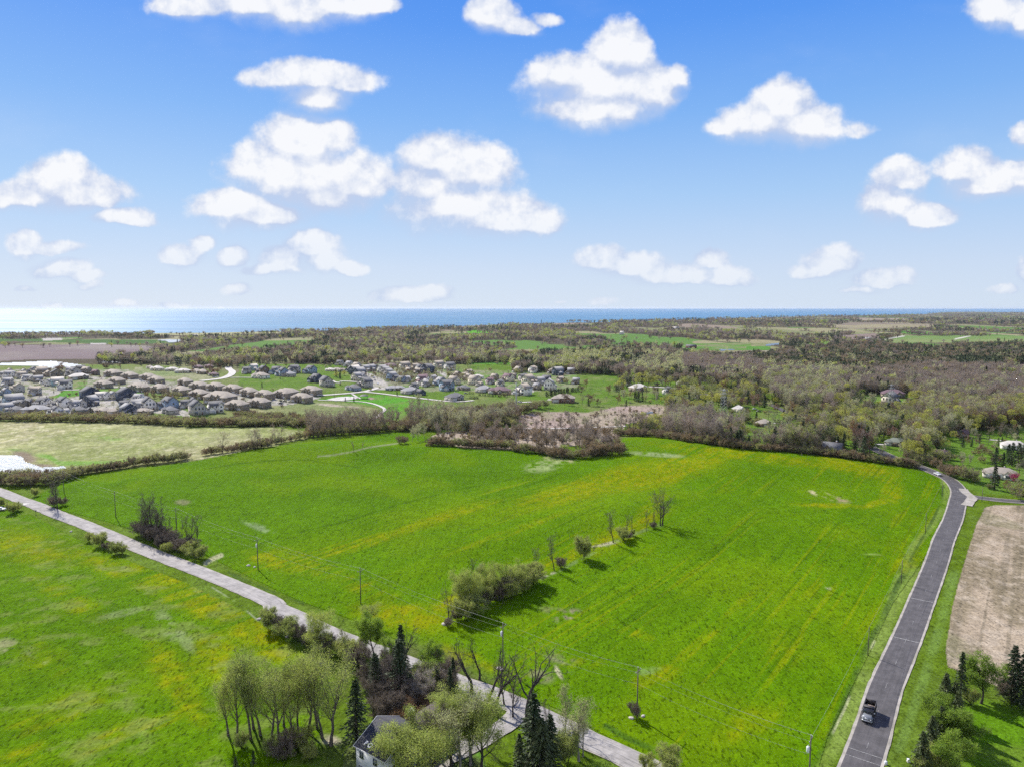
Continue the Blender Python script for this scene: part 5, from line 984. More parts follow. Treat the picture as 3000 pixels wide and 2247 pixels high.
FT = [('bare', TWIG, BARK), ('bare', TWIGP, BARKG), ('bare', TWIGB, BARKD), ('bare', TWIGP, BARKG), ('bare', TWIG, BARKG), ('rnd', BUD, BARKD), ('rnd', BUDP, BARKG), ('con', NEED, BARKD), ('rnd', NEEDB, BARKD), ('rnd', WILL, BARKD), ('bare', TWIGL, BARKG)]
protos = [bpy.data.objects.new('woods_tree', farproto(500 + i, k).build('woods_tree', [a, b])) for i, (k, a, b) in enumerate(FT)]
def mass(name, g, idx, size, protos, label, cat):
    """one stuff object: plants set out on points by a node group"""
    n = len(g); pm = bpy.data.meshes.new(name); pm.vertices.add(n); pm.vertices.foreach_set('co', np.asarray(g, np.float32).ravel())
    pa = pm.attributes.new('kind_index', 'INT', 'POINT'); pa.data.foreach_set('value', np.asarray(idx, np.int32))
    for nm, v in (('size', size), ('turn', rg.random(n) * 6.28)): q = pm.attributes.new(nm, 'FLOAT', 'POINT'); q.data.foreach_set('value', np.asarray(v, np.float32))
    pm.update(); ob = link(name, pm); ob['kind'] = 'stuff'; ob['label'] = label; ob['category'] = cat
    ng = bpy.data.node_groups.new(name, 'GeometryNodeTree'); ng.interface.new_socket('Geometry', in_out='INPUT', socket_type='NodeSocketGeometry'); ng.interface.new_socket('Geometry', in_out='OUTPUT', socket_type='NodeSocketGeometry')
    gi = ng.nodes.new('NodeGroupInput'); go = ng.nodes.new('NodeGroupOutput'); jn = ng.nodes.new('GeometryNodeJoinGeometry')
    def attr(nm, ty):
        a = ng.nodes.new('GeometryNodeInputNamedAttribute'); a.data_type = ty; a.inputs[0].default_value = nm; return next(o for o in a.outputs if o.enabled and o.name == 'Attribute')
    ki, si, ti = attr('kind_index', 'INT'), attr('size', 'FLOAT'), attr('turn', 'FLOAT')
    cx = ng.nodes.new('ShaderNodeCombineXYZ'); ng.links.new(ti, cx.inputs[2])
    for i, o in enumerate(protos):
        oi = ng.nodes.new('GeometryNodeObjectInfo'); oi.inputs[0].default_value = o; oi.inputs['As Instance'].default_value = True
        cmp_ = ng.nodes.new('FunctionNodeCompare'); cmp_.data_type = 'INT'; cmp_.operation = 'EQUAL'
        ii = [s_ for s_ in cmp_.inputs if s_.type == 'INT']; ng.links.new(ki, ii[0]); ii[1].default_value = i
        ip = ng.nodes.new('GeometryNodeInstanceOnPoints'); ng.links.new(gi.outputs[0], ip.inputs['Points']); ng.links.new(cmp_.outputs[0], ip.inputs['Selection'])
        ng.links.new(oi.outputs['Geometry'], ip.inputs['Instance']); ng.links.new(cx.outputs[0], ip.inputs['Rotation']); ng.links.new(si, ip.inputs['Scale']); ng.links.new(ip.outputs[0], jn.inputs[0])
    ng.links.new(jn.outputs[0], go.inputs[0]); ob.modifiers.new(name, 'NODES').node_group = ng; return ob
rg = np.random.default_rng(77)
open_land = []
for c, pts in (('a', [(-100, 470), (260, 470), (1240, 460), (1260, 500), (860, 535), (760, 600), (1200, 612), (1200, 700), (-100, 700)]), ('a', [(-100, 400), (620, 395), (1450, 400), (1450, 432), (900, 445), (-100, 440)]), ('a', [(1250, 338), (2209, 336), (2209, 352), (1250, 362)]), ('a', [(1060, 600), (2209, 640), (2209, 1200), (-100, 1200), (-100, 640)]),
               ('b', [(0, 345), (350, 336), (350, 352), (0, 354)]), ('b', [(660, 374), (1150, 366), (1150, 382), (700, 384)]), ('b', [(850, 395), (955, 389), (955, 402), (850, 404)]), ('b', [(1850, 338), (2060, 332), (2060, 345), (1870, 352)]), ('c', [(-50, 332), (120, 334), (120, 342), (-50, 352)]),
               ('b', [(0, 600), (2209, 600), (2209, 1300), (0, 1300)]), ('b', [(880, 566), (1150, 550), (1650, 560), (1650, 582), (900, 582)]), ('b', [(1840, 592), (2209, 582), (2209, 616), (1920, 606)]), ('c', [(-30, 592), (320, 602), (310, 616), (-30, 612)]), ('c', [(320, 560), (465, 550), (465, 600), (370, 598)]), ('c', [(1080, 608), (1140, 592), (1300, 596), (1330, 610), (1250, 622)]),
               ('c', [(1650, 450), (1710, 440), (2209, 428), (2209, 545), (1880, 538), (1850, 505), (1680, 478)]), ('d', [(-40, 440), (240, 430), (240, 490), (320, 505), (320, 520), (-40, 545)]), ('d', [(620, 300), (820, 266), (1480, 280), (1440, 298), (900, 315)]), ('d', [(850, 234), (1280, 232), (1280, 240), (900, 244)]), ('d', [(1210, 340), (1520, 348), (1520, 360), (1250, 354)]),
               ('d', [(1050, 404), (1240, 376), (2300, 378), (2300, 416), (1700, 422), (1200, 425)]), ('d', [(660, 374), (990, 354), (1080, 378), (900, 396), (690, 392)]), ('d', [(2080, 650), (2140, 605), (2300, 590), (2300, 690), (2120, 685)]),
               ('d', [(740, 880), (900, 855), (1310, 850), (1310, 930), (1050, 935)]), ('d', [(410, 424), (630, 418), (630, 438), (410, 442)]), ('c', [(-50, 640), (1150, 700), (1650, 770), (2209, 800), (2209, 1300), (-50, 1300)]), ('d', [(-50, 800), (2300, 900), (2300, 1300), (-50, 1300)])):
    open_land.append(S(c, pts))
def wood_points(n, y0, y1, x0=-150, x1=3150, poly_=None):
    sx = rg.uniform(x0, x1, n); sy = y0 + (y1 - y0) * rg.random(n)
    ok = np.ones(n, bool)
    for p in open_land: ok &= ~pip(sx, sy, p)
    if poly_ is not None: ok &= pip(sx, sy, poly_)
    sx, sy = sx[ok], sy[ok]; g = ground(sx, sy)
    tx_, ty_ = project(g[:, 0], g[:, 1], g[:, 2] + 10); ok = np.ones(len(sx), bool)
    if y1 < 1080:
        for p in open_land: ok &= ~(pip(tx_, ty_, p) & (rg.random(len(sx)) < .9))
        ok &= (openings(g[:, 0], g[:, 1]) < .605) | (rg.random(len(sx)) < .03)
    sx, sy, g = sx[ok], sy[ok], g[ok]; near = np.interp(g[:, 0] / g[:, 1], _st, _sy) - 25
    k = (g[:, 1] < near) & (g[:, 1] < 15000) & (g[:, 2] > -4); return sx[k], sy[k], g[k]
parts_ = [wood_points(36000, 915, 1000), wood_points(12500, 1000, 1075), wood_points(6500, 1055, 1110)]
dp_ = S('d', [(-50, 480), (2300, 480), (2300, 1090), (1900, 1080), (1400, 980), (900, 930), (700, 830), (-50, 760)]); parts_.append(wood_points(5200, 1020, 1200, 2150, 3150, dp_))
cp_ = S('c', [(-50, 540), (2250, 520), (2250, 790), (1650, 750), (1150, 690), (-50, 640)]); parts_.append(wood_points(3600, 1040, 1140, 1380, 2220, cp_))
sx = np.concatenate([p[0] for p in parts_]); sy = np.concatenate([p[1] for p in parts_]); g = np.concatenate([p[2] for p in parts_])
n = len(sx); z1 = fbm(sx / 130, sy / 22, 31); z2 = fbm(sx / 60, sy / 10, 32); z3 = rg.random(n)
idx = rg.choice([0, 0, 2, 2, 1, 4, 0, 6, 8, 3], n)
idx = np.where((z1 > .56) & (z3 < .6), rg.choice([1, 0, 3], n), idx); idx = np.where((z1 < .42) & (z3 < .6), rg.choice([0, 2, 8, 2], n), idx)
idx = np.where((z2 > .60) & (z3 < .7), rg.choice([6, 5, 10, 5, 2, 10], n), idx); idx = np.where((z2 < .40) & (z3 < .75), rg.choice([7, 7, 8], n), idx); idx = np.where(z3 > .93, rg.choice([5, 6, 7, 8, 9, 6], n), idx)
def zone(c, pts, choice_, p):
    m = pip(sx, sy, S(c, pts)) & (rg.random(n) < p); idx[m] = rg.choice(choice_, m.sum())
zone('d', [(0, 520), (400, 500), (900, 440), (2250, 440), (2250, 650), (1900, 660), (1400, 700), (700, 690), (300, 680), (0, 640)], [8, 8, 2, 2, 7, 0, 2, 7], .85)
zone('d', [(1000, 700), (1400, 640), (2200, 670), (2250, 900), (1300, 850), (1000, 800)], [1, 3, 0, 4, 2], .85)
zone('d', [(1650, 580), (2060, 600), (2040, 650), (1660, 650)], [8, 7], .9); zone('d', [(-50, 600), (100, 640), (120, 760), (-50, 760)], [4, 10, 0], .8)
zone('a', [(1100, 362), (2209, 350), (2209, 395), (1100, 410)], [7, 7, 8], .6); zone('c', [(450, 480), (1000, 470), (1000, 540), (450, 540)], [7, 8, 2], .75)
zone('c', [(700, 540), (1050, 540), (1050, 620), (700, 610)], [9, 5, 6], .6); zone('c', [(1300, 580), (1650, 560), (1650, 700), (1300, 690)], [10, 6, 4], .6); zone('b', [(300, 420), (760, 440), (760, 480), (300, 470)], [7, 8], .6)
zone('d', [(100, 700), (700, 690), (700, 800), (140, 800)], [10, 1, 10, 6], .9); zone('c', [(1650, 560), (2209, 570), (2209, 700), (1650, 700)], [1, 3, 2], .8)
idx[(sy > 1000) & (idx == 9) & (rg.random(n) < .5)] = 6
sz = rg.uniform(.8, 1.35, n) * np.where(g[:, 1] > 4000, 1.5, 1.0); sz = np.where(sy > 1040, sz * 1.12, sz)
mass('woods', g, idx, sz, protos, 'leafless and evergreen woods reaching to the lake', 'woods')
# the tangle that fills the land between the gardens, and the scrub of the marsh
MP = {k: [bpy.data.objects.new('thicket_plant', m_) for m_ in L_[:2]] for k, L_ in MD.items()}
MK = list(MP); MPL = [o for k in MK for o in MP[k]]; MI = {}; 
for j, k in enumerate(MK): MI[k] = [i for i, o in enumerate(MPL) if o in MP[k]]
lawns = [S(c, p) for c, p in (('c', [(530, 890), (830, 855), (1180, 890), (1080, 985), (930, 960), (560, 930)]), ('c', [(1150, 795), (1480, 780), (1640, 790), (1600, 855), (1380, 860), (1250, 895), (1150, 840)]), ('c', [(1640, 880), (2000, 960), (1900, 1000), (1700, 930)]), ('c', [(1930, 960), (2260, 960), (2260, 1030), (2050, 1050), (1940, 1010)]),
    ('c', [(330, 980), (1130, 930), (1520, 915), (1560, 1030), (1180, 1080), (1100, 1140), (330, 1120)]), ('c', [(-60, 600), (1120, 640), (1120, 800), (540, 860), (540, 900), (-60, 1000)]), ('d', [(-60, 930), (150, 930), (330, 1000), (300, 1045), (-60, 1045)]), ('d', [(-60, 1060), (300, 1060), (280, 1115), (150, 1180), (-60, 1170)]),
    ('d', [(740, 880), (900, 850), (1330, 850), (1330, 940), (1050, 945), (800, 910)]), ('d', [(940, 1210), (1260, 1180), (1280, 1340), (1150, 1350), (970, 1290)]), ('d', [(1500, 1220), (1700, 1150), (2300, 1100), (2300, 1700), (1300, 1720), (1350, 1460), (1800, 1560), (1620, 1440), (1500, 1300)]), ('d', [(500, 1070), (820, 1130), (760, 1170), (620, 1120), (480, 1100), (190, 960), (140, 930), (230, 930)]),
    ('Q', [(930, 420), (1010, 430), (1260, 520), (1420, 570), (1700, 650), (1800, 800), (1250, 590), (1080, 530)]), ('d', [(560, 1290), (800, 1290), (900, 1370), (700, 1370)]))]
def fill(c, pts, n_, kinds, s0, s1_, tall=1.0):
    P_ = S(c, pts); xs = [p[0] for p in P_]; ys = [p[1] for p in P_]; sx, sy = rg.uniform(min(xs), max(xs), n_), rg.uniform(min(ys), max(ys), n_); ok = pip(sx, sy, P_)
    for p in lawns: ok &= ~pip(sx, sy, p)
    g = ground(sx[ok], sy[ok])
    if lawns:
        tx_, ty_ = project(g[:, 0], g[:, 1], g[:, 2] + 9 * (s0 + s1_) / 2); o2 = np.ones(len(g), bool)
        for p in lawns: o2 &= ~pip(tx_, ty_, p) | (rg.random(len(g)) < .12)
        g = g[o2]
    k = [rg.choice(MI[q]) for q in rg.choice(kinds, len(g))]; FG.append(g); FI.append(k); FS.append(rg.uniform(s0, s1_, len(g)))
FG, FI, FS = [], [], []
rim = [(0, 1285), (300, 1300), (600, 1325), (800, 1360), (1100, 1400), (1340, 1440)]
mixd = ['bush', 'dusk', 'bare', 'bare', 'bud', 'budp', 'bud', 'rust', 'thick', 'bare', 'purple', 'bush', 'willow', 'bush', 'thick', 'leafy', 'bud', 'spruce', 'willow', 'spruce', 'thick', 'budp']
fill('d', [(-60, 770), (2300, 900), (2300, 1110), (1600, 1180), (1480, 1300)] + rim[::-1] + [(-60, 1285)], 2700, mixd, .6, 1.4)
fill('d', [(100, 750), (720, 750), (760, 860), (620, 1000), (280, 990), (160, 880)], 520, ['purple', 'budp', 'purple', 'budp', 'bud'], 1.1, 1.5)
fill('d', [(720, 700), (2300, 800), (2300, 960), (1300, 930), (1300, 850), (760, 860)], 1000, ['purple', 'purple', 'bare', 'budp', 'bare'], 1.0, 1.4)
fill('d', [(1350, 1000), (2300, 960), (2300, 1110), (1700, 1160), (1450, 1150)], 350, ['purple', 'budp', 'bud', 'rust', 'willow', 'bare'], 1.1, 1.6)
fill('c', [(1080, 690), (1650, 720), (2260, 790), (2260, 1270), (1900, 1235), (1700, 1205), (1500, 1180), (1300, 1165), (1100, 1160), (1150, 960)], 1150, mixd, .6, 1.25)
fill('c', [(1480, 1050), (2050, 1080), (2060, 1240), (1700, 1200), (1480, 1160)], 200, ['purple', 'purple', 'budp', 'bush'], 1.0, 1.5)
fill('c', [(-60, 970), (500, 950), (560, 1000), (330, 1080), (0, 1130), (-60, 1130)], 260, ['bush', 'dusk', 'bare', 'budp', 'bush'], .8, 1.3)
fill('b', [(1350, 960), (1700, 1000), (2230, 940), (2230, 1100), (1780, 1150), (1380, 1140)], 300, ['bush', 'dusk', 'bare', 'bush', 'budp'], .8, 1.4)
fill('b', [(560, 1060), (1380, 1080), (1380, 1145), (900, 1150), (560, 1180)], 240, ['bush', 'dusk', 'bare', 'slim'], .8, 1.3)
fill('b', [(-20, 1010), (560, 1040), (560, 1110), (-20, 1095)], 120, ['bush', 'dusk', 'bush'], .8, 1.3)
fill('4', [(560, 130), (1250, 130), (1700, 110), (2212, 160), (2212, 300), (1500, 260), (1250, 290), (900, 240), (600, 240)], 420, ['bush', 'budp', 'bare', 'bud', 'bush'], .8, 1.3)
fill('3', [(560, 100), (1000, 60), (2212, 90), (2212, 190), (1700, 180), (1000, 190), (600, 200)], 240, ['budp', 'bud', 'bare', 'bush'], .7, 1.1)
fill('2', [(0, 100), (1200, 60), (2212, 100), (2212, 210), (1400, 220), (1200, 200), (0, 210)], 240, ['budp', 'bare', 'spruce', 'bush', 'bare'], .7, 1.1)
fill('3', [(980, 200), (2212, 190), (2212, 480), (1700, 500), (1300, 400)], 260, ['budp', 'bare', 'bush', 'rust'], .4, .75); fill('4', [(0, 250), (1500, 270), (2180, 310), (2180, 520), (1500, 520), (0, 500)], 420, ['budp', 'bare', 'bush', 'purple', 'bare'], .4, .8)
fill('1', [(-100, 180), (1300, 200), (2212, 300), (2212, 880), (-100, 880)], 190, ['bush', 'bare', 'budp', 'dusk', 'spruce'], .3, .6)
fill('2', [(0, 380), (2212, 560), (2212, 840), (1200, 860), (0, 640)], 150, ['bush', 'bare', 'budp', 'dusk', 'spruce'], .3, .6)
fill('3', [(0, 300), (2212, 560), (2212, 700), (1400, 600), (0, 480)], 70, ['bush', 'bare', 'budp', 'spruce'], .3, .6)
lawns_keep, lawns = lawns, []
fill('d', [(1500, 1220), (1700, 1160), (2300, 1120), (2300, 1640), (1850, 1640), (1780, 1560), (1620, 1440)], 60, ['bare', 'budp', 'bush', 'bush', 'dusk', 'rust'], .35, .8)
fill('d', [(-60, 900), (330, 1000), (280, 1160), (-60, 1180)], 26, ['bare', 'budp', 'bush', 'spruce', 'rust'], .5, .9)
fill('c', [(530, 890), (1180, 890), (1640, 790), (2209, 960), (2209, 1050), (1700, 930), (930, 960)], 60, ['bare', 'budp', 'bush', 'spruce', 'rust'], .4, .9)
fill('c', [(-60, 1140), (400, 1110), (330, 1060), (340, 1010), (450, 990), (900, 985), (1130, 940), (1450, 920), (1600, 960), (1560, 1040), (1200, 1080), (1150, 1180), (1000, 1280), (500, 1290), (-60, 1270)], 900, ['dusk', 'bush', 'purple', 'dusk'], .12, .45)
fill('c', [(-60, 1150), (400, 1140), (1100, 1130), (1050, 1290), (500, 1300), (-60, 1260)], 160, ['bare', 'purple', 'slim', 'dusk'], .5, 1.0)
fill('b', [(1500, 1270), (1560, 1180), (1700, 1140), (2260, 1115), (2260, 1290), (1800, 1275)], 260, ['dusk', 'bush', 'dusk'], .12, .5)
mass('thicket', np.concatenate(FG), np.concatenate(FI), np.concatenate(FS), MPL, 'tangled thicket and garden trees filling the land between the houses and the marsh', 'thicket')
# ------------------------------------------------------------------ houses
WALL = {'tan': ((.30, .25, .185), (.25, .21, .155)), 'grey': ((.50, .465, .42), (.43, .40, .36)), 'white': ((.90, .85, .77), (.84, .79, .71)), 'blue': ((.28, .36, .46), (.24, .31, .40)), 'navy': ((.06, .08, .12), (.05, .06, .09)), 'cream': ((.74, .67, .52), (.66, .59, .46)),
        'teal': ((.30, .45, .50), (.25, .38, .43)), 'brown': ((.20, .15, .11), (.16, .12, .09)), 'brick': ((.33, .19, .14), (.25, .14, .11)), 'pink': ((.5, .32, .28), (.42, .27, .24)), 'green': ((.30, .33, .24), (.25, .28, .2)), 'red': ((.18, .05, .05), (.13, .04, .04))}
ROOF = {'charcoal': ((.10, .10, .105), (.14, .14, .14)), 'brown': ((.33, .29, .235), (.27, .235, .19)), 'pale': ((.52, .485, .43), (.45, .42, .37)), 'slate': ((.30, .295, .29), (.24, .235, .23)), 'maroon': ((.17, .11, .12), (.13, .085, .095)), 'green': ((.17, .19, .15), (.13, .145, .115))}
WM = {k: pmat('wall_' + k, a, b, .8, rough=.8, stretch=(.3, .3, 6)) for k, (a, b) in WALL.items()}
RM = {k: pmat('roof_' + k, a, b, 1.6, rough=.9, stretch=(1, 1, 3)) for k, (a, b) in ROOF.items()}
TRIM = pmat('trim', (.62, .61, .58), (.52, .51, .48), 2, rough=.6); GLASS = pmat('window_glass', (.035, .045, .055), rough=.08, spec=.6); DOOR = pmat('door_paint', (.16, .09, .06), (.12, .07, .05), 3, rough=.6)
GAR = pmat('garage_door', (.55, .54, .50), (.48, .47, .43), 1.5, rough=.7, stretch=(.2, 1, 5)); BRICK = pmat('chimney_brick', (.27, .17, .13), (.2, .13, .1), 4, rough=.9)
def gable(W_, R_, c, w, d, h, rh, axis='x', ov=.45, z0=0, th=.18):
    """walls w x d x h about c with a pitched roof, its ridge along axis"""
    x, y = c; W_.box((x, y, z0 + h / 2 - .15), (w, d, h + .3), 0)
    hw, hd = (w / 2, d / 2) if axis == 'x' else (d / 2, w / 2)
    def T(a, b, z): return (x + a, y + b, z0 + z) if axis == 'x' else (x - b, y + a, z0 + z)
    for s in (-1, 1): W_.poly([T(s * hw, -hd, h), T(s * hw, hd, h), T(s * hw, 0, h + rh)] if s > 0 else [T(-hw, hd, h), T(-hw, -hd, h), T(-hw, 0, h + rh)])
    k = rh / hd; e = hd + ov; L = hw + ov
    for s in (-1, 1):
        P = [T(-L, s * e, h - k * ov), T(L, s * e, h - k * ov), T(L, 0, h + rh), T(-L, 0, h + rh)]; P2 = [(a, b, q + th) for a, b, q in P]
        R_.add(P + P2, quads=[(0, 1, 2, 3), (4, 7, 6, 5), (0, 4, 5, 1), (1, 5, 6, 2), (3, 7, 4, 0), (2, 6, 7, 3)])
def hip(W_, R_, c, w, d, h, rh, ov=.5, z0=0, th=.18):
    x, y = c; W_.box((x, y, z0 + h / 2 - .15), (w, d, h + .3), 0); a, b = w / 2 + ov, d / 2 + ov; r = max(a - b, 0); r2 = max(b - a, 0); z = z0 + h
    lo = [(x - a, y - b, z), (x + a, y - b, z), (x + a, y + b, z), (x - a, y + b, z)]; up = [(p, q, zz + th) for p, q, zz in lo]; rg_ = [(x - r, y - r2, z + rh + th), (x + r, y + r2, z + rh + th)]
    V = lo + up + rg_; R_.add(V, quads=[(3, 2, 1, 0), (0, 1, 5, 4), (1, 2, 6, 5), (2, 3, 7, 6), (3, 0, 4, 7)])
    if r2 == 0: R_.add(V[4:], tris=[(3, 0, 4), (1, 2, 5)], quads=[(0, 1, 5, 4), (2, 3, 4, 5)])
    else: R_.add(V[4:], tris=[(0, 1, 4), (2, 3, 5)], quads=[(1, 2, 5, 4), (3, 0, 4, 5)])
def win_mesh(w, h):
    m = MB(); m.box((0, .02, 0), (w + .24, .10, h + .24), 0); m.box((0, -.045, 0), (w, .04, h), 1); m.box((0, -.075, 0), (w, .03, .06), 0); m.box((0, -.075, 0), (.06, .028, h), 0); return m.build('window', [TRIM, GLASS])
WIN = win_mesh(1.1, 1.4); WINW = win_mesh(2.2, 1.4); WINS = win_mesh(.8, .8)
def gdoor(w): m = MB(); m.box((0, .02, 1.15), (w + .3, .10, 2.5), 0); m.box((0, -.05, 1.1), (w, .05, 2.2), 1); return m.build('garage_door', [TRIM, GAR])
GD2, GD1 = gdoor(4.8), gdoor(2.6); dm = MB(); dm.box((0, .02, 1.08), (1.2, .10, 2.2), 0); dm.box((0, -.05, 1.02), (.95, .05, 2.04), 1); dm.box((.33, -.09, 1.0), (.06, .05, .16), 0); FD = dm.build('door', [TRIM, DOOR])
def chim(h): m = MB(); m.box((0, 0, h / 2), (.8, .6, h), 0); m.box((0, 0, h + .08), (.95, .75, .16), 1); m.box((0, 0, h + .3), (.3, .3, .3), 1); return m.build('chimney', [BRICK, TRIM])
CHM = chim(1.6)
def hproto(kind, v=0):
    """a house as (wall mesh, roof mesh, [(part name, mesh, x, y, z, turn)])"""
    W_, R_ = MB(), MB(); P = []; F = 0; B_ = math.pi
    def win(x, y, z, t=0, m=None): P.append(('window', m or WIN, x, y, z, t))
    if kind == 'home':
        gable(W_, R_, (1, 0), 11, 9, 5.6, 2.9, 'x'); gable(W_, R_, (-4.2, -4.3), 6.4, 6, 3, 2.2, 'y'); gable(W_, R_, (4.2, -4.7), 4, 1.6, 5.6, 1.7, 'y', z0=0)
        P.append(('garage_door', GD2, -4.2, -7.32, 0, 0)); P.append(('door', FD, .9, -4.52, 0, 0)); win(4.2, -5.52, 4.3); win(4.2, -5.52, 1.6, 0, WINW); win(.6, -4.52, 4.3); win(-2.4, -4.52, 4.8, 0, WINS)
        for x in (-2, 1.5, 5): win(x, 4.52, 4.2, B_); win(x, 4.52, 1.5, B_)
        win(6.52, 0, 4.2, math.pi / 2); win(6.52, 1, 1.5, math.pi / 2); win(-4.52, 1.5, 4.2, -math.pi / 2); P.append(('chimney', CHM, 3.5, 1, 7.6, 0))
    elif kind == 'hiphome':
        gable(W_, R_, (0, 0), 12, 10, 5.6, 3.4, 'y'); gable(W_, R_, (3.2, -5.4), 5, 2, 5.2, 2, 'y'); gable(W_, R_, (-4, -6.6), 6, 4.6, 2.9, 1.9, 'y')
        P.append(('garage_door', GD2, -4, -8.92, 0, 0)); P.append(('door', FD, 0, -5.02, 0, 0)); win(3.2, -6.42, 4.1, 0, WINW); win(3.2, -6.42, 1.5, 0, WINW); win(-1, -5.02, 4.3)
        for x in (-4, 0, 4): win(x, 5.02, 4.2, B_); win(x, 5.02, 1.5, B_)
        win(6.02, 0, 4.2, math.pi / 2); win(6.02, 0, 1.5, math.pi / 2); win(-6.02, 1, 4.2, -math.pi / 2)
    elif kind == 'end':      # tall narrow gable front
        gable(W_, R_, (0, 0), 8.4, 12, 5.6, 3.2, 'y'); gable(W_, R_, (5.2, -1), 3.6, 7, 2.9, 1.5, 'y')
        for x in (-2.4, 0, 2.4): win(x, -6.02, 4.2)
        win(-2.2, -6.02, 1.5, 0, WINW); P.append(('door', FD, 2.2, -6.02, 0, 0)); win(0, -6.02, 6.7, 0, WINS); P.append(('garage_door', GD1, 5.2, -4.52, 0, 0))
        for y in (-3, 0, 3): win(4.22, y, 4.3, math.pi / 2); win(-4.22, y, 4.2, -math.pi / 2); win(-4.22, y, 1.5, -math.pi / 2)
        win(0, 6.02, 4.2, B_); win(0, 6.02, 1.5, B_)
    elif kind == 'ranch':
        hip(W_, R_, (0, 0), 17, 9, 3, 2.6); hip(W_, R_, (-6.5, -4), 6.4, 5, 2.9, 1.9); gable(W_, R_, (3.5, -4.7), 4.4, 2, 2.9, 1.5, 'y')
        P.append(('garage_door', GD2, -6.5, -6.52, 0, 0)); P.append(('door', FD, -.8, -4.52, 0, 0)); win(3.5, -5.72, 1.5, 0, WINW); win(7, -4.52, 1.6)
        for x in (-6, -2, 2, 6): win(x, 4.52, 1.6, B_)
        win(8.52, 0, 1.6, math.pi / 2); P.append(('chimney', CHM, 2, 1, 4.3, 0))
    elif kind == 'condo':
        hip(W_, R_, (0, 1), 27, 12, 6, 3.9, .7); hip(W_, R_, (-10, -3.5), 8, 7, 5.6, 2.6, .6); hip(W_, R_, (10, -3.5), 8, 7, 5.6, 2.6, .6)
        for x in (-3.6, 3.6): gable(W_, R_, (x, -5.4), 4.8, 1.8, 5.9, 2.2, 'y')
        W_.box((-10, -7.1, .55), (8.3, .3, 1.4), 1); W_.box((10, -7.1, .55), (8.3, .3, 1.4), 1); W_.box((13.6, 1, .55), (.3, 12.2, 1.4), 1); W_.box((-13.6, 1, .55), (.3, 12.2, 1.4), 1)
        R_.box((0, -6.7, 2.95), (2.6, 2.6, .2)); 
        for x in (-1.1, 1.1): W_.box((x, -7.8, 1.4), (.2, .2, 2.8), 1)
        for x in (-12, -8, 8, 12): win(x, -7.02, 4.3, 0); 
        for x in (-3.6, 3.6): win(x, -6.32, 4.3, 0, WINW); win(x, -6.32, 1.5, 0, WINW); win(x, -6.32, 6.5, 0, WINS)
        for x in (-10, 10): P.append(('garage_door', GD2, x, -7.27, 0, 0))
        P.append(('door', FD, 0, -5.02, 0, 0)); win(0, -5.02, 4.2)
        for x in (-10, -5, 0, 5, 10): win(x, 7.02, 4.3, B_, WINW); win(x, 7.02, 1.5, B_, WINW)
        for y in (-1, 4): win(13.52, y, 4.3, math.pi / 2); win(-13.52, y, 4.3, -math.pi / 2)
    elif kind == 'barn':
        gable(W_, R_, (0, 0), 24, 12, 4.5, 3.4, 'x', .6)
        for x in (-8, 0, 8): win(x, -6.02, 2.2)
        P.append(('barn_door', GD2, -4, -6.02, 0, 0))
    elif kind == 'small':
        gable(W_, R_, (0, 0), 10, 8, 3.2, 2.6, 'x'); gable(W_, R_, (-1.6, -4.4), 4.4, 2.2, 3.0, 2.1, 'y'); win(2.8, -4.02, 1.6); win(-1.6, -5.52, 1.6, 0, WINW); P.append(('door', FD, 1, -4.02, 0, 0)); win(5.02, 0, 1.6, math.pi / 2); win(0, 4.02, 1.6, B_); P.append(('chimney', CHM, 2, .5, 4.8, 0))
    wm = W_.build('wall_' + kind, [WM['tan'], BRICK if kind != 'condo' else pmat('stone_base', (.22, .18, .15), (.3, .26, .22), 1.4)]); rm = R_.build('roof_' + kind, [RM['brown']]); return wm, rm, P
HP = {k: hproto(k) for k in ('home', 'hiphome', 'end', 'ranch', 'condo', 'barn', 'small')}
HW = {'home': 14, 'hiphome': 13, 'end': 10, 'ranch': 18, 'condo': 29, 'barn': 25, 'small': 10.5}
HN = {'home': ('house', 'two storey house'), 'hiphome': ('house', 'broad gabled house'), 'end': ('house', 'narrow gabled house'), 'ranch': ('bungalow', 'low bungalow'), 'condo': ('condominium', 'condominium block'), 'barn': ('barn', 'long low barn'), 'small': ('cottage', 'small cottage')}
HPOS = []
def house(c, x, y, wpx, kind, wall, roof, area, rz=None, frm='the left', parts=True, label=None):
    g = G(c, [(x, y)])[0]; zc = g[1] * CP + (HC - g[2]) * SP; wm_ = wpx / CR[c][2] / FPX * zc
    s = min(max(wm_ / HW[kind] * 1.0, .75), 1.25); wm, rm, P = HP[kind]; nm, what = HN[kind]
    g = g + np.array([0, 5 * s, 0]); g[2] = float(H(g[0], g[1]))
    if rz is None: rz = RNG.choice([-36, -36, 54, -8, -50, 40] if kind != 'condo' else [-36, -30, -40, -24])
    r = link(nm, None, loc=g, rz=math.radians(rz), sc=(s, s, max(s, .8) * 1.15))
    w_ = link('wall', wm, r); w_.material_slots[0].link = 'OBJECT'; w_.material_slots[0].material = WM[wall]
    q = link('roof', rm, r); q.material_slots[0].link = 'OBJECT'; q.material_slots[0].material = RM[roof]
    for k, me, a, b, z, t in P:
        if parts or k in ('garage_door',):
            if parts == 1 and k == 'window' and abs(t - math.pi) < .1: continue
            link(k, me, q if k == 'chimney' else r, (a, b, z), t)
    tag(r, label, {'barn': 'barn', 'condo': 'apartment building'}.get(kind, 'house'), f'buildings {area}')
    if not label: reg(r, f'{wall} {what} with {roof} roof', area, frm)
    HPOS.append((g[0], g[1], HW[kind] * s / 2)); return r
NA = 'in the western subdivision'
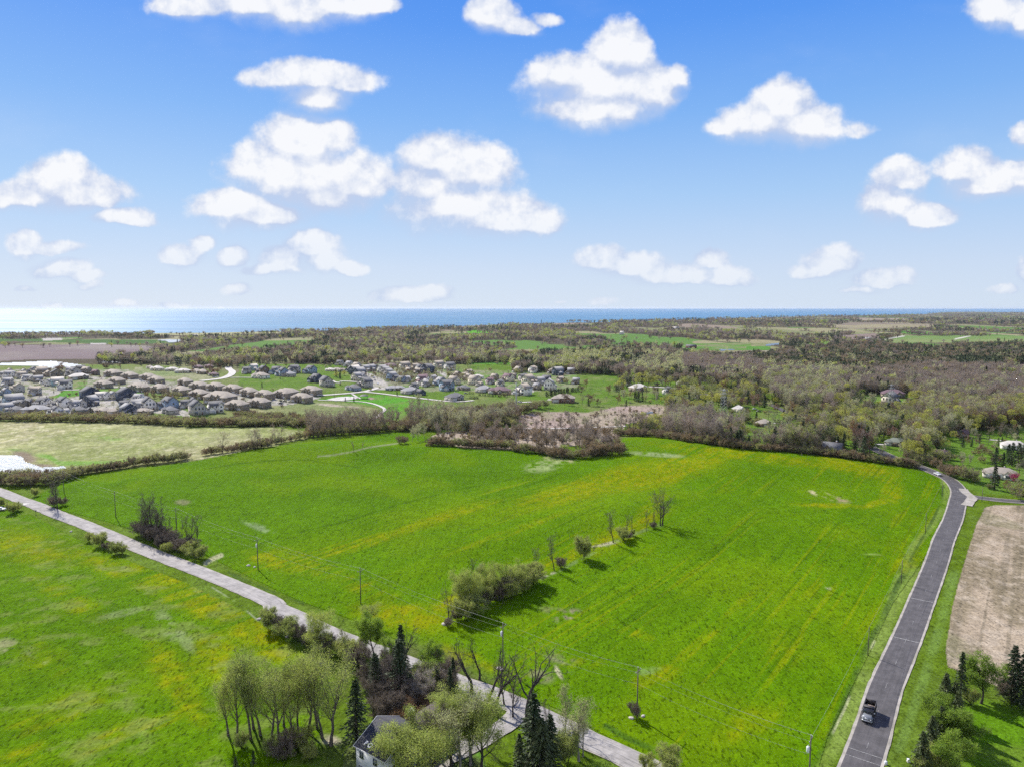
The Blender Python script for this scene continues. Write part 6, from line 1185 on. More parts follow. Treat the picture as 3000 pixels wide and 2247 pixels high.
for a in """1120,315,380,ranch,tan,pale;1640,275,280,condo,tan,brown;1500,440,270,condo,tan,brown;1690,385,200,condo,tan,brown;1890,305,260,condo,tan,brown;2010,490,320,condo,tan,brown
910,460,200,home,white,charcoal;810,412,130,end,teal,pale;700,405,100,end,white,slate;612,385,90,small,white,charcoal;530,355,100,end,tan,slate;460,340,80,end,grey,slate;350,335,130,home,white,slate;280,300,100,end,grey,brown;200,280,100,home,grey,slate;90,290,150,home,white,slate;20,280,90,home,grey,slate
800,300,180,hiphome,tan,charcoal;580,262,170,hiphome,tan,brown;690,272,130,home,tan,brown;470,215,130,home,grey,charcoal;1060,262,200,home,grey,charcoal;990,225,130,home,grey,slate;1240,225,140,home,tan,brown;1150,205,140,home,grey,charcoal;330,240,100,home,grey,slate;1380,250,110,home,brown,maroon;120,230,110,home,grey,brown
60,400,160,home,grey,slate;240,500,190,home,grey,brown;460,545,180,home,grey,brown;50,545,150,home,blue,slate;30,470,120,home,grey,slate;140,720,220,end,blue,slate;40,700,110,home,white,slate;270,735,140,home,tan,charcoal;390,720,140,home,tan,charcoal;590,725,210,home,white,charcoal;700,720,120,end,white,charcoal;500,735,110,small,grey,charcoal;880,745,250,home,white,charcoal;1050,740,100,end,white,slate;1180,725,150,home,grey,slate;1300,700,150,end,navy,slate
1270,610,280,hiphome,navy,charcoal;1450,612,90,end,white,pale;1540,608,90,home,white,slate;1640,605,100,end,cream,slate;1810,625,270,hiphome,navy,charcoal;2010,645,170,home,white,slate;40,800,140,end,blue,slate;210,805,270,ranch,grey,charcoal;500,815,330,ranch,tan,slate;790,835,190,home,white,charcoal;905,830,110,small,white,slate;1140,805,260,ranch,green,charcoal;1290,815,120,small,tan,charcoal;1500,820,270,ranch,tan,brown
1660,820,200,ranch,cream,brown;1850,825,200,hiphome,navy,slate;1790,745,170,home,blue,charcoal;2090,825,240,ranch,tan,brown;1990,765,160,end,white,slate;2160,745,130,home,white,slate""".replace('\n', ';').split(';'):
    x, y, wd, k, wl, rf = a.split(','); house('1', float(x), float(y), float(wd), k, wl, rf, NA)
NB = 'in the condominium courts'
for a in """150,425,180,condo,tan,brown;270,472,200,condo,tan,brown;50,592,220,condo,tan,brown;320,604,310,condo,tan,brown;640,638,320,condo,tan,brown;700,500,170,condo,tan,brown;900,562,230,condo,tan,brown;1150,578,280,condo,tan,brown;1400,614,260,condo,tan,brown;1640,662,280,condo,tan,brown;1870,702,310,condo,tan,brown;2150,685,240,condo,tan,brown;900,692,210,condo,brown,brown;1210,778,470,condo,tan,brown;1460,862,330,condo,tan,brown;1790,824,330,condo,tan,brown
130,865,190,end,white,charcoal;30,865,90,end,white,slate;440,855,260,home,blue,charcoal;680,834,150,home,grey,charcoal;820,804,120,end,grey,charcoal;480,918,290,ranch,grey,charcoal;845,935,210,end,grey,charcoal;1110,905,240,home,white,charcoal
190,255,120,ranch,cream,brown;290,284,190,ranch,cream,pale;510,290,160,ranch,cream,pale;670,320,190,ranch,cream,pale;870,315,160,ranch,cream,brown;960,335,200,ranch,tan,brown;1130,362,150,ranch,tan,maroon;900,255,150,ranch,brown,maroon;1060,245,150,ranch,brown,maroon
1595,328,140,home,grey,charcoal;1710,278,90,end,teal,pale;1850,335,190,home,brown,charcoal;2040,335,160,home,blue,charcoal;1820,400,260,ranch,white,brown;2140,365,180,home,blue,charcoal""".replace('\n', ';').split(';'):
    x, y, wd, k, wl, rf = a.split(','); house('2', float(x), float(y), float(wd), k, wl, rf, NB)
NC_ = 'round the wide pale street'
for a in """180,325,220,home,grey,charcoal;440,328,170,home,blue,charcoal;110,372,220,ranch,grey,slate;520,458,180,home,navy,charcoal;660,522,170,end,grey,charcoal;450,642,330,condo,tan,brown;110,672,250,condo,tan,brown;310,752,270,condo,tan,brown;1080,578,240,ranch,blue,charcoal;1250,532,180,hiphome,grey,charcoal
1050,302,130,home,navy,charcoal;1090,335,140,end,navy,pale;1160,372,140,end,navy,slate;1120,432,120,end,cream,slate;1200,422,130,home,grey,slate;1240,472,130,home,grey,charcoal;1500,312,110,end,white,slate;1545,335,110,end,grey,slate;1590,365,110,end,grey,slate;1640,424,120,end,blue,slate
740,294,120,ranch,cream,pale;830,292,120,ranch,cream,brown;905,300,110,ranch,cream,brown;1120,252,130,home,grey,brown;1010,225,120,home,grey,slate;1250,302,100,end,cream,slate;1335,292,100,end,tan,slate;1395,272,100,home,tan,charcoal;1630,232,160,ranch,pink,maroon;1830,272,120,end,cream,brown;1980,262,120,home,tan,brown;2060,292,100,end,white,charcoal;2145,285,130,hiphome,navy,charcoal;1890,320,120,home,tan,brown;2010,330,110,home,brown,brown;870,205,110,home,grey,charcoal
1640,572,130,ranch,navy,slate;1750,574,160,ranch,tan,slate;1790,455,130,home,blue,charcoal;1860,452,120,home,grey,slate;2080,484,200,home,white,maroon;1900,624,260,ranch,grey,slate;2070,644,130,small,navy,charcoal;2130,520,120,home,grey,slate;1960,560,140,home,grey,charcoal;1700,440,110,home,navy,charcoal""".replace('\n', ';').split(';'):
    x, y, wd, k, wl, rf = a.split(','); house('3', float(x), float(y), float(wd), k, wl, rf, NC_, rz=(-30 if 1000 < float(x) < 1700 and float(y) < 480 else None))
ND = 'in the eastern subdivision'
for a in """60,302,200,hiphome,navy,charcoal;210,242,110,end,cream,brown;370,268,150,end,white,charcoal;240,484,170,home,blue,slate;310,554,220,home,blue,charcoal;430,472,120,end,cream,brown;570,548,190,ranch,tan,charcoal;40,474,110,home,grey,slate;720,474,130,end,cream,brown;790,492,100,small,grey,brown;640,404,130,home,tan,brown;775,384,160,ranch,white,pale;930,462,130,home,grey,maroon;1072,492,130,home,cream,charcoal;1190,432,170,home,cream,maroon
1340,302,130,home,tan,brown;1405,422,150,home,grey,charcoal;1480,474,150,end,cream,brown;1730,442,150,home,navy,charcoal;1650,472,110,end,grey,slate;1775,542,160,end,white,slate;840,574,240,ranch,grey,slate;1090,604,280,ranch,tan,maroon;1415,614,200,hiphome,white,brown;430,692,280,ranch,grey,charcoal;1540,304,140,home,white,brown;1840,314,130,home,brown,brown;2080,322,130,home,tan,slate;1000,400,120,home,tan,brown;560,380,110,home,tan,brown;480,360,110,home,brown,brown;1930,440,120,home,tan,brown;1900,340,120,end,navy,slate;640,330,110,home,tan,brown;1260,390,110,home,tan,brown;1600,540,120,home,tan,slate;2150,460,120,home,tan,slate;130,420,120,home,grey,slate""".replace('\n', ';').split(';'):
    x, y, wd, k, wl, rf = a.split(','); house('4', float(x), float(y), float(wd), k, wl, rf, ND)
NE = 'among the trees beyond the marsh'
house('4', 1990, 722, 340, 'ranch', 'brick', 'brown', NE, -8, label='brick bungalow with brown roof in front of the dark evergreen screen')
for c, x, y, wd, k, wl, rf, lb in (('c', 1300, 818, 150, 'ranch', 'tan', 'pale', 'low tan bungalow with pale roof and a dark spruce behind it'), ('c', 1535, 848, 90, 'home', 'white', 'charcoal', 'white house with charcoal roof on the lawn beyond the marsh'), ('c', 2110, 982, 120, 'ranch', 'cream', 'pale', 'cream bungalow beside the steel lattice tower'),
                               ('c', 1730, 472, 80, 'barn', 'red', 'charcoal', 'dark red barn by the far pale field'), ('c', 680, 594, 70, 'home', 'white', 'charcoal', 'white house alone in the woods'), ('c', 1165, 362, 50, 'home', 'white', 'pale', 'white house far off in the woods'), ('c', 1025, 272, 90, 'barn', 'tan', 'pale', 'long tan shed in the farthest woods'), ('c', 1600, 320, 70, 'barn', 'white', 'pale', 'long white shed beside the far tan field'),
                               ('c', 1830, 880, 110, 'ranch', 'grey', 'slate', 'grey bungalow half hidden by trees'), ('c', 1670, 768, 80, 'ranch', 'white', 'pale', 'white bungalow under the willow'),
                               ('d', 110, 1100, 130, 'ranch', 'brown', 'brown', 'brown bungalow on the lawn beside the far bend'), ('d', 430, 1084, 70, 'end', 'white', 'charcoal', 'narrow white house by the willow at the far bend'), ('d', 1150, 932, 120, 'end', 'cream', 'charcoal', 'cream gabled house in the clearing'), ('d', 1170, 872, 220, 'ranch', 'tan', 'maroon', 'long tan bungalow with maroon roof in the clearing'),
                               ('d', 690, 1338, 150, 'small', 'brown', 'charcoal', 'dark cottage behind the rim of the crop field'), ('d', 1210, 1266, 140, 'ranch', 'tan', 'green', 'bungalow behind blossoming trees at the bend of the dark road'), ('d', 2160, 1290, 180, 'ranch', 'white', 'pale', 'white house with pale roof behind the tall spruces'), ('d', 2060, 1530, 230, 'ranch', 'white', 'brown', 'white house with brown roof beside the pink blossoming tree'),
                               ('d', 1390, 594, 160, 'barn', 'tan', 'pale', 'long pale roofed barn in the dark woods'), ('d', 1005, 672, 50, 'end', 'white', 'pale', 'small white gabled house in the dark woods'), ('d', 735, 704, 50, 'end', 'cream', 'brown', 'cream gabled house at the edge of the dark woods'), ('d', 957, 404, 40, 'barn', 'white', 'slate', 'small white shed at the corner of the far green field'),
                               ('d', 1570, 1370, 80, 'small', 'brown', 'maroon', 'small maroon roofed shed on the lawn'), ('d', 1730, 1190, 60, 'small', 'brick', 'maroon', 'tiny brick outbuilding at the back of the lawn'), ('d', 540, 818, 60, 'home', 'grey', 'slate', 'grey house among the aspens'), ('a', 1570, 392, 50, 'end', 'teal', 'pale', 'tiny blue house at the woods by the far pond'), ('b', 715, 348, 30, 'barn', 'white', 'pale', 'white shed near the lake shore woods')):
    house(c, x, y, wd, k, wl, rf, NE, rz=(-20 if 'tall spruces' in lb else -30 if 'pink' in lb else None), label=lb)
# green belts: trees standing inside a house are moved out
for (what, area, frm), L_ in REG.items():
    for o, _ in L_:
        if o.get('category') in ('tree', 'bush', 'evergreen'):
            for hx, hy, hr in HPOS:
                dx, dy = o.location.x - hx, o.location.y - hy
                if abs(dx) < hr + 1.5 and abs(dy) < hr * .6 + 2: o.location.x = hx + (hr + 2.5) * (1 if dx > 0 else -1); o.location.z = float(H(o.location.x, o.location.y))
# ------------------------------------------------------------------ the white farmhouse
FW = pmat('farmhouse_wall', (.68, .68, .66), (.58, .58, .56), .9, rough=.7, stretch=(.3, .3, 8)); FR = pmat('farmhouse_roof', (.035, .036, .042), (.06, .06, .068), 2.2, rough=.9, bump=.3); FRB = pmat('farmhouse_wing_roof', (.085, .07, .065), (.12, .10, .09), 2, rough=.9, bump=.3)
fz = float(H(-24.9, 139.5)); F_ = link('farmhouse', None, loc=(-24.9, 139.5, fz), rz=-DIRA); tag(F_, 'white two storey farmhouse with dark roof among budding trees', 'house')
W_, R_ = MB(), MB(); gable(W_, R_, (0, 0), 8.6, 12.4, 5.7, 3.0, 'x', .35); link('wall', W_.build('wall', [FW]), F_); rf_ = link('roof', R_.build('roof', [FR]), F_)
W_, R_ = MB(), MB(); gable(W_, R_, (-.3, 9.7), 6.6, 7, 4.6, 2.8, 'y', .35); link('wall', W_.build('wall', [FW]), F_); link('roof', R_.build('roof', [FRB]), F_)
W_, R_ = MB(), MB(); gable(W_, R_, (5.6, -3.2), 2.8, 4.6, 2.7, 1.2, 'x', .3); link('porch', W_.build('porch', [FW]), F_); link('porch_roof', R_.build('porch_roof', [FR]), F_)
for x, z, m_ in ((-2.6, 4.3, WIN), (1.4, 4.3, WIN), (-3.0, 1.5, WINS), (-2.0, 1.5, WINS), (1.2, 1.5, WINS), (2.2, 1.5, WINS)): link('window', m_, F_, (x, -6.23, z), 0)
for y in (-3.5, 0, 3.5): link('window', WIN, F_, (-4.33, y, 4.2), -math.pi / 2); link('window', WIN, F_, (-4.33, y, 1.5), -math.pi / 2)
for x in (-2, 2): link('window', WIN, F_, (x, 13.23, 2), math.pi)
ch = MB(); ch.box((0, 0, 0), (.8, .8, 3.2), 0); ch.box((0, 0, 1.68), (1.0, 1.0, .2), 1); ch.tube([(0, 0, 1.7), (0, 0, 2.3)], .28, 10, 1); link('chimney', ch.build('chimney', [BRICK, TRIM]), rf_, (1.0, 4.6, 8.2))
gm = MB(); [gm.box((s_ * (4.3 + .36), 0, 0), (.12, .2, .2), 0) for s_ in ()]
for s_ in (-1, 1):
    P_ = np.array([(s_ * 4.68, -6.6, 5.72), (s_ * 4.68, 0, 8.92), (s_ * 4.68, 6.6, 5.72)]); gm.tube(P_, .1, 4)
gm.tube([(-4.7, -6.6, 5.68), (4.7, -6.6, 5.68)], .09, 5); link('gutter', gm.build('gutter', [TRIM]), rf_)
sl = math.atan2(3.0, 6.2)
for ch_, x in (('B', -2.3), ('O', -1.1)):
    cu = bpy.data.curves.new('roof_letter', 'FONT'); cu.body = ch_; cu.size = 1.35; cu.extrude = .02; cu.offset = .05; cu.materials.append(TRIM); cu.align_x = 'CENTER'
    tmp_ = bpy.data.objects.new('roof_letter', cu); me_ = bpy.data.meshes.new_from_object(tmp_); me_.materials.clear(); me_.materials.append(TRIM); o = link('roof_letter', me_, rf_); bpy.data.objects.remove(tmp_); o.location = (x, -5.6, 5.7 + (6.2 - 5.6) * .484 + .25); o.rotation_euler = (sl, 0, 0)
# ------------------------------------------------------------------ poles, wires, towers
POLE = pmat('pole_wood', (.20, .17, .14), (.12, .10, .085), 3, rough=.9, stretch=(3, 3, .6)); METAL = pmat('galvanised_steel', (.42, .43, .44), (.34, .35, .36), 2, rough=.5, metal=.3); WHITE = pmat('white_enamel', (.75, .76, .78), rough=.4); WIRE = pmat('wire_metal', (.30, .31, .27), rough=.6); DARK = pmat('dark_metal', (.05, .05, .055), rough=.6)
LINE_A = (.8, -.6)
def pole(g, h, label, arm=True, trafo=False, rz=-DIRA, thick=.15):
    r = link('utility_pole', None, loc=g, rz=rz); m = MB(); m.tube([(0, 0, -.5), (0, 0, h * .5), (0, 0, h)], [thick * 1.25, thick, thick * .75], 9); link('pole', m.build('pole', [POLE], True), r)
    if arm:
        m = MB(); m.box((0, .16, h - .9), (.12, .1, .14)); m.box((0, .14, h - .9), (.14, 2.4, .12)); m.tube([(0, .2, h - 1.5), (0, .9, h - .9)], .025, 4); m.tube([(0, -.1, h - 1.5), (0, -.7, h - .9)], .025, 4); link('crossarm', m.build('crossarm', [POLE]), r)
        for y in (-1.05, 1.25): m = MB(); m.tube([(0, y, h - .84), (0, y, h - .72), (0, y, h - .6)], [.09, .05, .07], 8); link('insulator', m.build('insulator', [WHITE]), r)
        m = MB(); m.tube([(0, 0, h), (0, 0, h + .25)], [.08, .06], 8); link('insulator', m.build('insulator', [WHITE]), r)
    if trafo: m = MB(); m.tube([(-.42, 0, h - 3.6), (-.42, 0, h - 3.5), (-.42, 0, h - 2.5), (-.42, 0, h - 2.35)], [.28, .33, .33, .2], 12); m.box((-.15, 0, h - 3), (.3, .12, .1)); m.tube([(-.42, 0, h - 2.35), (-.42, 0, h - 2.05)], .06, 6); link('transformer', m.build('transformer', [WHITE], True), r)
    tag(r, label, 'utility pole', 'utility poles'); return g + np.array([0, 0, h])
tops = []
for c, x, y, h, lb, tr in (('L', 519, 262, 11.5, 'wooden utility pole beside the bare tree near the pond', 0), ('L', 937, 456, 12, 'wooden utility pole standing alone west of the bare tree clump', 0), ('L', 1432, 600, 11.5, 'wooden utility pole rising behind the bare tree clump', 0), ('L', 2088, 880, 12, 'utility pole with white transformer beside the pale road', 1), ('h', 1262, 338, 12, 'wooden utility pole behind the round budding tree', 0), ('J', 548, 665, 12.5, 'utility pole with crossarm behind the gnarled roadside trees', 1), ('J', 1790, 1118, 12.2, 'utility pole with crossarm rising from the dusky bush', 0)):
    tops.append(pole(G(c, [(x, y)])[0], h, lb, True, tr))
g_ = np.array([58.4, 130.6, 0.]); g_[2] = float(H(*g_[:2])); tops.append(pole(g_, 12, 'grey utility pole with crossarm beside the dark road', True, 1))
first = tops[0] + (tops[0] - tops[1]) * 1.3; first[2] = 11
def wire(name, pts, label, sag=.9, r=.016, grp='overhead wires'):
    m = MB()
    for a, b in zip(pts[:-1], pts[1:]):
        t = np.linspace(0, 1, 14)[:, None]; P = np.asarray(a) * (1 - t) + np.asarray(b) * t; P[:, 2] -= (4 * sag * t * (1 - t))[:, 0]; m.tube(P, r, 4, cap=False)
    o = link(name, m.build(name, [WIRE], True)); tag(o, label, 'wire', grp); return o
off = np.array([.595, .804, 0]); T_ = [first] + tops
wire('overhead_wire', [t + np.array([0, 0, .2]) for t in T_], 'topmost wire of the line along the pale road')
wire('overhead_wire', [t + off * 1.25 + np.array([0, 0, -.6]) for t in T_], 'crossarm wire on the field side of the pale road line')
wire('overhead_wire', [t - off * 1.05 + np.array([0, 0, -.6]) for t in T_], 'crossarm wire on the road side of the pale road line')
wire('overhead_wire', [t + np.array([0, 0, -3.9]) for t in T_], 'lowest wire of the line along the pale road', 1.1, .02)
rt = []
for c, x, y, h, lb in (('R', 945, 752, 8.2, 'slim grey pole casting its shadow over the dark road south of the other'), ('R', 1215, 170, 8.5, 'slim grey pole casting its shadow over the dark road midway'), ('Q', 1410, 1142, 9, 'slim grey pole in the ditch where the dark road starts to bend'), ('Q', 1545, 840, 9, 'slim grey pole at the bend opposite the side road')):
    g = G(c, [(x, y)])[0]; rt.append(pole(g, h, lb, False, 0, thick=.11))
g = G('Q', [(1868, 880)])[0]; pole(g, 7.5, 'slim grey pole beside the side road', False, 0, thick=.11)
wire('overhead_wire', [tops[-1] - np.array([0, 0, .5])] + rt, 'single wire beside the dark road', .7, .018)
def lattice(c, x, y, h, w, label):
    m = MB(); g = G(c, [(x, y)])[0]; zs = np.linspace(0, h, 9)
    def wd(z): return w * (1 - z / h) ** .8 * .5 + .55
    for sx_ in (-1, 1):
        for sy_ in (-1, 1): m.tube([(sx_ * wd(z), sy_ * wd(z), z) for z in zs], .12, 4)
    for a, b in zip(zs[:-1], zs[1:]):
        for s_ in (-1, 1):
            m.tube([(-wd(a), s_ * wd(a), a), (wd(b), s_ * wd(b), b)], .07, 3); m.tube([(wd(a), s_ * wd(a), a), (-wd(b), s_ * wd(b), b)], .07, 3); m.tube([(s_ * wd(a), -wd(a), a), (s_ * wd(b), wd(b), b)], .07, 3); m.tube([(s_ * wd(a), wd(a), a), (s_ * wd(b), -wd(b), b)], .07, 3)
    r = link('lattice_tower', None, loc=g, rz=.3); link('tower_frame', m.build('tower_frame', [METAL]), r)
    for z in (h * .68, h * .82, h * .96):
        a = MB(); a.tube([(-3.6, 0, z), (0, 0, z + .5), (3.6, 0, z)], .12, 4); a.tube([(-3.6, 0, z), (0, 0, z - .5), (3.6, 0, z)], .1, 4)
        for s_ in (-1, 1): a.tube([(s_ * 3.5, 0, z), (s_ * 3.5, 0, z - 1.2)], .09, 4)
        link('crossarm', a.build('crossarm', [METAL]), r)
    tag(r, label, 'pylon', 'steel pylons'); return g + np.array([0, 0, h * .9])
p1_ = lattice('c', 1985, 1015, 24, 4.5, 'steel lattice tower beside the cream bungalow'); p2_ = lattice('d', 1130, 935, 21, 3.5, 'steel lattice tower in front of the cream gabled house')
g = G('c', [(310, 1030)])[0]; r = link('steel_monopole', None, loc=g, rz=.4); m = MB(); m.tube([(0, 0, -1), (0, 0, 15), (0, 0, 31)], [.62, .5, .3], 12); link('pole', m.build('pole', [METAL], True), r)
for z in (24, 27, 30): m = MB(); m.tube([(-1.9, 0, z), (0, 0, z + .3), (1.9, 0, z)], .1, 5); link('crossarm', m.build('crossarm', [METAL]), r)
tag(r, 'tall grey steel monopole at the edge of the marsh', 'pylon', 'steel pylons')
m1 = g + np.array([0, 0, 30])
hp = [pole(G('a', [(x, y)])[0], h, lb, True, 0, .4, .25) for x, y, h, lb in ((975, 640, 20, 'tall wooden power pole by the far reservoir'), (1400, 640, 17, 'tall wooden power pole behind the cream bungalows'), (1455, 640, 15, 'shorter power pole behind the cream bungalows'))]
wire('overhead_wire', hp[:2] + [hp[2]], 'upper far wire above the cream bungalows', 1.5, .09); wire('overhead_wire', [q - np.array([0, 0, 3.]) for q in hp], 'lower far wire above the cream bungalows', 1.5, .09)
wire('overhead_wire', [m1, p1_], 'wire from the steel monopole to the lattice tower', 3, .05)
# ------------------------------------------------------------------ vehicles
TYRE = pmat('tyre_rubber', (.02, .02, .02), rough=.85); RIM = pmat('rim_steel', (.5, .5, .5), rough=.35, metal=.8); CARG = pmat('car_glass', (.02, .025, .03), rough=.05, spec=.8)
PAINT = {k: pmat('paint_' + k, v, rough=.3, spec=.5) for k, v in {'white': (.72, .72, .72), 'black': (.02, .02, .022), 'silver': (.42, .43, .45), 'red': (.3, .03, .03), 'blue': (.05, .09, .25), 'grey': (.16, .165, .17)}.items()}
def wheel_mesh(r_, w_): m = MB(); m.tube([(0, -w_ / 2, 0), (0, w_ / 2, 0)], r_, 18, 0); m.tube([(0, -w_ / 2 - .015, 0), (0, w_ / 2 + .015, 0)], r_ * .58, 12, 1); return m.build('wheel', [TYRE, RIM])
def hull(m, prof, w, taper, mi=0):
    """a side profile (x, z) carried across the width, drawn in towards the sides"""
    n = len(prof); V = []
    for y, t in ((-w / 2, taper), (-w / 2 * .86, 1), (w / 2 * .86, 1), (w / 2, taper)):
        cx_ = sum(p[0] for p in prof) / n; cz = min(p[1] for p in prof); V += [(cx_ + (p[0] - cx_) * (.985 if t != 1 else 1), y, cz + (p[1] - cz) * t) for p in prof]
    q = [(k * n + i, k * n + (i + 1) % n, (k + 1) * n + (i + 1) % n, (k + 1) * n + i) for k in range(3) for i in range(n)]
    m.add(V, quads=q, m=mi); m.add(V[:n], tris=[(0, i, i + 1) for i in range(1, n - 1)], m=mi); m.add(V[3 * n:], tris=[(0, i + 1, i) for i in range(1, n - 1)], m=mi)
cb = MB(); hull(cb, [(-2.2, .35), (2.2, .35), (2.28, .62), (2.1, .85), (1.1, .98), (-1.5, 1.0), (-2.15, .95), (-2.28, .6)], 1.8, .93); hull(cb, [(1.0, .96), (.35, 1.42), (-.95, 1.46), (-1.75, 1.0)], 1.56, .9)
CARB = cb.build('body', [PAINT['white']], False)
gb = MB(); hull(gb, [(.97, .99), (.38, 1.37), (-.93, 1.40), (-1.66, 1.03)], 1.60, .92); CARGL = gb.build('window', [CARG]); tp_ = MB(); hull(tp_, [(.33, 1.405), (.28, 1.45), (-.88, 1.485), (-.93, 1.43)], 1.48, .96); CARR = tp_.build('car_roof', [PAINT['white']]); CW = wheel_mesh(.33, .22)
hl = MB(); hl.box((2.2, 0, .68), (.08, .3, .14)); CHL = hl.build('headlight', [WHITE])
def car(c, x, y, col, rz, label, s=1.0, g=None):
    if g is None: g = G(c, [(x, y)])[0]
    r = link('parked_car' if 'parked' in label else 'car', None, loc=g + np.array([0, 0, .16 + g[1] * .00035]), rz=math.radians(rz), sc=s)
    for nm, me in (('body', CARB), ('car_roof', CARR)):
        o = link(nm, me, r); o.material_slots[0].link = 'OBJECT'; o.material_slots[0].material = PAINT[col]
    link('window', CARGL, r)
    for a in (-1.38, 1.38):
        for b in (-.82, .82): link('wheel', CW, r, (a, b, .33))
    for b in (-.6, .6): link('headlight', CHL, r, (0, b, 0))
    tag(r, label, 'car', 'cars'); return r
qs = near_s('Q', (1468, 664)); p0 = at_s(R1, s1, qs); d = at_s(R1, s1, qs + 2) - p0; ang = math.degrees(math.atan2(-d[1], -d[0])); n_ = np.array([d[1], -d[0]]) / np.linalg.norm(d); pc = p0 - n_ * 1.6
car(None, 0, 0, 'white', ang, 'white car driving round the bend of the dark road', g=np.array([pc[0], pc[1], float(H(*pc))]))
for c, x, y, col, rz, lb in (('2', 1255, 604, 'black', 10, 'black parked car between two condominium garages, highest up the court'), ('2', 1480, 642, 'silver', 20, 'silver parked car in front of the fourth condominium garage'), ('2', 1680, 676, 'black', 5, 'black parked car on the pale condominium court'), ('2', 2135, 742, 'black', 15, 'black parked car beside the lower condominium, nearer the building'), ('2', 2115, 775, 'black', 0, 'black parked car beside the lower condominium, nearer the lawn'),
                       ('1', 1340, 312, 'black', 10, 'black parked car at the end of the tan pale-roofed bungalow'), ('1', 2100, 345, 'white', 20, 'white parked car in the west condominium court'), ('1', 1945, 298, 'black', 12, 'black parked car beside the west condominium'), ('1', 1320, 790, 'white', 15, 'white parked car on the drive below the round pale lot'), ('3', 70, 742, 'black', 10, 'black parked car on the pale lot by the end condominium'), ('3', 155, 755, 'black', 0, 'black parked car by the wall of the end condominium'), ('3', 20, 770, 'grey', 10, 'grey parked car at the lawn edge of the pale lot'),
                       ('3', 580, 655, 'white', 12, 'white parked car at the corner of the crossing street'), ('3', 1400, 430, 'grey', -60, 'grey parked car halfway up the wide pale street'), ('3', 1440, 480, 'white', -60, 'white parked car low on the wide pale street'), ('3', 1380, 390, 'silver', -60, 'silver parked car high on the wide pale street'), ('2', 1140, 388, 'blue', 5, 'blue parked car by the bungalows at the curving street'), ('2', 1190, 384, 'white', 5, 'white parked car by the bungalows at the curving street'), ('d', 30, 968, 'silver', 15, 'silver parked car on the far lawn drive'), ('d', 62, 985, 'black', 15, 'black parked car on the far lawn drive'), ('c', 2170, 978, 'white', 8, 'white parked car beside the cream bungalow'), ('c', 340, 910, 'silver', 10, 'silver parked car near the monopole'),
                       ('L', 8, 402, 'white', 10, 'white parked car at the drive by the pale road'), ('d', 1430, 690, 'white', 0, 'white parked car in the woods clearing'), ('4', 600, 600, 'grey', 5, 'grey parked car on the lawn drive of the grey bungalow'), ('4', 1250, 585, 'black', 10, 'black parked car on the pale drive by the maroon roofed bungalow')):
    car(c, x, y, col, rz, lb)
# dump truck coming down the dark road
qs = near_s('R', (985, 1262)); p0 = at_s(R1, s1, qs); d = at_s(R1, s1, qs + 3) - p0; n_ = np.array([d[1], -d[0]]) / np.linalg.norm(d); pc = p0 - n_ * 1.55
TK = link('dump_truck', None, loc=(pc[0], pc[1], float(H(*pc)) + .17), rz=math.atan2(-d[1], -d[0])); tag(TK, 'dark dump truck with open box carrying a pale load on the dark road', 'truck')
TB = PAINT['black']; TS = pmat('truck_silver', (.22, .235, .25), (.17, .18, .19), 2, rough=.3, spec=.6); BOXM = pmat('truck_box_steel', (.045, .04, .042), (.09, .08, .075), 2, rough=.6); LOAD = pmat('load_gravel', (.36, .28, .22), (.2, .15, .12), 3, rough=1, bump=1)
m = MB(); m.box((0, -.4, .78), (6.9, .16, .28)); m.box((0, .4, .78), (6.9, .16, .28)); m.box((-3.4, 0, .8), (.15, 2.2, .3)); m.box((1.0, 0, .8), (.3, 1.8, .2)); link('chassis', m.build('chassis', [DARK]), TK)
m = MB(); hull(m, [(.55, 1.0), (2.1, 1.0), (2.1, 1.75), (1.75, 2.52), (.75, 2.62), (.55, 2.5)], 2.2, .96); link('cab', m.build('cab', [TB]), TK)
m = MB(); hull(m, [(2.0, .85), (3.45, .8), (3.55, 1.2), (3.4, 1.52), (2.1, 1.78)], 1.9, .82); m.box((2.75, -1.02, 1.0), (1.1, .24, .5)); m.box((2.75, 1.02, 1.0), (1.1, .24, .5)); link('hood', m.build('hood', [TS]), TK)
m = MB(); m.box((1.97, 0, 2.1), (.06, 1.85, .62), 0); m.box((1.25, 1.11, 2.08), (.7, .03, .5), 0); m.box((1.25, -1.11, 2.08), (.7, .03, .5), 0); o = link('windscreen', m.build('windscreen', [CARG]), TK)
m = MB(); m.box((3.6, 0, .72), (.2, 2.3, .34)); m.box((3.56, 0, 1.12), (.1, 1.0, .5)); link('bumper', m.build('bumper', [RIM]), TK)
for y in (-.8, .8): m = MB(); m.box((3.55, y, 1.1), (.1, .28, .22)); link('headlight', m.build('headlight', [WHITE]), TK)
for y in (-1.32, 1.32): m = MB(); m.box((1.85, y, 1.95), (.12, .22, .45)); m.tube([(1.8, y * .83, 2.2), (1.82, y, 2.15)], .03, 5); link('mirror', m.build('mirror', [RIM]), TK)
m = MB(); X0, X1, Wb, Z0, Z1, t_ = -3.5, .35, 2.35, 1.15, 2.45, .1
m.box(((X0 + X1) / 2, 0, Z0), (X1 - X0, Wb, .12)); m.box(((X0 + X1) / 2, Wb / 2, (Z0 + Z1) / 2 + .06), (X1 - X0, t_, Z1 - Z0)); m.box(((X0 + X1) / 2, -Wb / 2, (Z0 + Z1) / 2 + .06), (X1 - X0, t_, Z1 - Z0)); m.box((X0, 0, (Z0 + Z1) / 2 + .06), (t_, Wb - .12, Z1 - Z0)); m.box((X1, 0, (Z0 + Z1) / 2 + .25), (t_, Wb - .12, Z1 - Z0 + .4)); m.box((X1 + .35, 0, Z1 + .32), (.75, Wb - .1, .07))
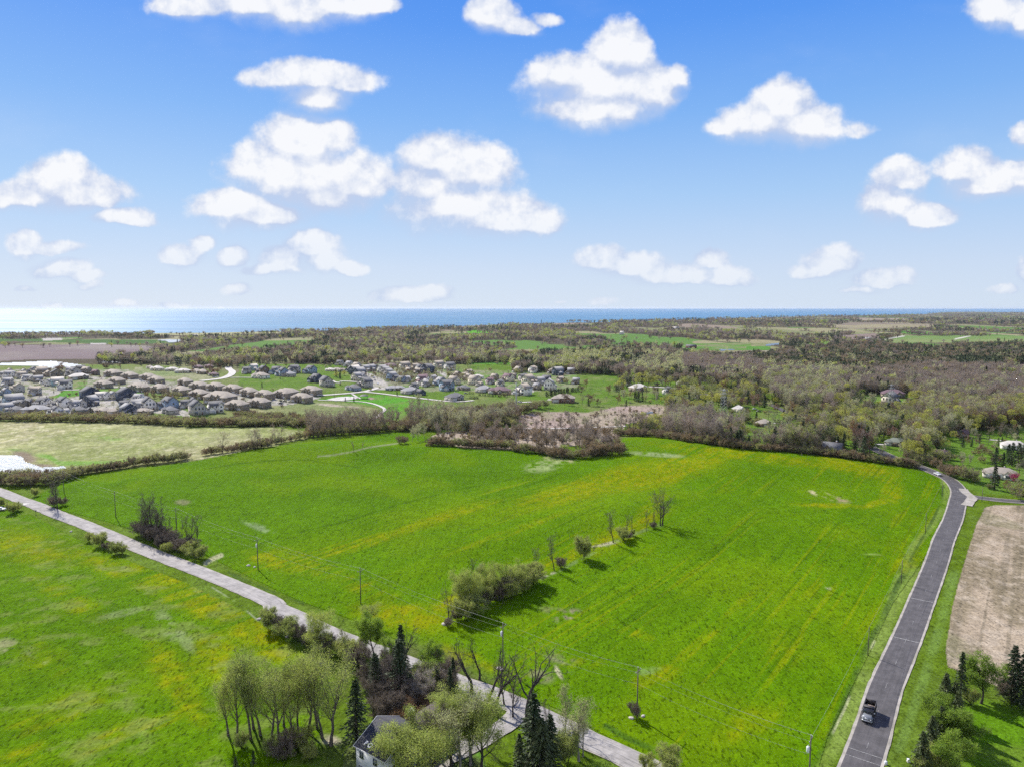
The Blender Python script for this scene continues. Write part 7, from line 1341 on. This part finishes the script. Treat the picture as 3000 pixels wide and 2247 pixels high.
for x in (-2.7, -1.7, -.7): m.box((x, Wb / 2 + .08, (Z0 + Z1) / 2), (.1, .08, Z1 - Z0)); m.box((x, -Wb / 2 - .08, (Z0 + Z1) / 2), (.1, .08, Z1 - Z0))
for y in (-1, 1): m.box(((X0 + X1) / 2, y * Wb / 2, Z1 + .1), (X1 - X0 + .1, .16, .08))
link('dump_box', m.build('dump_box', [BOXM]), TK)
rr_ = np.random.default_rng(3); nx, ny = 16, 12; gx, gy = np.meshgrid(np.linspace(-2.6, .25, nx), np.linspace(-1.1, 1.1, ny), indexing='ij'); gz = 1.9 + .38 * np.exp(-((gx + .7) ** 2 / .9 + gy ** 2 / .6)) - .55 * np.clip(-gx - 1.6, 0, 1) + rr_.random((nx, ny)) * .12
vi = np.arange(nx * ny).reshape(nx, ny); lo_ = mesh('load', np.stack([gx, gy, gz], -1).reshape(-1, 3), None, np.stack([vi[:-1, :-1], vi[1:, :-1], vi[1:, 1:], vi[:-1, 1:]], -1).reshape(-1, 4), [LOAD], smooth=False); lo = link('gravel_load', lo_, TK)
TW = wheel_mesh(.5, .3); TW2 = wheel_mesh(.5, .55)
for x, me in ((2.7, TW), (-1.3, TW2), (-2.5, TW2)):
    for y in (-1, 1): link('wheel', me, TK, (x, y * (1.0 if me is TW else .9), .5))
# ------------------------------------------------------------------ small roadside things
def thing(name, m, mats, c, x, y, label, cat, rz=0, s=1, group=None):
    g = G(c, [(x, y)])[0]; o = link(name, m.build(name, mats), loc=g + np.array([0, 0, .03]), rz=rz, sc=s); tag(o, label, cat, group); return o
def rock(seed, r_=.5):
    rg_ = np.random.default_rng(seed); m = MB(); V = []; n = 8
    for i, z in enumerate((0, .35, .7, .95)):
        k = (1, 1.05, .8, .3)[i]
        for j in range(n): a = j / n * 6.28; q = r_ * k * (.8 + .4 * rg_.random()); V.append((math.cos(a) * q * 1.3, math.sin(a) * q, z * r_ * (.8 + .3 * rg_.random())))
    Q = [(i * n + j, i * n + (j + 1) % n, (i + 1) * n + (j + 1) % n, (i + 1) * n + j) for i in range(3) for j in range(n)]; m.add(V, quads=Q, tris=[(3 * n, 3 * n + j, 3 * n + j + 1) for j in range(1, n - 1)]); return m
ROCK = pmat('field_stone', (.55, .50, .46), (.38, .34, .31), 2, bump=.6)
for i, (c, x, y, r_, lb) in enumerate((('J', 515, 668, .8, 'pale field stone against the foot of the junction utility pole'), ('J', 540, 680, .6, 'smaller pale stone in front of the junction utility pole'), ('J', 1738, 1130, .7, 'pinkish stone beside the dusky bush in the crop'), ('J', 1845, 1112, .6, 'pale stone on the far side of the dusky bush in the crop'), ('T', 278, 1322, .9, 'pinkish boulder at the near end of the tree row'), ('L', 2010, 848, .8, 'larger white stone in the verge left of the transformer pole'), ('L', 2060, 860, .6, 'white stone nearest the transformer pole'), ('h', 440, 462, .8, 'white stone in the ditch before the roadside bushes'), ('h', 665, 603, .6, 'small white stone under the roadside bushes'), ('R', 620, 214, .25, 'pale stone alone in the crop beside the dark road'), ('T', 1770, 605, .7, 'grey stone in the tree row below the slim tree'), ('L', 575, 572, .7, 'pale stone in the verge of the meadow'))):
    thing('field_stone', rock(i, r_ * .72), [ROCK], c, x, y, lb, 'stone', i * 1.3, group='field stones')
m = MB(); m.tube([(0, 0, -.2), (0, 0, 1.1)], .06, 6, 1); m.box((0, 0, 1.25), (.55, .25, .3), 0); m.tube([(-.27, 0, 1.38), (.27, 0, 1.38)], .125, 8, 0); thing('mailbox', m, [DARK, POLE], 'L', 290, 430, 'dark mailbox on a post beside the pale road', 'mailbox', .3, 1.25)
m = MB(); m.tube([(0, 0, -.2), (0, 0, .9)], .05, 6, 1); m.tube([(0, -.06, 1.0), (0, .06, 1.0)], .38, 14, 0); thing('round_marker', m, [WHITE, METAL], 'L', 1508, 752, 'round white marker among the bushes by the pale road', 'sign', 1.2)
for i, (x, y, lb) in enumerate(((1090, 1632, 'white utility box on the right verge near the bottom of the dark road'), (1274, 1612, 'white utility box at the edge of the yard trees'))): m = MB(); m.box((0, 0, .45), (.9, .7, .9), 0); m.box((0, 0, .94), (1.0, .8, .08), 0); m.box((0, 0, .03), (1.2, 1.0, .1), 1); thing('utility_box', m, [WHITE, M_conc], 'R', x, y, lb, 'utility box', .4 + i, .62)
m = MB(); m.tube([(0, 0, -.2), (0, 0, 2.1)], .05, 6, 1); a8 = [(.045, .38 * math.cos(math.pi / 8 + k * math.pi / 4), 2.3 + .38 * math.sin(math.pi / 8 + k * math.pi / 4)) for k in range(8)]; m.poly(a8); m.poly([(x - .06, y, z) for x, y, z in a8[::-1]]); thing('stop_sign', m, [PAINT['red'], METAL], '3', 1108, 622, 'red sign on a post at the park corner', 'sign', -1.5)
m = MB()
for x, y in ((-3, -2), (3, -2), (3, 2), (-3, 2)): m.box((x, y, 1.3), (.2, .2, 2.6), 1)
hip(MB(), m, (0, 0), 7, 5, 2.6, 1.4, .3); thing('park_shelter', m, [DARK, POLE], '3', 1240, 692, 'dark roofed open shelter in the park', 'shelter', .2, 1.1)
m = MB(); m.tube([(-2, 0, 0), (-1.2, 0, 2.4), (1.2, 0, 2.4), (2, 0, 0)], .12, 6); m.box((0, .3, 1.3), (1.6, 1.2, .12)); m.tube([(1, .3, 1.3), (2.6, .3, .1)], .25, 6); thing('playground_frame', m, [DARK], '3', 1130, 705, 'dark climbing frame beside the park shelter', 'play equipment', .2, 1.2)
for i, (x, y) in enumerate(((1037, 690), (1283, 740), (802, 690))): m = MB(); m.tube([(0, 0, 0), (0, 0, 7.5)], [.12, .08], 7); m.tube([(0, 0, 7.4), (.5, 0, 7.8), (1.3, 0, 7.9)], .06, 5); m.box((1.4, 0, 7.85), (.6, .25, .12)); thing('street_lamp', m, [DARK], '3', x, y, ('thin dark lamp post at the head of the park slab', 'thin dark lamp post on the open park lawn', 'thin dark lamp post beside the street before the park')[i], 'street lamp', 0, 1, 'park lamp posts')
m = MB(); [m.box((x, 0, .55), (.1, .1, 1.1)) for x in np.arange(-9, 9.1, 1.8)]; m.box((0, 0, .95), (18, .05, .1)); m.box((0, 0, .55), (18, .05, .1)); thing('rail_fence', m, [POLE], '4', 640, 665, 'dark rail fence behind the pale slab on the lawn', 'fence', .05)
# haze: one even closed body of air
hb = MB(); hb.box((0, 14500, 44), (64000, 33000, 140)); ho = link('haze', None)
COL.objects.unlink(ho); bpy.data.objects.remove(ho)
HM = bpy.data.materials.new('haze_air'); HM.use_nodes = True; t = NT(HM.node_tree); t.n.clear(); pv = t.new('ShaderNodeVolumePrincipled'); pv.inputs['Color'].default_value = (.78, .87, 1, 1); pv.inputs['Density'].default_value = HAZE_D
pv.inputs['Anisotropy'].default_value = .25; oo = t.new('ShaderNodeOutputMaterial'); t.l.new(pv.outputs[0], oo.inputs['Volume']); HM.cycles.homogeneous_volume = True
if HAZE_D > 0:
    ho = link('haze', hb.build('haze', [HM])); ho['kind'] = 'stuff'; ho['label'] = 'thin bluish air over the far woods and lake'; ho['category'] = 'haze'
finish_labels()
